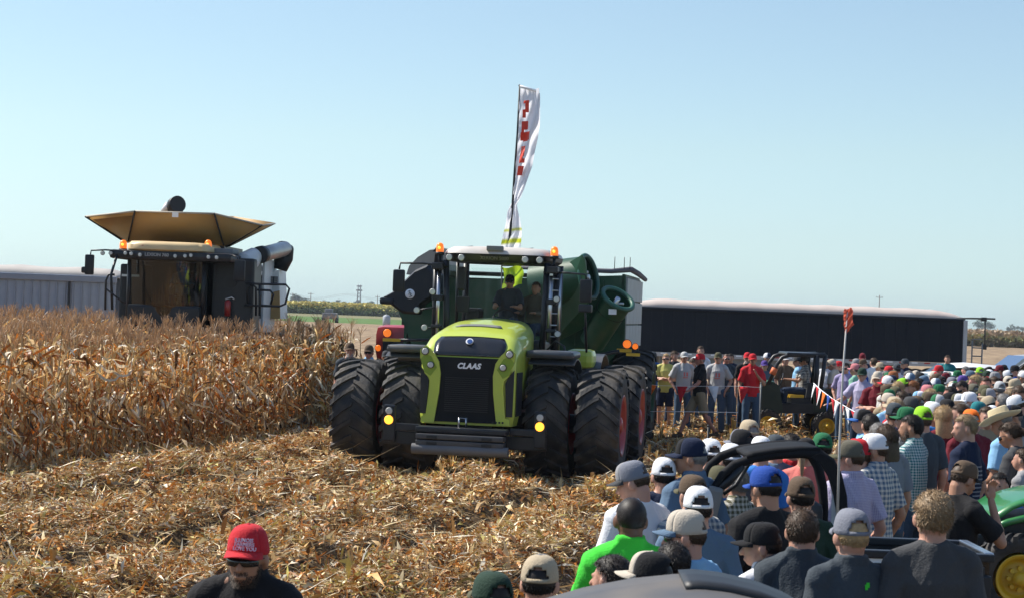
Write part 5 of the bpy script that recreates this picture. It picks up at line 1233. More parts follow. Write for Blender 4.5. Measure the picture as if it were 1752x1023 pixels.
def cap_meshes():
    """baseball cap in head coordinates: front panels, back panels with opening, brim, button"""
    N, Mm = 48, 12; zb = 1.700; out = {}
    def pt(t, u, e=0):
        a = u*math.pi/2; r = math.cos(a)**.6 if u < 1 else 0; front = max(0, math.sin(t)); seam = 1-.018*abs(math.cos(3*t+math.pi/2))**12
        return ((.0875+e)*math.cos(t)*r*seam, -.009+(.1075+e)*math.sin(t)*r*seam, zb+.004-.012*(1-front)*(1-u)+(.109+.010*front*(1-u))*math.sin(a)**.9)
    for part in ('front', 'back'):
        m = MB(); m.v = [pt(2*math.pi*k/N, i/Mm, 0) for i in range(Mm+1) for k in range(N)]
        for i in range(Mm):
            for k in range(N):
                t = math.degrees(2*math.pi*(k+.5)/N); fr = 35 < t < 145; dt = t-270
                if (part == 'front') != fr: continue
                if part == 'back' and abs(dt) < 34 and i >= 1 and (i+.5)/Mm < .40*math.sqrt(max(0, 1-(dt/36)**2))+.03: continue
                m.f.append((i*N+k, i*N+(k+1) % N, (i+1)*N+(k+1) % N, (i+1)*N+k)); m.sm.append(True)
        # inner skin gives the fabric an edge
        o = len(m.v); m.v += [(x*.965, -.008+(y+.008)*.965, z-.003) for x, y, z in m.v]; ff = list(m.f)
        for f in ff: m.f.append(tuple(i+o for i in f[::-1])); m.sm.append(True)
        cnt = {}
        for f in ff:
            for a, b in zip(f, f[1:]+f[:1]): cnt[(min(a, b), max(a, b))] = cnt.get((min(a, b), max(a, b)), 0)+1
        for (a, b), c in cnt.items():
            if c == 1: m.f.append((a, b, b+o, a+o)); m.sm.append(False)
        out[part] = m.mesh('cap' if part == 'front' else 'back_panel')
    m = MB(); P = []
    for i in range(6):
        v = i/5; row = []
        for k in range(17):
            t = math.radians(90+62*(k/8-1)); x0, y0, z0 = pt(t, 0); ext = .072*v*math.cos((k/8-1)*1.35)**.7 if abs(k/8-1) < 1 else 0
            row.append((x0*(1+.02*v), y0+ext, zb+.010-.034*(x0/.093)**2*(.25+.75*v)-.010*v))
        P.append(row)
    m.sheet(P, .004); out['brim'] = m.mesh('brim')
    m = MB(); m.ball((0, -.009, zb+.113), .008, 8, 6, (1, 1, .6)); out['button'] = m.mesh('button')
    # beanie / closed crown
    m = MB(); P = [[pt(2*math.pi*k/N, i/Mm) for k in range(N)] for i in range(Mm+1)]; m.grid(P, closed_u=True); out['full'] = m.mesh('beanie')
    # straw hat
    m = MB(); prof = [(.0, 1.815), (.05, 1.812), (.078, 1.822), (.088, 1.812), (.098, 1.74), (.103, 1.715), (.108, 1.708), (.14, 1.70), (.175, 1.708), (.195, 1.725), (.197, 1.722), (.175, 1.702), (.14, 1.694), (.10, 1.70)]
    vs = []; n = 36
    for r, z in prof:
        for k in range(n):
            t = 2*math.pi*k/n; up = max(0, (r-.12)/.075)*abs(math.cos(t))**2*.035; vs.append((r*math.cos(t)*.93, -.008+r*math.sin(t)*1.12, z+up))
    m.add(vs, [(i*n+k, i*n+(k+1) % n, (i+1)*n+(k+1) % n, (i+1)*n+k) for i in range(len(prof)-1) for k in range(n)], True); out['straw'] = m.mesh('straw_hat')
    m = MB(); m.grid([[(r*math.cos(2*math.pi*k/n)*.94, -.008+r*math.sin(2*math.pi*k/n)*1.13, z) for k in range(n)] for r, z in ((.1035, 1.716), (.1005, 1.738))], closed_u=True); out['band'] = m.mesh('hat_band')
    m = MB()                                                        # sunglasses
    P = []
    for z in (1.688, 1.668, 1.652): P.append([((.076)*math.sin(a), .032+(.078)*math.cos(a)-(0 if abs(a) > .12 else .004), z+(.006 if abs(a) < .15 and z < 1.66 else 0)) for a in np.linspace(-1.15, 1.15, 19)])
    m.sheet(P, .003)
    for s in (-1, 1): m.tube([(s*.070, .058, 1.682), (s*.079, .0, 1.676), (s*.080, -.02, 1.668)], .003, 5)
    out['glasses'] = m.mesh('sunglasses')
    m = MB()
    for s in (-1, 1): m.ball((s*.030, .0865, 1.672), .0115, 10, 8, (1, .5, .62))
    out['eyes'] = m.mesh('eyes')
    return out
CAPM = cap_meshes()
COL = dict(white=(.74, .75, .78), grey=(.30, .30, .31), lightgrey=(.45, .46, .47), charcoal=(.060, .062, .066), black=(.014, .014, .016), navy=(.012, .020, .050), slate=(.050, .062, .075), blue=(.04, .14, .42), royal=(.02, .07, .33), sky=(.25, .48, .72), teal=(.02, .18, .20),
    steel=(.10, .16, .24), denim=(.055, .10, .17), darkdenim=(.02, .035, .07), khaki=(.33, .26, .17), tan=(.44, .36, .25), beige=(.52, .46, .38), olive=(.10, .095, .055), brown=(.11, .075, .05), green=(.02, .14, .06), lime=(.28, .62, .03), darkgreen=(.02, .045, .03), mint=(.22, .45, .33),
    red=(.55, .025, .035), maroon=(.14, .012, .022), salmon=(.72, .20, .17), orange=(.85, .17, .02), pink=(.55, .20, .22), purple=(.10, .06, .28), lavender=(.34, .30, .50), yellow=(.52, .50, .16), vivid=(.06, .62, .05), coolgrey=(.20, .21, .25), straw=(.62, .52, .33), camo=(.13, .12, .09), rust=(.35, .12, .05), brightblue=(.04, .20, .60), greyblue=(.12, .16, .22))
SKINC = dict(fair=(.52, .28, .20), tan=(.42, .22, .14), brown=(.16, .075, .045), red=(.50, .22, .16)); HAIRC = dict(blond=(.42, .29, .15), brown=(.07, .042, .025), dark=(.018, .013, .011), grey=(.22, .21, .20), sandy=(.30, .205, .115), white=(.5, .49, .46), ginger=(.28, .11, .04))
def cloth(c, pat=''):
    nm = 'cloth_'+c+('_'+pat if pat else '')
    if nm in MATS: return MATS[nm]
    base = COL[c]; m = mat(nm, base, .85, spec=.2, var=.10, nscale=5, bump=.25, bscale=90); t = m.node_tree; b = t.nodes['Principled BSDF']; b.inputs['Sheen Weight'].default_value = .04
    if pat:
        src = b.inputs['Base Color'].links[0].from_socket; N = t.nodes.new; L = t.links.new; tc = N('ShaderNodeTexCoord')
        def bars(axis, sc_, thr):
            w = N('ShaderNodeTexWave'); w.wave_type = 'BANDS'; w.bands_direction = axis; w.inputs['Scale'].default_value = sc_; L(tc.outputs['Object'], w.inputs['Vector'])
            mt = N('ShaderNodeMath'); mt.operation = 'GREATER_THAN'; L(w.outputs['Fac'], mt.inputs[0]); mt.inputs[1].default_value = thr; return mt.outputs[0]
        s, th = {'check': (13, .5), 'fine': (28, .62), 'plaid': (8, .55), 'stripes': (20, .55)}[pat]
        fac = bars('Z', s, th)
        if pat != 'stripes':
            a = N('ShaderNodeMath'); a.operation = 'ADD'; L(fac, a.inputs[0]); L(bars('X', s, th), a.inputs[1]); h = N('ShaderNodeMath'); h.operation = 'MULTIPLY'; h.inputs[1].default_value = .5; L(a.outputs[0], h.inputs[0]); fac = h.outputs[0]
        mx = N('ShaderNodeMix'); mx.data_type = 'RGBA'; L(fac, mx.inputs[0]); L(src, mx.inputs[6]); mx.inputs[7].default_value = {'check': (.62, .68, .66, 1), 'fine': (.60, .58, .68, 1), 'plaid': (.60, .58, .52, 1), 'stripes': (.7, .7, .72, 1)}[pat]; L(mx.outputs[2], b.inputs['Base Color'])
    return m
def skin(n):
    m = mat('skin_'+n, SKINC[n], .5, spec=.4, var=.12, nscale=14, bump=.08, bscale=60); b = m.node_tree.nodes['Principled BSDF']; b.inputs['Subsurface Weight'].default_value = .12; b.inputs['Subsurface Radius'].default_value = (.012, .004, .002); return m
def hairm(n):
    return mat('hair_'+n, HAIRC[n], .55, spec=.35, var=.45, nscale=60)
_MC = {}
def cached(key, fn):
    if key not in _MC: _MC[key] = fn()
    return _MC[key]
def part(name, me, material, parent, M=None):
    o = bpy.data.objects.new(name, me)
    if not me.materials: me.materials.append(None)
    link(o, parent); o.material_slots[0].link = 'OBJECT'; o.material_slots[0].material = material
    if M is not None: o.matrix_local = M
    return o
PEOPLE = []
def person(px, top, D, face=0, pose='stand', shirt='tee:grey', legs='jeans:denim', cap=None, hair='short:brown', sk='fair', label=None, glasses=False, beard=None, far=False, base=None, height=None, capturn=0, anchor=None, group='spectators in the field', eyes=None):
    """px, top: where the head top is seen; D: distance in metres; face: degrees, 0 = back to us, 90 = toward the left of the picture"""
    p = V(px, top, D); z0 = float(gz(p.x, D)) if base is None else base; h = (p.z-z0) if height is None else height
    full = (1.825 if cap else 1.80)-.022-POSES[pose].get('sink', 0); s = h/full
    sx = min(max(s, .92), 1.06) if s > .8 else s*1.04
    root = empty('person', (p.x, D, z0), R(face)); root.scale = (sx, sx, s)
    fine = D < 16
    bm = cached(('body', pose, fine), lambda: body_mesh(pose, fine)); part('body', bm, skin(sk), root)
    kind, c = shirt.split(':')[:2]; pat = shirt.split(':')[2] if shirt.count(':') > 1 else ''
    k2 = {'tee': 'tee', 'polo': 'polo', 'shirt': 'polo', 'long': 'long'}[kind]; sv = (len(PEOPLE) % 3) if D < 16 else 0
    part('shirt', cached(('shirt', pose, k2, sv), lambda: shirt_mesh(pose, k2, 11+sv)), cloth(c, pat), root)
    lk, lc = legs.split(':'); part('shorts' if lk == 'shorts' else 'trousers', cached(('leg', pose, lk == 'shorts'), lambda: trouser_mesh(pose, lk, 3)), cloth(lc), root)
    part('shoes', cached(('shoe', pose), lambda: shoe_mesh(pose)), cloth('brown' if len(PEOPLE) % 2 else 'charcoal'), root)
    HM = head_M(pose)
    hs, hc = hair.split(':')
    if hs != 'none':
        st = hs; cpd = bool(cap) and st != 'long'
        part('hair', cached(('hair', st, cpd, len(PEOPLE) % 2 if D < 16 else 0), lambda: hair_mesh(st, len(PEOPLE) % 2+3, cpd)), hairm(hc), root, HM)
    if cap:
        cp = cap.split(':'); cf = cp[0]
        if cf == 'straw': c_ = part('straw_hat', CAPM['straw'], cloth('straw'), root, HM); part('hat_band', CAPM['band'], cloth('brown'), c_)
        elif cf == 'beanie': part('beanie', CAPM['full'], cloth(cp[1]), root, HM)
        else:
            cb = cp[1] if len(cp) > 1 else cf; br = cp[2] if len(cp) > 2 else cf
            MM = HM @ Matrix.Rotation(R(capturn), 4, 'Z')
            c_ = part('cap', CAPM['front'], cloth(cf), root, MM); part('back_panel', CAPM['back'], cloth(cb), c_); part('brim', CAPM['brim'], cloth(br), c_); part('button', CAPM['button'], cloth(br), c_)
    if glasses: part('sunglasses', CAPM['glasses'], GLOSS, root, HM)
    else:
        fa = face % 360
        if 70 < fa < 290 and not glasses: part('eyes', CAPM['eyes'], mat('eye_dark', (.03, .025, .02), .3), root, HM)
    if beard: part('beard', cached('beard', beard_mesh), hairm(beard), root, HM)
    word = {'tee': 't-shirt', 'polo': 'polo shirt', 'shirt': 'shirt', 'long': 'long-sleeved shirt'}[kind]
    nm = lambda q: {'vivid': 'bright green', 'coolgrey': 'cool grey', 'greyblue': 'grey blue', 'lightgrey': 'pale grey', 'darkgreen': 'dark green', 'brightblue': 'bright blue', 'royal': 'royal blue', 'sky': 'sky blue', 'steel': 'steel blue'}.get(q, q)
    hd = ('straw hat' if cap and cap[:5] == 'straw' else (nm(cap.split(':')[1])+' beanie') if cap and cap[:6] == 'beanie' else nm(cap.split(':')[0])+' cap') if cap else {'long': 'long ', 'pony': 'tied-back ', 'curly': 'curly ', 'tousled': 'tousled ', 'short': 'short ', 'buzz': 'cropped ', 'none': 'bald '}[hs]+hc+' hair'
    pt = {'check': 'checked ', 'fine': 'finely checked ', 'plaid': 'plaid ', 'stripes': 'striped '}.get(pat, '')
    PEOPLE.append(dict(o=root, px=px, top=top, D=D, base=f'{hd} and {nm(c)} {pt}{word}', label=label, anchor=anchor, group=group, s=hd, face=face))
    return root
def decal(root, rects, colour, back=True, name='shirt_print'):
    """flat print pressed onto the shirt: rects (x0, x1, z0, z1) in body coordinates"""
    from mathutils.bvhtree import BVHTree
    sh = [c for c in root.children if c.name.startswith('shirt')][0]; me = sh.data
    key = ('bvh', me.name); bv = cached(key, lambda: BVHTree.FromPolygons([v.co for v in me.vertices], [tuple(p.vertices) for p in me.polygons])); m = MB(); sg = -1 if back else 1
    for x0, x1, z0, z1 in rects:
        nx = max(2, int(abs(x1-x0)/.03)+2); nz = max(2, int(abs(z1-z0)/.03)+2); P = []
        for z in np.linspace(z0, z1, nz):
            row = []
            for x in np.linspace(x0, x1, nx):
                h = bv.ray_cast(Vector((x, sg*.6, z)), Vector((0, -sg, 0)))[0]; row.append((h if h else Vector((x, sg*.12, z)))+Vector((0, sg*.003, 0)))
            P.append(row)
        m.grid(P)
    o = bpy.data.objects.new(name, m.mesh(name, cloth(colour))); link(o, sh); return o
def dirword(face):
    a = face % 360
    return 'facing away' if a < 50 or a > 310 else 'facing left' if a < 130 else 'facing the camera' if a < 230 else 'facing right'
def label_people():
    anchors = [q for q in PEOPLE if q['anchor']]; used = {}
    for q in PEOPLE:
        if q['label']: used[q['label']] = 1; q['final'] = q['label']
    for q in PEOPLE:
        if q['label']: continue
        cands = sorted(anchors, key=lambda a: (a['px']-q['px'])**2+((a['top']-q['top'])*1.3)**2); got = None
        opts = ['person with '+q['base'], f"person {dirword(q['face'])}, {q['base']}"]
        for a in cands[:8]:
            dx, dy = q['px']-a['px'], q['top']-a['top']
            w = ('left of' if dx < 0 else 'right of') if abs(dx) > abs(dy)*.8 else ('behind' if dy < 0 else 'in front of')
            dist = math.hypot(dx, dy); pre = 'just ' if dist < 28 else ''
            opts.append(f"{q['base']}, {pre}{w} {a['anchor']}")
        for a in cands[:6]:
            for a2 in cands[:6]:
                if a['px'] < q['px'] < a2['px']: opts.append(f"{q['s']}, between {a['anchor']} and {a2['anchor']}")
        for i, o in enumerate(opts):
            if o not in used and len(o.split()) <= 16 and (i >= 2 or sum(1 for z in PEOPLE if z['base'] == q['base']) == 1): got = o; break
        if got is None:
            for a in cands:
                o = f"{q['base']}, some way from {a['anchor']}"
                if o not in used: got = o; break
        used[got] = 1; q['final'] = got
    for q in PEOPLE: tag(q['o'], q['final'], 'person', q['group'])

_T('d_people')
# ---------------------------------------------------------------- spectators in the foreground
P_ = person
r = P_(428, 890, 8.4, 176, 'nod', 'polo:black', 'jeans:denim', 'red', 'short:brown', 'tan', 'bearded person in red cap, sunglasses and black polo at the lower left', glasses=True, beard='brown', base=.05)
HMx = head_M('nod')
for i, tx in enumerate(('ILLINOIS', 'FARMERS', 'LOVE YOU')):       # printing on the cap front
    text('lettering', tx, .021, mat('cap_print', (.62, .52, .66), .6), r, HMx @ Matrix.Translation((-.018, .1055-.0050*i+.0045, 1.762-.0185*i+.002)) @ Matrix.Rotation(R(180), 4, 'Z') @ Matrix.Rotation(R(82), 4, 'X'), extrude=.002, bold=.0006)
P_(845, 972, 7.9, 25, 'stand', 'tee:darkgreen', 'jeans:denim', 'olive:darkgreen:olive', 'short:dark', 'fair', 'person in plain dark olive cap at the bottom edge, left of the grey mesh cap')
P_(925, 944, 8.4, -8, 'stand', 'tee:brown', 'jeans:denim', 'coolgrey:tan:coolgrey', 'short:dark', 'fair', 'person seen from behind in tan mesh cap with open back, bottom centre')
P_(1050, 950, 9.0, 55, 'stand', 'tee:black', 'jeans:denim', None, 'curly:dark', 'fair', 'person with curly black hair just below the bright green polo shirt')
P_(1081, 847, 9.9, 8, 'chin', 'polo:vivid', 'jeans:denim', None, 'buzz:dark', 'brown', 'person in bright green polo shirt with cropped black hair', anchor='bright green polo', glasses=True)
P_(1117, 938, 8.5, 68, 'stand', 'tee:grey', 'jeans:denim', 'beige:black:beige', 'short:dark', 'fair', 'person in beige and black cap turned left at the bottom centre')
P_(1153, 925, 9.4, 15, 'stand', 'tee:charcoal', 'jeans:denim', None, 'short:dark', 'fair', 'dark-haired head between the beige cap and the grey trucker cap')
P_(1096, 783, 12.2, 38, 'turndown', 'tee:white', 'jeans:denim', 'grey:coolgrey:charcoal', 'short:brown', 'fair', 'person in plain white t-shirt and grey cap looking down to the left', anchor='white t-shirt person')
P_(1137, 779, 13.6, 10, 'stand', 'tee:navy', 'jeans:denim', 'white', 'short:dark', 'fair', 'white cap seen from behind right beside the white t-shirt person')
P_(1187, 745, 13.6, 40, 'turned', 'shirt:steel', 'jeans:denim', 'black:navy:navy', 'short:grey', 'tan', 'person in dark patterned cap and blue shirt in front of the cart tyre', anchor='dark patterned cap')
P_(1187, 808, 12.2, 30, 'stand', 'shirt:greyblue:plaid', 'jeans:denim', 'olive:brown:olive', 'short:grey', 'fair', 'olive brown cap peeping up behind the white mesh cap')
q_ = P_(1196, 827, 11.0, 5, 'stand', 'tee:steel', 'jeans:denim', 'grey:white:grey', 'short:dark', 'fair', 'person in white mesh cap and steel blue t-shirt with faded print', anchor='white mesh cap')
decal(q_, [(-.10+.028*k, -.085+.028*k, 1.02, 1.30-.012*k) for k in range(8)]+[(-.12, -.02, 1.31, 1.37)], 'lightgrey')
P_(1180, 867, 9.6, 42, 'turned', 'tee:sky', 'jeans:denim', 'beige:beige:steel', 'short:brown', 'fair', 'person in beige trucker cap with blue brim, sunglasses and pale blue t-shirt', glasses=True, anchor='beige trucker cap')
P_(1315, 793, 11.7, 28, 'reach', 'tee:black', 'jeans:denim', 'royal', 'short:dark', 'tan', 'broad person in royal blue cap and black t-shirt reaching left', anchor='royal blue cap')
P_(1372, 811, 12.0, 12, 'stand', 'tee:darkgreen', 'jeans:denim', 'olive:brown:brown', 'short:dark', 'fair', 'person in olive brown cap inside the roll cage outline, seen from behind', glasses=True)
P_(1310, 889, 10.0, 42, 'turned', 'polo:white', 'jeans:denim', 'black', 'short:dark', 'fair', 'person in black cap with strap opening looking left', anchor='black strap cap')
P_(1374, 868, 9.9, -6, 'heavy', 'polo:slate', 'jeans:denim', None, 'short:brown', 'fair', 'broad person with short brown hair and dark slate polo shirt', anchor='slate polo person')
q_ = P_(1459, 865, 9.4, 14, 'slim', 'polo:slate', 'jeans:denim', 'coolgrey', 'short:blond', 'fair', 'person in blue grey cap with blond hair below and dark polo shirt', anchor='blue grey cap')
decal(q_, [(.03, .045, 1.41, 1.435), (.037, .055, 1.42, 1.445)], 'vivid', name='shirt_logo')
P_(1598, 838, 9.4, 4, 'slim', 'tee:charcoal', 'jeans:denim', None, 'tousled:sandy', 'fair', 'person with tousled sandy hair in plain charcoal t-shirt, back to camera', anchor='tousled sandy hair')
# standing around the trailer and the near roll cage
P_(1642, 783, 14.2, -60, 'phone', 'tee:black', 'shorts:camo', 'tan:brown:black', 'short:brown', 'tan', 'person in tan mesh cap holding a phone to the face', anchor='phone caller')
P_(1458, 749, 14.7, 34, 'turned', 'shirt:lavender:fine', 'jeans:denim', 'brown:camo:olive', 'short:brown', 'fair', 'person in brown camouflage cap and lavender checked shirt', anchor='lavender checked shirt')
P_(1500, 738, 16.0, 40, 'turned', 'shirt:steel:plaid', 'jeans:khaki', 'white:white:navy', 'short:brown', 'tan', 'bearded person in white and navy cap with steel blue shirt', beard='brown', anchor='white and navy cap')
P_(1562, 708, 18.8, 52, 'crossedturn', 'shirt:teal:check', 'jeans:denim', None, 'short:dark', 'tan', 'bearded person in teal checked shirt and blue jeans facing left', beard='dark', anchor='teal checked shirt')
P_(1580, 692, 20.5, 20, 'stand', 'tee:slate', 'jeans:denim', 'lime', 'short:brown', 'fair', 'bright lime cap right above the teal checked shirt', anchor='bright lime cap')
P_(1553, 693, 21.5, 72, 'stand', 'tee:grey', 'jeans:denim', 'green', 'short:brown', 'fair', 'green cap immediately left of the bright lime cap')
P_(1596, 684, 21.6, 30, 'stand', 'tee:brightblue', 'jeans:denim', 'white:white:black', 'short:dark', 'fair', 'tall person in white cap and bright blue t-shirt', anchor='bright blue t-shirt')
q_ = P_(1655, 707, 18.6, 55, 'turned', 'tee:navy', 'jeans:denim', None, 'short:sandy', 'fair', 'person with sandy hair and navy t-shirt printed on the back', anchor='navy t-shirt person')
decal(q_, [(-.09, .09-.01*(k % 3), 1.05+.035*k, 1.062+.035*k) for k in range(9)], 'coolgrey')
P_(1662, 697, 21.0, 12, 'stand', 'tee:maroon', 'jeans:darkdenim', 'orange', 'short:grey', 'red', 'person in bright orange cap and maroon shirt', anchor='bright orange cap')
P_(1724, 694, 20.5, 50, 'down', 'shirt:sky', 'jeans:denim', 'straw', 'short:grey', 'tan', 'person in cream straw hat and sky blue shirt', anchor='straw hat')
P_(1738, 720, 19.6, 62, 'hold', 'tee:charcoal', 'jeans:khaki', None, 'pony:brown', 'tan', 'person with tied-back hair and sunglasses in charcoal t-shirt at right edge', glasses=True, anchor='tied-back hair')
P_(1712, 772, 19.0, 150, 'sit', 'tee:blue', 'jeans:darkdenim', None, 'short:dark', 'fair', 'person sitting low behind the green hood in dark blue clothes', base=-.35, height=1.75)
# row behind the roll cage
for a in ((1217, 747, 15.4, 14, 'tee:navy', 'white', 'short:dark', 'white cap leftmost of the row behind the roll cage'), (1252, 755, 15.2, 16, 'tee:charcoal', 'white', 'short:dark', 'white cap second from left in the row behind the roll cage'),
          (1270, 731, 16.9, 48, 'tee:grey', 'coolgrey:black:coolgrey', 'short:dark', 'grey mesh cap facing left over two white caps'), (1283, 715, 18.2, 20, 'tee:green', 'beige:tan:beige', 'short:grey', 'beige cap topmost behind the roll cage'),
          (1303, 743, 16.4, 10, 'tee:brightblue', 'white:white:white', 'short:brown', 'white cap with bright blue t-shirt behind the roll cage'), (1328, 740, 17.0, 8, 'tee:steel', 'slate', 'short:dark', 'slate blue cap right of three white caps'),
          (1354, 740, 17.3, 20, 'tee:red', None, 'short:dark', 'dark-haired person in red t-shirt behind the roll cage'), (1379, 746, 16.8, -20, 'tee:salmon', 'charcoal:black:charcoal', 'pony:sandy', 'person in charcoal cap and salmon t-shirt behind the roll cage'),
          (1408, 737, 17.0, 0, 'tee:charcoal', 'green', 'short:dark', 'dark green cap above the roll cage corner')):
    P_(a[0], a[1], a[2], a[3], 'stand', a[4], 'jeans:denim', a[5], a[6], 'fair', a[7])
P_(1262, 800, 13.9, 40, 'stand', 'shirt:olive:plaid', 'jeans:denim', None, 'short:grey', 'fair', 'person in olive plaid shirt seen through the roll cage')
P_(1232, 793, 14.4, 20, 'stand', 'tee:blue', 'jeans:denim', 'olive', 'short:grey', 'fair', 'person in blue t-shirt seen through the roll cage windshield')
P_(1470, 747, 16.0, 70, 'stand', 'tee:charcoal', 'jeans:denim', 'red', 'short:brown', 'fair', 'red cap just above the brown camouflage cap')
P_(1478, 697, 21.5, 80, 'stand', 'tee:sky', 'jeans:denim', 'coolgrey:black:blue', 'short:dark', 'fair', 'grey cap with blue brim beside the pennant string', anchor='grey cap with blue brim')
P_(1504, 722, 18.6, 20, 'stand', 'tee:slate', 'jeans:denim', None, 'short:grey', 'fair', 'grey-haired head between the blue brimmed cap and the teal shirt')
P_(1531, 686, 21.8, 8, 'stand', 'tee:royal', 'jeans:denim', 'grey:slate:grey', 'short:brown', 'tan', 'person in grey cap and royal blue t-shirt', anchor='royal blue t-shirt')
P_(1518, 726, 18.0, 30, 'stand', 'tee:coolgrey', 'jeans:denim', None, 'long:brown', 'fair', 'long brown-haired person left of the teal checked shirt')
P_(1490, 706, 20.5, 12, 'stand', 'tee:black', 'jeans:denim', None, 'short:dark', 'fair', 'dark head right behind the grey cap with blue brim')
P_(1752, 766, 19.2, 60, 'stand', 'tee:grey', 'jeans:denim', None, 'short:brown', 'fair', 'person cut off by the right edge above the green hood')

# ---------------------------------------------------------------- people lining the far side
G2 = 'people lining the far side of the field'
for a in ((1118, 600, 48.5, 178, 'crossed', 'long:blue', 'jeans:darkdenim', 'slate', 'short:brown', 'fair', 'bearded person in blue long shirt leftmost right of the tractor wheels', 0, 'brown'),
          (1140, 604, 47.2, 172, 'crossed', 'tee:yellow', 'shorts:navy', None, 'short:blond', 'fair', 'person with short blond hair in yellow top with folded arms', 1, None),
          (1154, 600, 49.5, 200, 'stand', 'tee:charcoal', 'jeans:darkdenim', None, 'long:brown', 'fair', 'long brown-haired person behind the yellow top', 0, None),
          (1171, 600, 46.6, 190, 'pockets', 'tee:lightgrey', 'jeans:denim', 'lightgrey', 'short:grey', 'fair', 'person in grey cap and grey t-shirt with red print', 0, None),
          (1186, 612, 47.8, 175, 'phone', 'tee:coolgrey', 'jeans:denim', None, 'long:brown', 'fair', 'person in grey holding a camera up between two red prints', 0, None),
          (1199, 591, 50.0, 180, 'stand', 'tee:white', 'jeans:denim', None, 'short:brown', 'fair', 'tall brown-haired head above the walking person in red cap', 0, None),
          (1199, 603, 44.0, 105, 'walk', 'polo:black', 'shorts:khaki', 'red', 'short:grey', 'red', 'person in red cap, black shirt and khaki shorts walking left', 0, None),
          (1229, 601, 46.4, 168, 'pockets', 'tee:lightgrey', 'jeans:denim', 'olive', 'short:grey', 'fair', 'person in olive cap and pale grey t-shirt with red print', 0, None),
          (1243, 604, 48.6, 190, 'stand', 'tee:slate', 'jeans:denim', None, 'buzz:brown', 'red', 'shaven-headed person in slate shirt behind the olive cap', 1, None),
          (1250, 604, 50.3, 170, 'stand', 'tee:navy', 'jeans:denim', None, 'short:dark', 'tan', 'dark-haired person in navy half hidden behind the shaven head', 0, None),
          (1279, 601, 47.6, 175, 'stand', 'tee:black', 'jeans:darkdenim', 'red', 'short:grey', 'fair', 'person with grey beard and red cap behind the red polo shirt', 0, 'white'),
          (1288, 603, 44.5, 184, 'chin', 'polo:red', 'jeans:denim', 'red', 'short:brown', 'tan', 'person in red cap and red polo shirt holding hand to chest', 0, None),
          (1313, 602, 50.0, 220, 'stand', 'tee:slate', 'jeans:denim', 'navy:white:navy', 'short:brown', 'fair', 'navy and white cap behind the far utility vehicle windshield', 0, None),
          (1308, 615, 47.0, 190, 'stand', 'tee:steel', 'jeans:denim', 'purple', 'short:brown', 'fair', 'shorter person in purple cap between red polo and utility vehicle', 0, None),
          (1366, 607, 47.6, 80, 'stand', 'tee:sky', 'jeans:denim', 'charcoal', 'short:brown', 'fair', 'person in sky blue shirt seen through the far utility vehicle', 0, None),
          (1375, 601, 49.5, 120, 'stand', 'tee:slate', 'jeans:denim', 'white', 'short:brown', 'fair', 'white cap showing above the far utility vehicle roof', 0, None),
          (1344, 605, 49.0, 200, 'stand', 'tee:brown', 'jeans:denim', 'lightgrey', 'short:grey', 'fair', 'pale cap above the front of the far utility vehicle roof', 0, None),
          (1413, 613, 48.4, 150, 'stand', 'tee:white', 'jeans:denim', None, 'short:dark', 'tan', 'dark-haired person in white just right of the far utility vehicle', 0, None),
          (1428, 612, 46.4, 60, 'down', 'tee:beige', 'jeans:black', 'beige', 'short:grey', 'fair', 'person in beige cap and beige t-shirt by the whip flag pole', 0, None),
          (1436, 616, 47.8, 110, 'stand', 'tee:navy', 'jeans:denim', 'red', 'short:dark', 'fair', 'red cap immediately left of the whip flag pole', 0, None),
          (1447, 620, 44.6, 150, 'pockets', 'tee:lavender', 'jeans:denim', None, 'short:dark', 'fair', 'person in pale lavender t-shirt right of the whip flag pole', 1, None),
          (1464, 620, 42.4, 60, 'pockets', 'tee:mint', 'jeans:denim', 'pink:pink:pink', 'short:brown', 'fair', 'person in mint green t-shirt and faded pink cap', 0, None),
          (1476, 627, 38.8, 150, 'reach', 'shirt:lavender:fine', 'jeans:darkdenim', 'darkgreen', 'short:brown', 'fair', 'person in dark green cap and lavender checked shirt reaching for the pennants', 0, None),
          (1502, 633, 35.4, 160, 'crossed', 'polo:maroon', 'jeans:denim', 'beige:beige:beige', 'short:brown', 'fair', 'person in beige cap and maroon shirt with folded arms', 0, None),
          (1519, 641, 33.2, 50, 'stand', 'shirt:beige:stripes', 'jeans:denim', 'red:white:red', 'short:brown', 'fair', 'person in red and white cap and beige striped shirt', 0, None)):
    kw = {}
    q_ = P_(a[0], a[1], a[2], a[3], a[4], a[5], a[6], a[7], a[8], a[9], a[10], glasses=bool(a[11]), beard=a[12], group=G2, anchor={1140: 'yellow top', 1288: 'red polo', 1464: 'mint t-shirt', 1502: 'maroon shirt', 1519: 'red and white cap'}.get(a[0]))
    if a[0] in (1171, 1229): decal(q_, [(-.07, -.03, 1.24, 1.33), (.0, .03, 1.24, 1.33), (-.07, .05, 1.20, 1.22)], 'salmon', back=False)
P_(599, 584, 38.5, 190, 'stand', 'tee:slate', 'jeans:denim', 'brown', 'short:brown', 'fair', 'bearded person in dark grey shirt left of the tractor by the maize', beard='white', group=G2)
P_(632, 588, 39.0, 170, 'stand', 'long:sky', 'jeans:denim', 'brown', 'short:brown', 'red', 'person in pale blue shirt left of the tractor beside the dark shirt', glasses=True, group=G2)
P_(661, 598, 40.5, 180, 'stand', 'tee:charcoal', 'jeans:denim', 'charcoal', 'short:brown', 'tan', 'dark-clothed person peeping between tractor wheel and red tractor', group=G2)
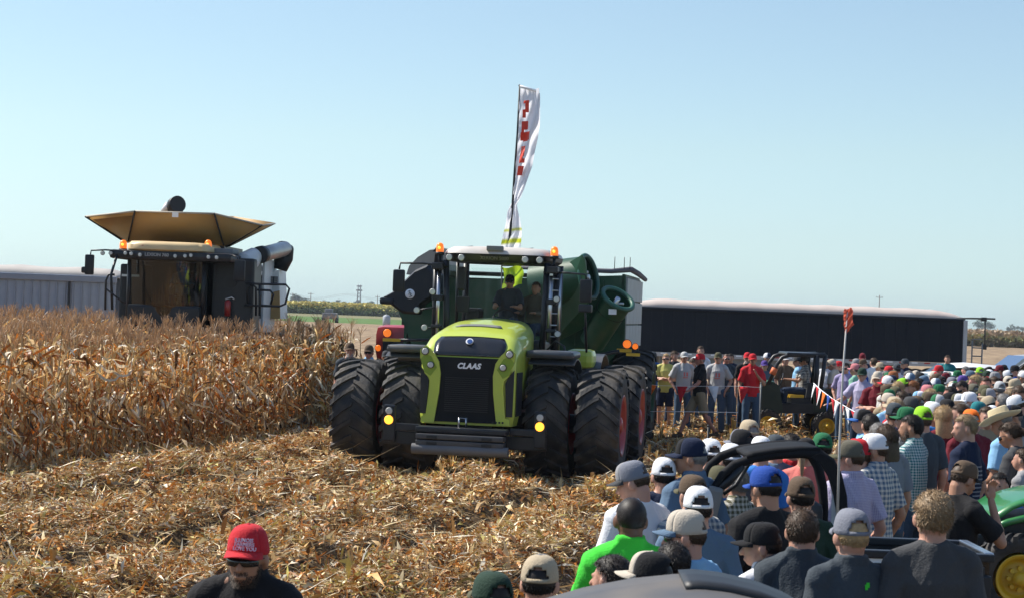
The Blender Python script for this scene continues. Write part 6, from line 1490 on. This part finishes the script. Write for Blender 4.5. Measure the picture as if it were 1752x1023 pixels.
# ---------------------------------------------------------------- the packed crowd on the right
DW = [(1476, 602, 'maroon', 55), (1466, 612, 'grey', 52), (1480, 612, 'brown', 50), (1495, 611, None, 50), (1507, 618, 'tan', 48), (1520, 624, 'red', 44), (1549, 612, 'slate', 50), (1535, 620, 'slate', 45), (1607, 623, 'red', 44), (1557, 636, 'steel:white:navy', 39), (1575, 635, 'black', 40),
      (1551, 644, 'lime', 34), (1586, 640, 'steel', 38), (1568, 650, None, 34), (1587, 656, 'pink', 32), (1608, 655, 'green', 33), (1575, 667, 'sky:white:sky', 30), (1601, 645, 'steel:white:navy', 37), (1629, 643, 'coolgrey', 37), (1649, 640, 'purple', 38), (1627, 660, None, 31), (1651, 649, None, 33), (1669, 641, None, 35), (1687, 644, None, 34), (1701, 643, None, 35), (1711, 650, 'lightgrey', 33),
      (1641, 671, 'olive', 28), (1661, 668, 'white', 27), (1693, 662, 'olive:grey:tan', 29), (1621, 680, 'beanie:black', 25), (1699, 674, 'beanie:tan', 27), (1717, 672, None, 26), (1742, 658, None, 27), (1736, 690, 'navy:black:grey', 23), (1742, 645, 'tan', 34), (1677, 626, 'lime', 44), (1697, 625, 'black', 45), (1689, 632, 'darkgreen', 42), (1712, 623, 'maroon', 47), (1721, 622, 'steel', 47), (1738, 623, 'black', 45), (1661, 632, 'steel', 42),
      (1590, 668, 'olive:brown:brown', 28), (1604, 672, 'lightgrey:green:lightgrey', 26.5), (1545, 668, None, 29), (1560, 676, 'charcoal', 26), (1640, 632, 'green', 43), (1620, 636, 'maroon', 42), (1595, 632, 'red', 43), (1622, 634, 'beige', 44), (1634, 650, 'beige:green:beige', 35), (1685, 656, 'olive', 30), (1725, 641, 'grey', 37), (1731, 664, None, 28), (1748, 672, 'white', 25), (1675, 684, 'teal', 23.5), (1688, 694, None, 22.5), (1706, 690, 'slate', 23), (1644, 690, None, 22.6), (1614, 694, None, 21.4), (1747, 632, 'navy', 41), (1729, 631, 'black', 42), (1703, 634, 'grey', 40), (1653, 626, None, 47), (1530, 633, 'rust', 40), (1540, 652, None, 33), (1524, 655, 'brown', 32)]
g = random.Random(21)
SC = ['grey', 'navy', 'charcoal', 'white', 'steel', 'slate', 'maroon', 'blue', 'black', 'lightgrey', 'teal', 'red', 'khaki', 'lavender', 'green', 'sky', 'coolgrey', 'royal', 'beige']
CC = ['white', 'grey', 'black', 'navy', 'olive', 'tan', 'red', 'coolgrey', 'brown', 'green', 'steel', 'beige', 'maroon', 'camo']
spots = [(a, b, c, d) for a, b, c, d in DW]
tries = 0
while len(spots) < 128 and tries < 9000:                           # the heads between them, packed as closely as people stand
    tries += 1; px = g.uniform(1515, 1768); t = g.random()**.9; top = 628+ (px-1515)*.012+t*(75-(0 if px > 1600 else 20)); D = 3400*(2.75-1.86)/(top-1.5-(533.5+.0384*(px-876)))
    if D < 21: continue
    if D > 44: D = g.uniform(40, 46)
    X = V(px, top, D).x; ok = True
    for a, b, c, d in spots:
        xx = V(a, b, d).x
        if (xx-X)**2+(d-D)**2 < .55**2: ok = False; break
    if ok: spots.append((px, top+g.uniform(-2, 2), g.choice(CC) if g.random() < .72 else None, D))
ANK = {1549: 'slate cap by the trailer', 1551: 'lime cap', 1568: 'bushy blond hair', 1587: 'pink cap', 1608: 'green cap', 1649: 'purple cap', 1661: 'white cap in mid-crowd', 1621: 'black beanie', 1677: 'far lime cap', 1607: 'red cap at the white car', 1717: 'brown-haired child', 1669: 'long blond hair', 1699: 'tan beanie', 1738: 'black cap at the far right', 1575: 'sky and white cap', 1520: 'far red cap', 1736: 'navy cap near the straw hat', 1476: 'maroon cap by the trailer'}
HC = {1568: 'tousled:ginger', 1669: 'long:blond', 1651: 'short:dark', 1627: 'short:dark', 1687: 'short:brown', 1701: 'short:brown', 1742: 'short:brown', 1495: 'short:brown'}
for i, (px, top, c, D) in enumerate(spots):
    k = g.choice(['tee', 'tee', 'tee', 'polo', 'shirt', 'long']); sc_ = g.choice(SC); pat = g.choice(['', '', 'plaid', 'check', 'fine']) if k == 'shirt' else ''
    sh = f'{k}:{sc_}'+(f':{pat}' if pat else '')
    if c and ':' not in c and g.random() < .35: c = f'{c}:{g.choice(["white", "beige", "black", c])}:{c}'
    face = g.gauss(52, 26) if g.random() < .8 else g.uniform(130, 220)
    hr = HC.get(px, g.choice(['short:brown', 'short:dark', 'short:sandy', 'short:grey', 'short:brown', 'long:blond', 'long:brown', 'pony:brown', 'short:grey']) if c is None else g.choice(['short:brown', 'short:dark', 'short:grey']))
    p = V(px, top, D); hgt = p.z-float(gz(p.x, D))
    person(px, top, D, face, g.choice(['stand', 'pockets', 'crossed', 'turned', 'turned', 'turndown', 'down', 'slim']), sh, g.choice(['jeans:denim', 'jeans:darkdenim', 'jeans:khaki', 'shorts:khaki']), c, hr, g.choice(['fair', 'fair', 'tan', 'red']), glasses=g.random() < .3, group='packed crowd on the right', anchor=ANK.get(px) if i < len(DW) else None, base=p.z-min(max(hgt, 1.66), 1.92) if hgt > 1.92 or hgt < 1.5 else None)
# up on the parked vehicle beside the black trailer
P_(1621, 607, 52.5, 160, 'stand', 'tee:teal', 'jeans:denim', None, 'short:brown', 'fair', 'person with brown hair and teal shirt standing higher by the trailer end', base=.12+.33)
# driver and passenger in the big tractor, combine driver
def local_person(T, loc, face, **k):
    wl = T.matrix_world

_T('e_crowd')
bpy.context.view_layer.update()
def seated(T, lx, ly, lz, face, label, shirt, cap, hair, sk='tan', glasses=True, pose='sit', scale=1.0):
    """a seated figure whose hips rest at lx,ly,lz of machine T"""
    w = T.matrix_world @ Vector((lx, ly, lz)); q = person(876, 500, w.y, 0, pose, shirt, 'jeans:darkdenim', cap, hair, sk, label, glasses=glasses, base=0, height=1.78*scale, group='machine operators')
    q.location = (w.x, w.y, w.z-.87*scale); q.rotation_euler = (0, 0, R(face)+T.rotation_euler.z)
    q.scale = (scale,)*3
    return q
# ---------------------------------------------------------------- far utility vehicle, near roll cage, trailer bed, mower
def far_utv():
    D = 45.7; a = XZ(1375, 700, D)[0]; U = empty('utility_vehicle', (a, D, .05), R(0)); tag(U, 'dark open utility vehicle with black roof beyond the stubble', 'utility vehicle')
    U['group'] = 'open utility vehicles'
    def L(px, py): p = V(px, py, D); return (p.x-a, 0, p.z-.05)
    W = 1.4
    # side silhouettes: nose, tub, bed
    def pl(name, pts, y0, y1, m, bev=0):
        o = MB(); o.prism([(L(*q)[0], L(*q)[2]) for q in pts], y0, y1); return o.obj(name, m, U)
    g_ = mat('dark_green_body', (.007, .022, .012), .55, dust=.08)
    pl('nose', [(1298, 690), (1298, 668), (1306, 658), (1322, 652), (1334, 660), (1340, 705), (1310, 712)], 0, W, g_)
    pl('tub', [(1318, 706), (1400, 707), (1398, 690), (1345, 690), (1318, 690)], .02, W-.02, BLK)
    pl('cargo_bed', [(1392, 664), (1428, 666), (1430, 706), (1392, 704)], 0, W, g_)
    pl('seat_base', [(1355, 690), (1355, 680), (1388, 680), (1392, 704), (1360, 704)], .1, W-.1, BLK)
    pl('seat', [(1352, 680), (1376, 681), (1377, 676), (1353, 675)], .1, W-.1, YEL); pl('backrest', [(1380, 682), (1388, 682), (1391, 655), (1384, 655)], .1, W-.1, SEATM)
    for y in (0, W):
        m = MB(); pts = [(1314, 657), (1330, 622), (1338, 611), (1350, 607), (1412, 606)]; m.tube([Vector(L(*q))+Vector((0, y, 0)) for q in pts], .045, 10)
        m.tube([Vector(L(*q))+Vector((0, y, 0)) for q in ((1398, 607), (1397, 640), (1394, 664))], .06, 10).tube([Vector(L(*q))+Vector((0, y, 0)) for q in ((1412, 606), (1408, 640), (1404, 664))], .05, 10); m.obj('roll_bar', BLK2, U)
    MB().tube([Vector(L(1321, 640))+Vector((0, -.02, 0)), Vector(L(1326, 629))+Vector((0, -.02, 0))], .075, 10).obj('bar_padding', mat('orange_pad', (.65, .16, .05), .6), U)
    a0, b0 = L(1346, 606), L(1414, 606); MB().box(((a0[0]+b0[0])/2, W/2, a0[2]+.02), (b0[0]-a0[0], W+.1, .07), bev=.03).obj('roof', BLK2, U)
    c = L(1340, 652); MB().tube([(c[0]+.05*math.cos(t), .45+.18*math.sin(t), c[2]+.17*math.cos(t)) for t in np.linspace(0, 6.283, 21)[:-1]], .014, 6, closed=True).obj('steering_wheel', BLK, U)
    ty = tyre_mesh(.34, .26, 20, 'utility_tyre', .03)
    for px in (1313, 1414):
        for y in (0, W): c = L(px, 700); wheel(U, (c[0], y, .36), ty, .34, .26, YEL, out=1, rot=(0, 0, R(-90)))
    c = L(1313, 655); MB().box((c[0], W/2, c[2]+.02), (.35, W, .05), bev=.02).obj('hood', mat('hood_green', (.10, .25, .14), .35, coat=.3), U)
    bpy.context.view_layer.update()
    c = L(1381, 676); seated(U, c[0]-.02, .45, c[2]+.03, 90, 'driver in dark cap sitting in the far utility vehicle', 'shirt:slate:plaid', 'charcoal', 'short:dark', 'tan', True, scale=.95)
far_utv()
def near_cage():
    D = 13.6; o = V(1330, 860, D); U = empty('roll_cage_vehicle', (o.x, D, float(gz(o.x, D))), 0); tag(U, 'black roll cage of the utility vehicle standing among the near spectators', 'utility vehicle', 'open utility vehicles')
    z0 = U.location.z
    def L(px, py, dy=0): p = V(px, py+9, D); return Vector((p.x-o.x, dy, p.z-z0))
    W = .85; VIN = mat('matte_black_vinyl', (.012, .013, .016), .8, spec=.2)
    for y in (0, W):
        s = .985 if y else 1
        m = MB(); m.tube([L(*q, y) for q in ((1203, 905), (1206, 870), (1216, 835), (1236, 803), (1256, 786), (1290, 774), (1330, 768), (1372, 765), (1400, 768), (1420, 782), (1432, 805), (1440, 840), (1443, 880), (1442, 930))], [.024, .024, .027, .03, .032, .032, .032, .036, .04, .04, .036, .036, .032, .028], 14)
        m.obj('roll_bar', VIN, U)
    P = []
    for px, py in ((1278, 775), (1290, 771), (1330, 765), (1372, 762), (1402, 764)): P.append([L(px, py, y_) for y_ in np.linspace(-.03, W*.7, 5)])
    MB().sheet(P, .03).obj('roof', VIN, U)
    P = []
    for px, py in ((1398, 763), (1420, 776), (1436, 805), (1443, 850), (1444, 905)): P.append([L(px, py, y_) for y_ in (-.03, .1)])
    poly = [L(*q) for q in ((1400, 765), (1420, 776), (1437, 800), (1446, 840), (1446, 880), (1432, 880), (1428, 840), (1418, 806), (1404, 782), (1385, 772))]
    m = MB(); n = len(poly); m.add([p+Vector((0, -.05, 0)) for p in poly]+[p+Vector((0, .06, 0)) for p in poly], [tuple(range(n)), tuple(range(2*n-1, n-1, -1))]+[(i, i+n, (i+1) % n+n, (i+1) % n) for i in range(n)]); m.obj('corner_panel', VIN, U)
    MB().tube([L(1284, 786, .1), L(1262, 822, .1), L(1240, 838, .1)], .014, 8).obj('brace', BLK2, U)
    MB().tube([L(1216, 838), L(1248, 812), L(1270, 786)], .03, 8).obj('brace', BLK2, U)
    MB().box(L(1215, 858, -.05), (.11, .06, .30), rot=(0, R(12), 0), bev=.03).obj('mirror', GREYS, U)
    m = MB(); a, b, c_, d = L(1424, 830, .02), L(1434, 880, .02), L(1428, 935, .02), L(1422, 900, .02)
    m.add([a, b, c_, d, a+Vector((0, .01, 0)), b+Vector((0, .01, 0)), c_+Vector((0, .01, 0)), d+Vector((0, .01, 0))], [(0, 1, 2, 3), (7, 6, 5, 4)]+[(i, i+4, (i+1) % 4+4, (i+1) % 4) for i in range(4)]); m.obj('plastic_window', mat('clear_plastic', (.55, .62, .66), .25), U)
    # body below (hidden by the people in front but present)
    MB().box((L(1325, 900).x, W/2, .75), (1.0, W, .5), bev=.06).box((L(1270, 900).x, W/2, .85), (.5, W, .4), bev=.06).obj('body', g2 := mat('dark_green_body'), U)
    MB().box((L(1395, 900).x, W/2, 1.15), (.12, W*.9, .55), bev=.05).obj('backrest', SEATM, U)
    ty = tyre_mesh(.33, .24, 18, 'utility_tyre', .03)
    for px in (1245, 1410):
        for y in (.1, W-.1): wheel(U, (L(px, 900).x, y, .33), ty, .33, .24, YEL, rot=(0, 0, R(-90)))
near_cage()
def whip_flag():
    D = 13.4; A, B = V(1432, 905, D), V(1450, 530, D); r = empty('whip_flag', A); tag(r, 'thin white whip pole with tattered orange flag rising above the roll cage', 'flag')
    MB().tube([Vector(), (V(1436, 760, D)-A), (V(1442, 640, D)-A), B-A], [.009, .008, .007, .005], 8).obj('pole', mat('fibreglass', (.55, .53, .50), .5), r)
    of = bpy.data.materials.new('orange_flag_cloth'); of.use_nodes = True; t = of.node_tree; b = t.nodes['Principled BSDF']; b.inputs['Base Color'].default_value = (.80, .13, .07, 1); b.inputs['Roughness'].default_value = .7
    tl = t.nodes.new('ShaderNodeBsdfTranslucent'); tl.inputs[0].default_value = (.85, .20, .12, 1); mx = t.nodes.new('ShaderNodeMixShader'); mx.inputs[0].default_value = .45
    t.links.new(b.outputs[0], mx.inputs[1]); t.links.new(tl.outputs[0], mx.inputs[2]); t.links.new(mx.outputs[0], t.nodes['Material Output'].inputs[0])
    P = []; sil = [(527, 1445, 1457), (535, 1443, 1460), (545, 1443.5, 1458), (556, 1444, 1461), (561, 1445, 1456), (568, 1446, 1452)]
    for y in np.linspace(527, 568, 18):
        l = np.interp(y, [q[0] for q in sil], [q[1] for q in sil]); rr_ = np.interp(y, [q[0] for q in sil], [q[2] for q in sil])
        P.append([V(l+(rr_-l)*u, y+1.5*math.sin(u*5), D)-A+Vector((0, .012*math.sin(u*9+y*.5), 0)) for u in np.linspace(0, 1, 8)])
    MB().grid(P).obj('cloth', of, r)
whip_flag()
def trailer_bed():
    D = 11.9; o = V(1590, 1000, D); U = empty('dump_trailer', (o.x, D, float(gz(o.x, D))), 0); tag(U, 'black steel trailer bed with red and white tape behind the sandy-haired person', 'trailer')
    z0 = U.location.z
    def L(px, py): p = V(px, py, D); return Vector((p.x-o.x, 0, p.z-z0))
    a, b = L(1478, 949), L(1692, 950); zt = (a.z+b.z)/2; ln = b.x-a.x; cx = (a.x+b.x)/2; W = .7
    MB().box((cx, 0, zt-.35), (ln, .04, .70), bev=.01).obj('near_side', GLOSS, U); MB().box((cx, W, zt-.33), (ln, .04, .66)).obj('far_side', BLK2, U)
    MB().box((b.x-.02, W/2, zt-.35), (.05, W, .7)).obj('tailgate', BLK2, U); MB().box((a.x, W/2, zt-.35), (.05, W, .7)).obj('headboard', BLK2, U)
    MB().box((cx, W/2, zt-.68), (ln, W, .04)).obj('bed_floor', BLK2, U)
    MB().box((cx, -.01, zt), (ln+.05, .07, .05), bev=.01).box((cx, -.01, zt-.16), (ln, .05, .03), bev=.008).obj('top_rail', BLK2, U)
    MB().box((cx, W, zt), (ln+.05, .07, .05), bev=.01).obj('top_rail', BLK2, U)
    for px in (1500, 1560, 1620, 1675): q = L(px, 950); MB().box((q.x, -.035, zt-.36), (.05, .04, .62), bev=.008).obj('stake_post', BLK2, U)
    MB().box((b.x, W/2, zt+.005), (.06, W, .05), rot=(0, 0, 0), bev=.01).obj('end_rail', STEEL, U)
    q = L(1500, 958)
    for k in range(6): MB().box((q.x-.12+k*.13, -.026, q.z), (.128, .008, .035)).obj('reflective_tape', REDP if k % 2 == 0 else WHT, U)
    MB().box((b.x-.05, -.05, zt-.5), (.10, .06, .8), bev=.01).obj('corner_post', BLK2, U)
    ty = tyre_mesh(.36, .22, 22, 'trailer_tyre', .015, .6)
    for px in (1560, 1610):
        for y in (-.12, W+.12): wheel(U, (L(px, 1000).x, y, .36), ty, .36, .22, GREYS, rot=(0, 0, R(-90)))
    MB().tube([(a.x-.9, W/2, .45), (a.x, W/2, .5)], .05, 8).obj('drawbar', BLK2, U)
trailer_bed()
def green_mower():
    D = 16.6; o = V(1733, 980, D); U = empty('small_green_tractor', (o.x, D, float(gz(o.x, D))), 0); z0 = U.location.z
    tag(U, 'small green tractor with curved hood and yellow wheel at the right edge', 'tractor')
    def L(px, py, y=0): p = V(px, py, D); return Vector((p.x-o.x, y, p.z-z0))
    gp = mat('bright_green_paint', (.025, .20, .05), .3, coat=.5, dust=.1); W = .95
    P = []
    for px, py in ((1692, 918), (1698, 898), (1712, 882), (1734, 868), (1762, 858), (1796, 850), (1840, 846)): P.append([L(px, py, y)+Vector((0, 0, -.05*abs(y/W-.5)**2)) for y in np.linspace(0, W, 7)])
    MB().sheet(P, .03).obj('hood', gp, U)
    m = MB(); m.tube([L(1699, 902, -.02), L(1722, 892, -.03), L(1752, 885, -.03), L(1830, 878, -.02)], .03, 8).tube([L(1688, 918, -.02), L(1699, 902, -.02)], .025, 8).obj('hood_trim', gp, U)
    poly = [L(1690, 912), L(1702, 905), L(1752, 890), L(1840, 884), L(1840, 935), L(1760, 938), L(1700, 932)]
    n = len(poly); m = MB(); m.add([p+Vector((0, .03, 0)) for p in poly]+[p+Vector((0, W-.03, 0)) for p in poly], [tuple(range(n)), tuple(range(2*n-1, n-1, -1))]+[(i, i+n, (i+1) % n+n, (i+1) % n) for i in range(n)]); m.obj('engine_bay', BLK, U)
    MB().box(L(1682, 926, W/2), (.12, W*.9, .12), bev=.03).tube([L(1682, 930, 0), L(1720, 945, 0)], .025, 8).obj('bumper', BLK2, U)
    ty = tyre_mesh(.375, .30, 24, 'mower_tyre', .03, .6); cz = L(1733, 985).z
    for y in (-.05, W+.05): wheel(U, (L(1735, 985).x, y, max(.36, cz)), ty, .375, .30, YEL, rot=(0, 0, R(-90)))
    for y in (-.1, W+.1): wheel(U, (L(1735, 985).x+1.5, y, .5), tyre_mesh(.5, .35, 20, 'rear_tyre', .035), .5, .35, YEL, rot=(0, 0, R(-90)))
    MB().box((L(1735, 985).x+1.4, W/2, .95), (.9, W, .5), bev=.08).obj('rear_body', gp, U)
green_mower()
def near_roof():
    D = 6.6; o = V(1170, 985, D); U = empty('cart_roof', (o.x, D, float(gz(o.x, D))), 0); z0 = U.location.z; tag(U, 'curved grey vehicle roof with black edge at the bottom centre', 'utility vehicle', 'open utility vehicles')
    def L(px, py): p = V(px, py, D); return Vector((p.x-o.x, 0, p.z-z0))
    prof = [(860, 1050), (930, 1023), (1000, 1003), (1080, 988), (1150, 981), (1185, 979), (1230, 984), (1290, 998), (1340, 1018), (1380, 1042), (1400, 1060)]
    P = []
    xs = np.linspace(860, 1400, 40)
    for px in xs:
        py = np.interp(px, [q[0] for q in prof], [q[1] for q in prof]); p = L(px, py); row = []
        for v in np.linspace(0, 1, 10): row.append(p+Vector((0, -1.15*v, -.045*v-.10*v**3)))
        P.append(row)
    MB().sheet(P, .03).obj('roof', mat('roof_grey', (.075, .075, .08), .6, var=.08, nscale=2, dust=.3), U)
    P = []
    for px in np.linspace(1160, 1400, 20):
        py = np.interp(px, [q[0] for q in prof], [q[1] for q in prof]); p = L(px, py); P.append([p+Vector((.0, .012-.30*v, .012-.012*v)) for v in np.linspace(0, 1, 4)])
    MB().sheet(P, .02).obj('edge_trim', BLK, U)
    for px in (930, 1340):
        for y in (-.1, -1.0): p = L(px, 1030); MB().tube([(p.x, y, p.z-.1), (p.x, y, .7)], .03, 8).obj('roll_bar', BLK2, U)
    MB().box((0, -.55, .65), (1.2, 1.2, .35), bev=.06).obj('body', GREYS, U); MB().box((0, -.2, .95), (.9, .12, .5), bev=.05).obj('backrest', SEATM, U)
    ty = tyre_mesh(.28, .22, 18, 'utility_tyre', .02)
    for x in (-.5, .5):
        for y in (-1.0, -.1): wheel(U, (x, y, .28), ty, .28, .22, GREYS, out=1 if x > 0 else -1)
near_roof()
# operators
bpy.context.view_layer.update()
seated(TR, .08, 1.95, 2.52, 180, 'driver in dark cap and sunglasses at the wheel of the big tractor', 'tee:slate', 'black', 'short:dark', 'tan', True, scale=.98)
q = seated(TR, .52, 2.25, 2.42, 165, 'passenger in camouflage shirt sitting right of the tractor driver', 'long:camo', None, 'short:brown', 'tan', False, scale=.98)
CH = [o for o in col.objects if o.name == 'combine_harvester'][0]
seated(CH, -.0+XZ(295, 480, 44)[0]-CH.location.x, 1.25, 2.72, 180, 'driver behind the dark glass of the combine', 'tee:steel', 'charcoal', 'short:dark', 'tan', True, scale=.98)

# ---------------------------------------------------------------- cars behind the crowd
def car(name, label, px, top, D, colr, rz, L_=4.6, H=1.5):
    x, z = XZ(px, top, D); U = empty(name, (x, D, .12), rz); tag(U, label, 'car', 'vehicles parked behind the crowd'); s = H/1.5
    prof = [(-2.25, .45), (-2.28, .75), (-2.1, .92), (-1.1, 1.02), (-.35, 1.46), (.2, 1.5), (1.0, 1.46), (1.7, 1.05), (2.2, 1.0), (2.28, .7), (2.22, .45)]
    prof = [(a, b*s) for a, b in prof]; P = []
    for y in np.linspace(-.88, .88, 9):
        e = abs(y/.88)**4; P.append([(a*(1-.03*e), y*(1-.12*max(0, (b/s-1.0))/.5), b-.10*e*(b/s > 1)) for a, b in prof])
    m = MB(); m.sheet(P, .03); m.obj('body', colr, U, auto=40)
    for side in (-1, 1):
        m = MB(); m.prism([(a, b*s) for a, b in ((-1.0, 1.03), (-.35, 1.38), (.95, 1.40), (1.55, 1.06))], side*.80-.01, side*.80+.01); m.obj('side_window', GLSD, U)
        m = MB(); m.prism([(a, b*s) for a, b in ((-2.2, .35), (-2.2, .85), (2.2, .95), (2.2, .35))], side*.86-.02, side*.86+.02); m.obj('door_panel', colr, U)
        for wx in (-1.4, 1.4): wheel(U, (wx, side*.80, .33), CARTY, .33, .22, STEEL, rot=(0, 0, R(90)))
    m = MB(); m.add([(-1.07, -.72, 1.06*s), (-1.07, .72, 1.06*s), (-.42, .66, 1.45*s), (-.42, -.66, 1.45*s)], [(0, 1, 2, 3)]); m.obj('windscreen', GLSD, U)
    for y in (-.6, .6): MB().box((-2.22, y, .75*s), (.08, .3, .14), bev=.03).obj('headlight', LENS, U)
    return U
CARTY = tyre_mesh(.33, .22, 30, 'car_tyre', .008, .62)
car('parked_car', 'white car whose long roof shows above the crowd nearest the trailer', 1606, 633, 47.5, WHITEP, R(4), H=1.62)
car('parked_car', 'second white car roof just behind the first by the trailer end', 1640, 626, 55, WHITEP, R(2), H=1.72)
car('parked_car', 'silver car with dark windscreen at the right edge behind the crowd', 1762, 605, 62, mat('silver_paint', (.42, .43, .45), .3, metal=.4), R(10), H=1.95)

# ---------------------------------------------------------------- pennant strings, ropes
def pennants(name, label, pts, n, w, h, cols, D0, D1, anchor_post=True, rope=.006):
    A = [V(px, py, D0+(D1-D0)*i/(len(pts)-1)) for i, (px, py) in enumerate(pts)]; r = empty(name, A[0]); tag(r, label, 'pennant string', 'pennant strings')
    MB().tube([p-A[0] for p in A], rope, 6).obj('rope', WHT, r)
    seg = [(A[i+1]-A[i]).length for i in range(len(A)-1)]; tot = sum(seg)
    for k in range(n):
        d = tot*(k+.5)/n; i = 0
        while i < len(seg)-1 and d > seg[i]: d -= seg[i]; i += 1
        p = A[i].lerp(A[i+1], d/seg[i])-A[0]; t = (A[i+1]-A[i]).normalized(); c = cols[k % len(cols)]; sw = random.uniform(-.25, .25)
        m = MB(); P = [[p-t*w/2*(1-v*.96)+Vector((sw*h*v, .02*math.sin(v*4+k), -h*v)), p+Vector((sw*h*v, .03*math.sin(v*3+k), -h*v)), p+t*w/2*(1-v*.96)+Vector((sw*h*v, .02*math.sin(v*4+k), -h*v))] for v in np.linspace(0, 1, 5)]
        m.sheet(P, .0015); m.obj('pennant', cloth(c), r)
    return r
pennants('pennant_string', 'string of red, white and blue pennants sagging toward the near crowd', [(1392, 655), (1405, 667), (1425, 682), (1450, 697), (1475, 711), (1500, 725), (1530, 738)], 17, .12, .19, ['white', 'red', 'white', 'orange', 'royal', 'red', 'white', 'salmon'], 24, 21.5)
pennants('pennant_string', 'barrier rope with large orange pennants in front of the far people', [(1088, 655), (1130, 659), (1172, 660), (1215, 660), (1262, 660), (1300, 662)], 4, .24, .36, ['orange', 'red', 'white', 'red'], 43.6, 43.6, rope=.004)
MB().tube([V(1100, 703, 43)-V(1100, 703, 43), V(1175, 703.5, 43)-V(1100, 703, 43), V(1262, 705, 43)-V(1100, 703, 43)], .007, 6).obj('low_rope', WHT, None, loc=V(1100, 703, 43))
tag(bpy.data.objects['low_rope'], 'low white rope stretched at shin height in front of the far people', 'rope')
def post(px, top, D, label, m):
    p = V(px, top, D); z = float(gz(p.x, D)); r = empty('rope_post', (p.x, D, z)); tag(r, label, 'post', 'thin posts holding the ropes'); MB().tube([(0, 0, -.1), (0, 0, p.z-z)], .016, 6).obj('stake', m, r); MB().ball((0, 0, p.z-z), .022, 8, 6).obj('stake_cap', m, r)
post(1088, 650, 43.6, 'thin post behind the right tractor wheels', GREYS); post(1302, 655, 43.6, 'thin post beside the red polo shirt', GREYS); post(1212, 728, 30, 'dark stake standing in stubble above the patterned cap', BLK)
label_people()
# small far-off things in the green strip
x, z = XZ(565, 541, 300); sp = empty('field_sprayer', (x, 300, .12)); tag(sp, 'tiny pale vehicle standing far off in the green strip', 'farm vehicle')
MB().box((0, 0, 1.0), (2.2, 3.0, .9), bev=.2).box((-.2, -.3, 1.7), (1.2, 1.4, .7), bev=.2).obj('body', GREYS, sp)
for s in (-1, 1):
    for y in (-1, 1): MB().lathe([(.5, -.15), (.5, .15), (.001, .15)], c=(s*1.0, y, .5), axis='X', n=14).obj('wheel', BLK, sp)
x, z = XZ(662, 530, 260); sh = empty('white_tank', (x, 260, .12)); tag(sh, 'small pale storage tank standing far behind the cart at the grass strip', 'tank')
MB().lathe([(.001, 0), (.5, 0), (.5, 1.4), (.3, 1.6), (.001, 1.65)], n=24).obj('shell', mat('tank_grey', (.35, .38, .42), .6), sh); MB().lathe([(.15, 1.6), (.15, 1.72), (.001, 1.72)], n=12).obj('lid', GREYS, sh)
print('people', len(PEOPLE), 'objects', len(col.objects))

# ---------------------------------------------------------------- thin summer haze
def haze():
    m = bpy.data.materials.new('haze_air'); m.use_nodes = True; t = m.node_tree; t.nodes.clear()
    v = t.nodes.new('ShaderNodeVolumePrincipled'); v.inputs['Color'].default_value = (.80, .90, 1, 1); v.inputs['Density'].default_value = .00014; v.inputs['Anisotropy'].default_value = .1
    o = t.nodes.new('ShaderNodeOutputMaterial'); t.links.new(v.outputs[0], o.inputs['Volume'])
    b = MB(); b.box((0, 1200, 14.5), (3000, 2500, 31)); h = b.obj('haze', m); tag(h, 'thin pale summer haze over the fields', 'haze', kind='stuff')
haze()

_T('f_small')

bpy.data.scenes.remove(SCR)
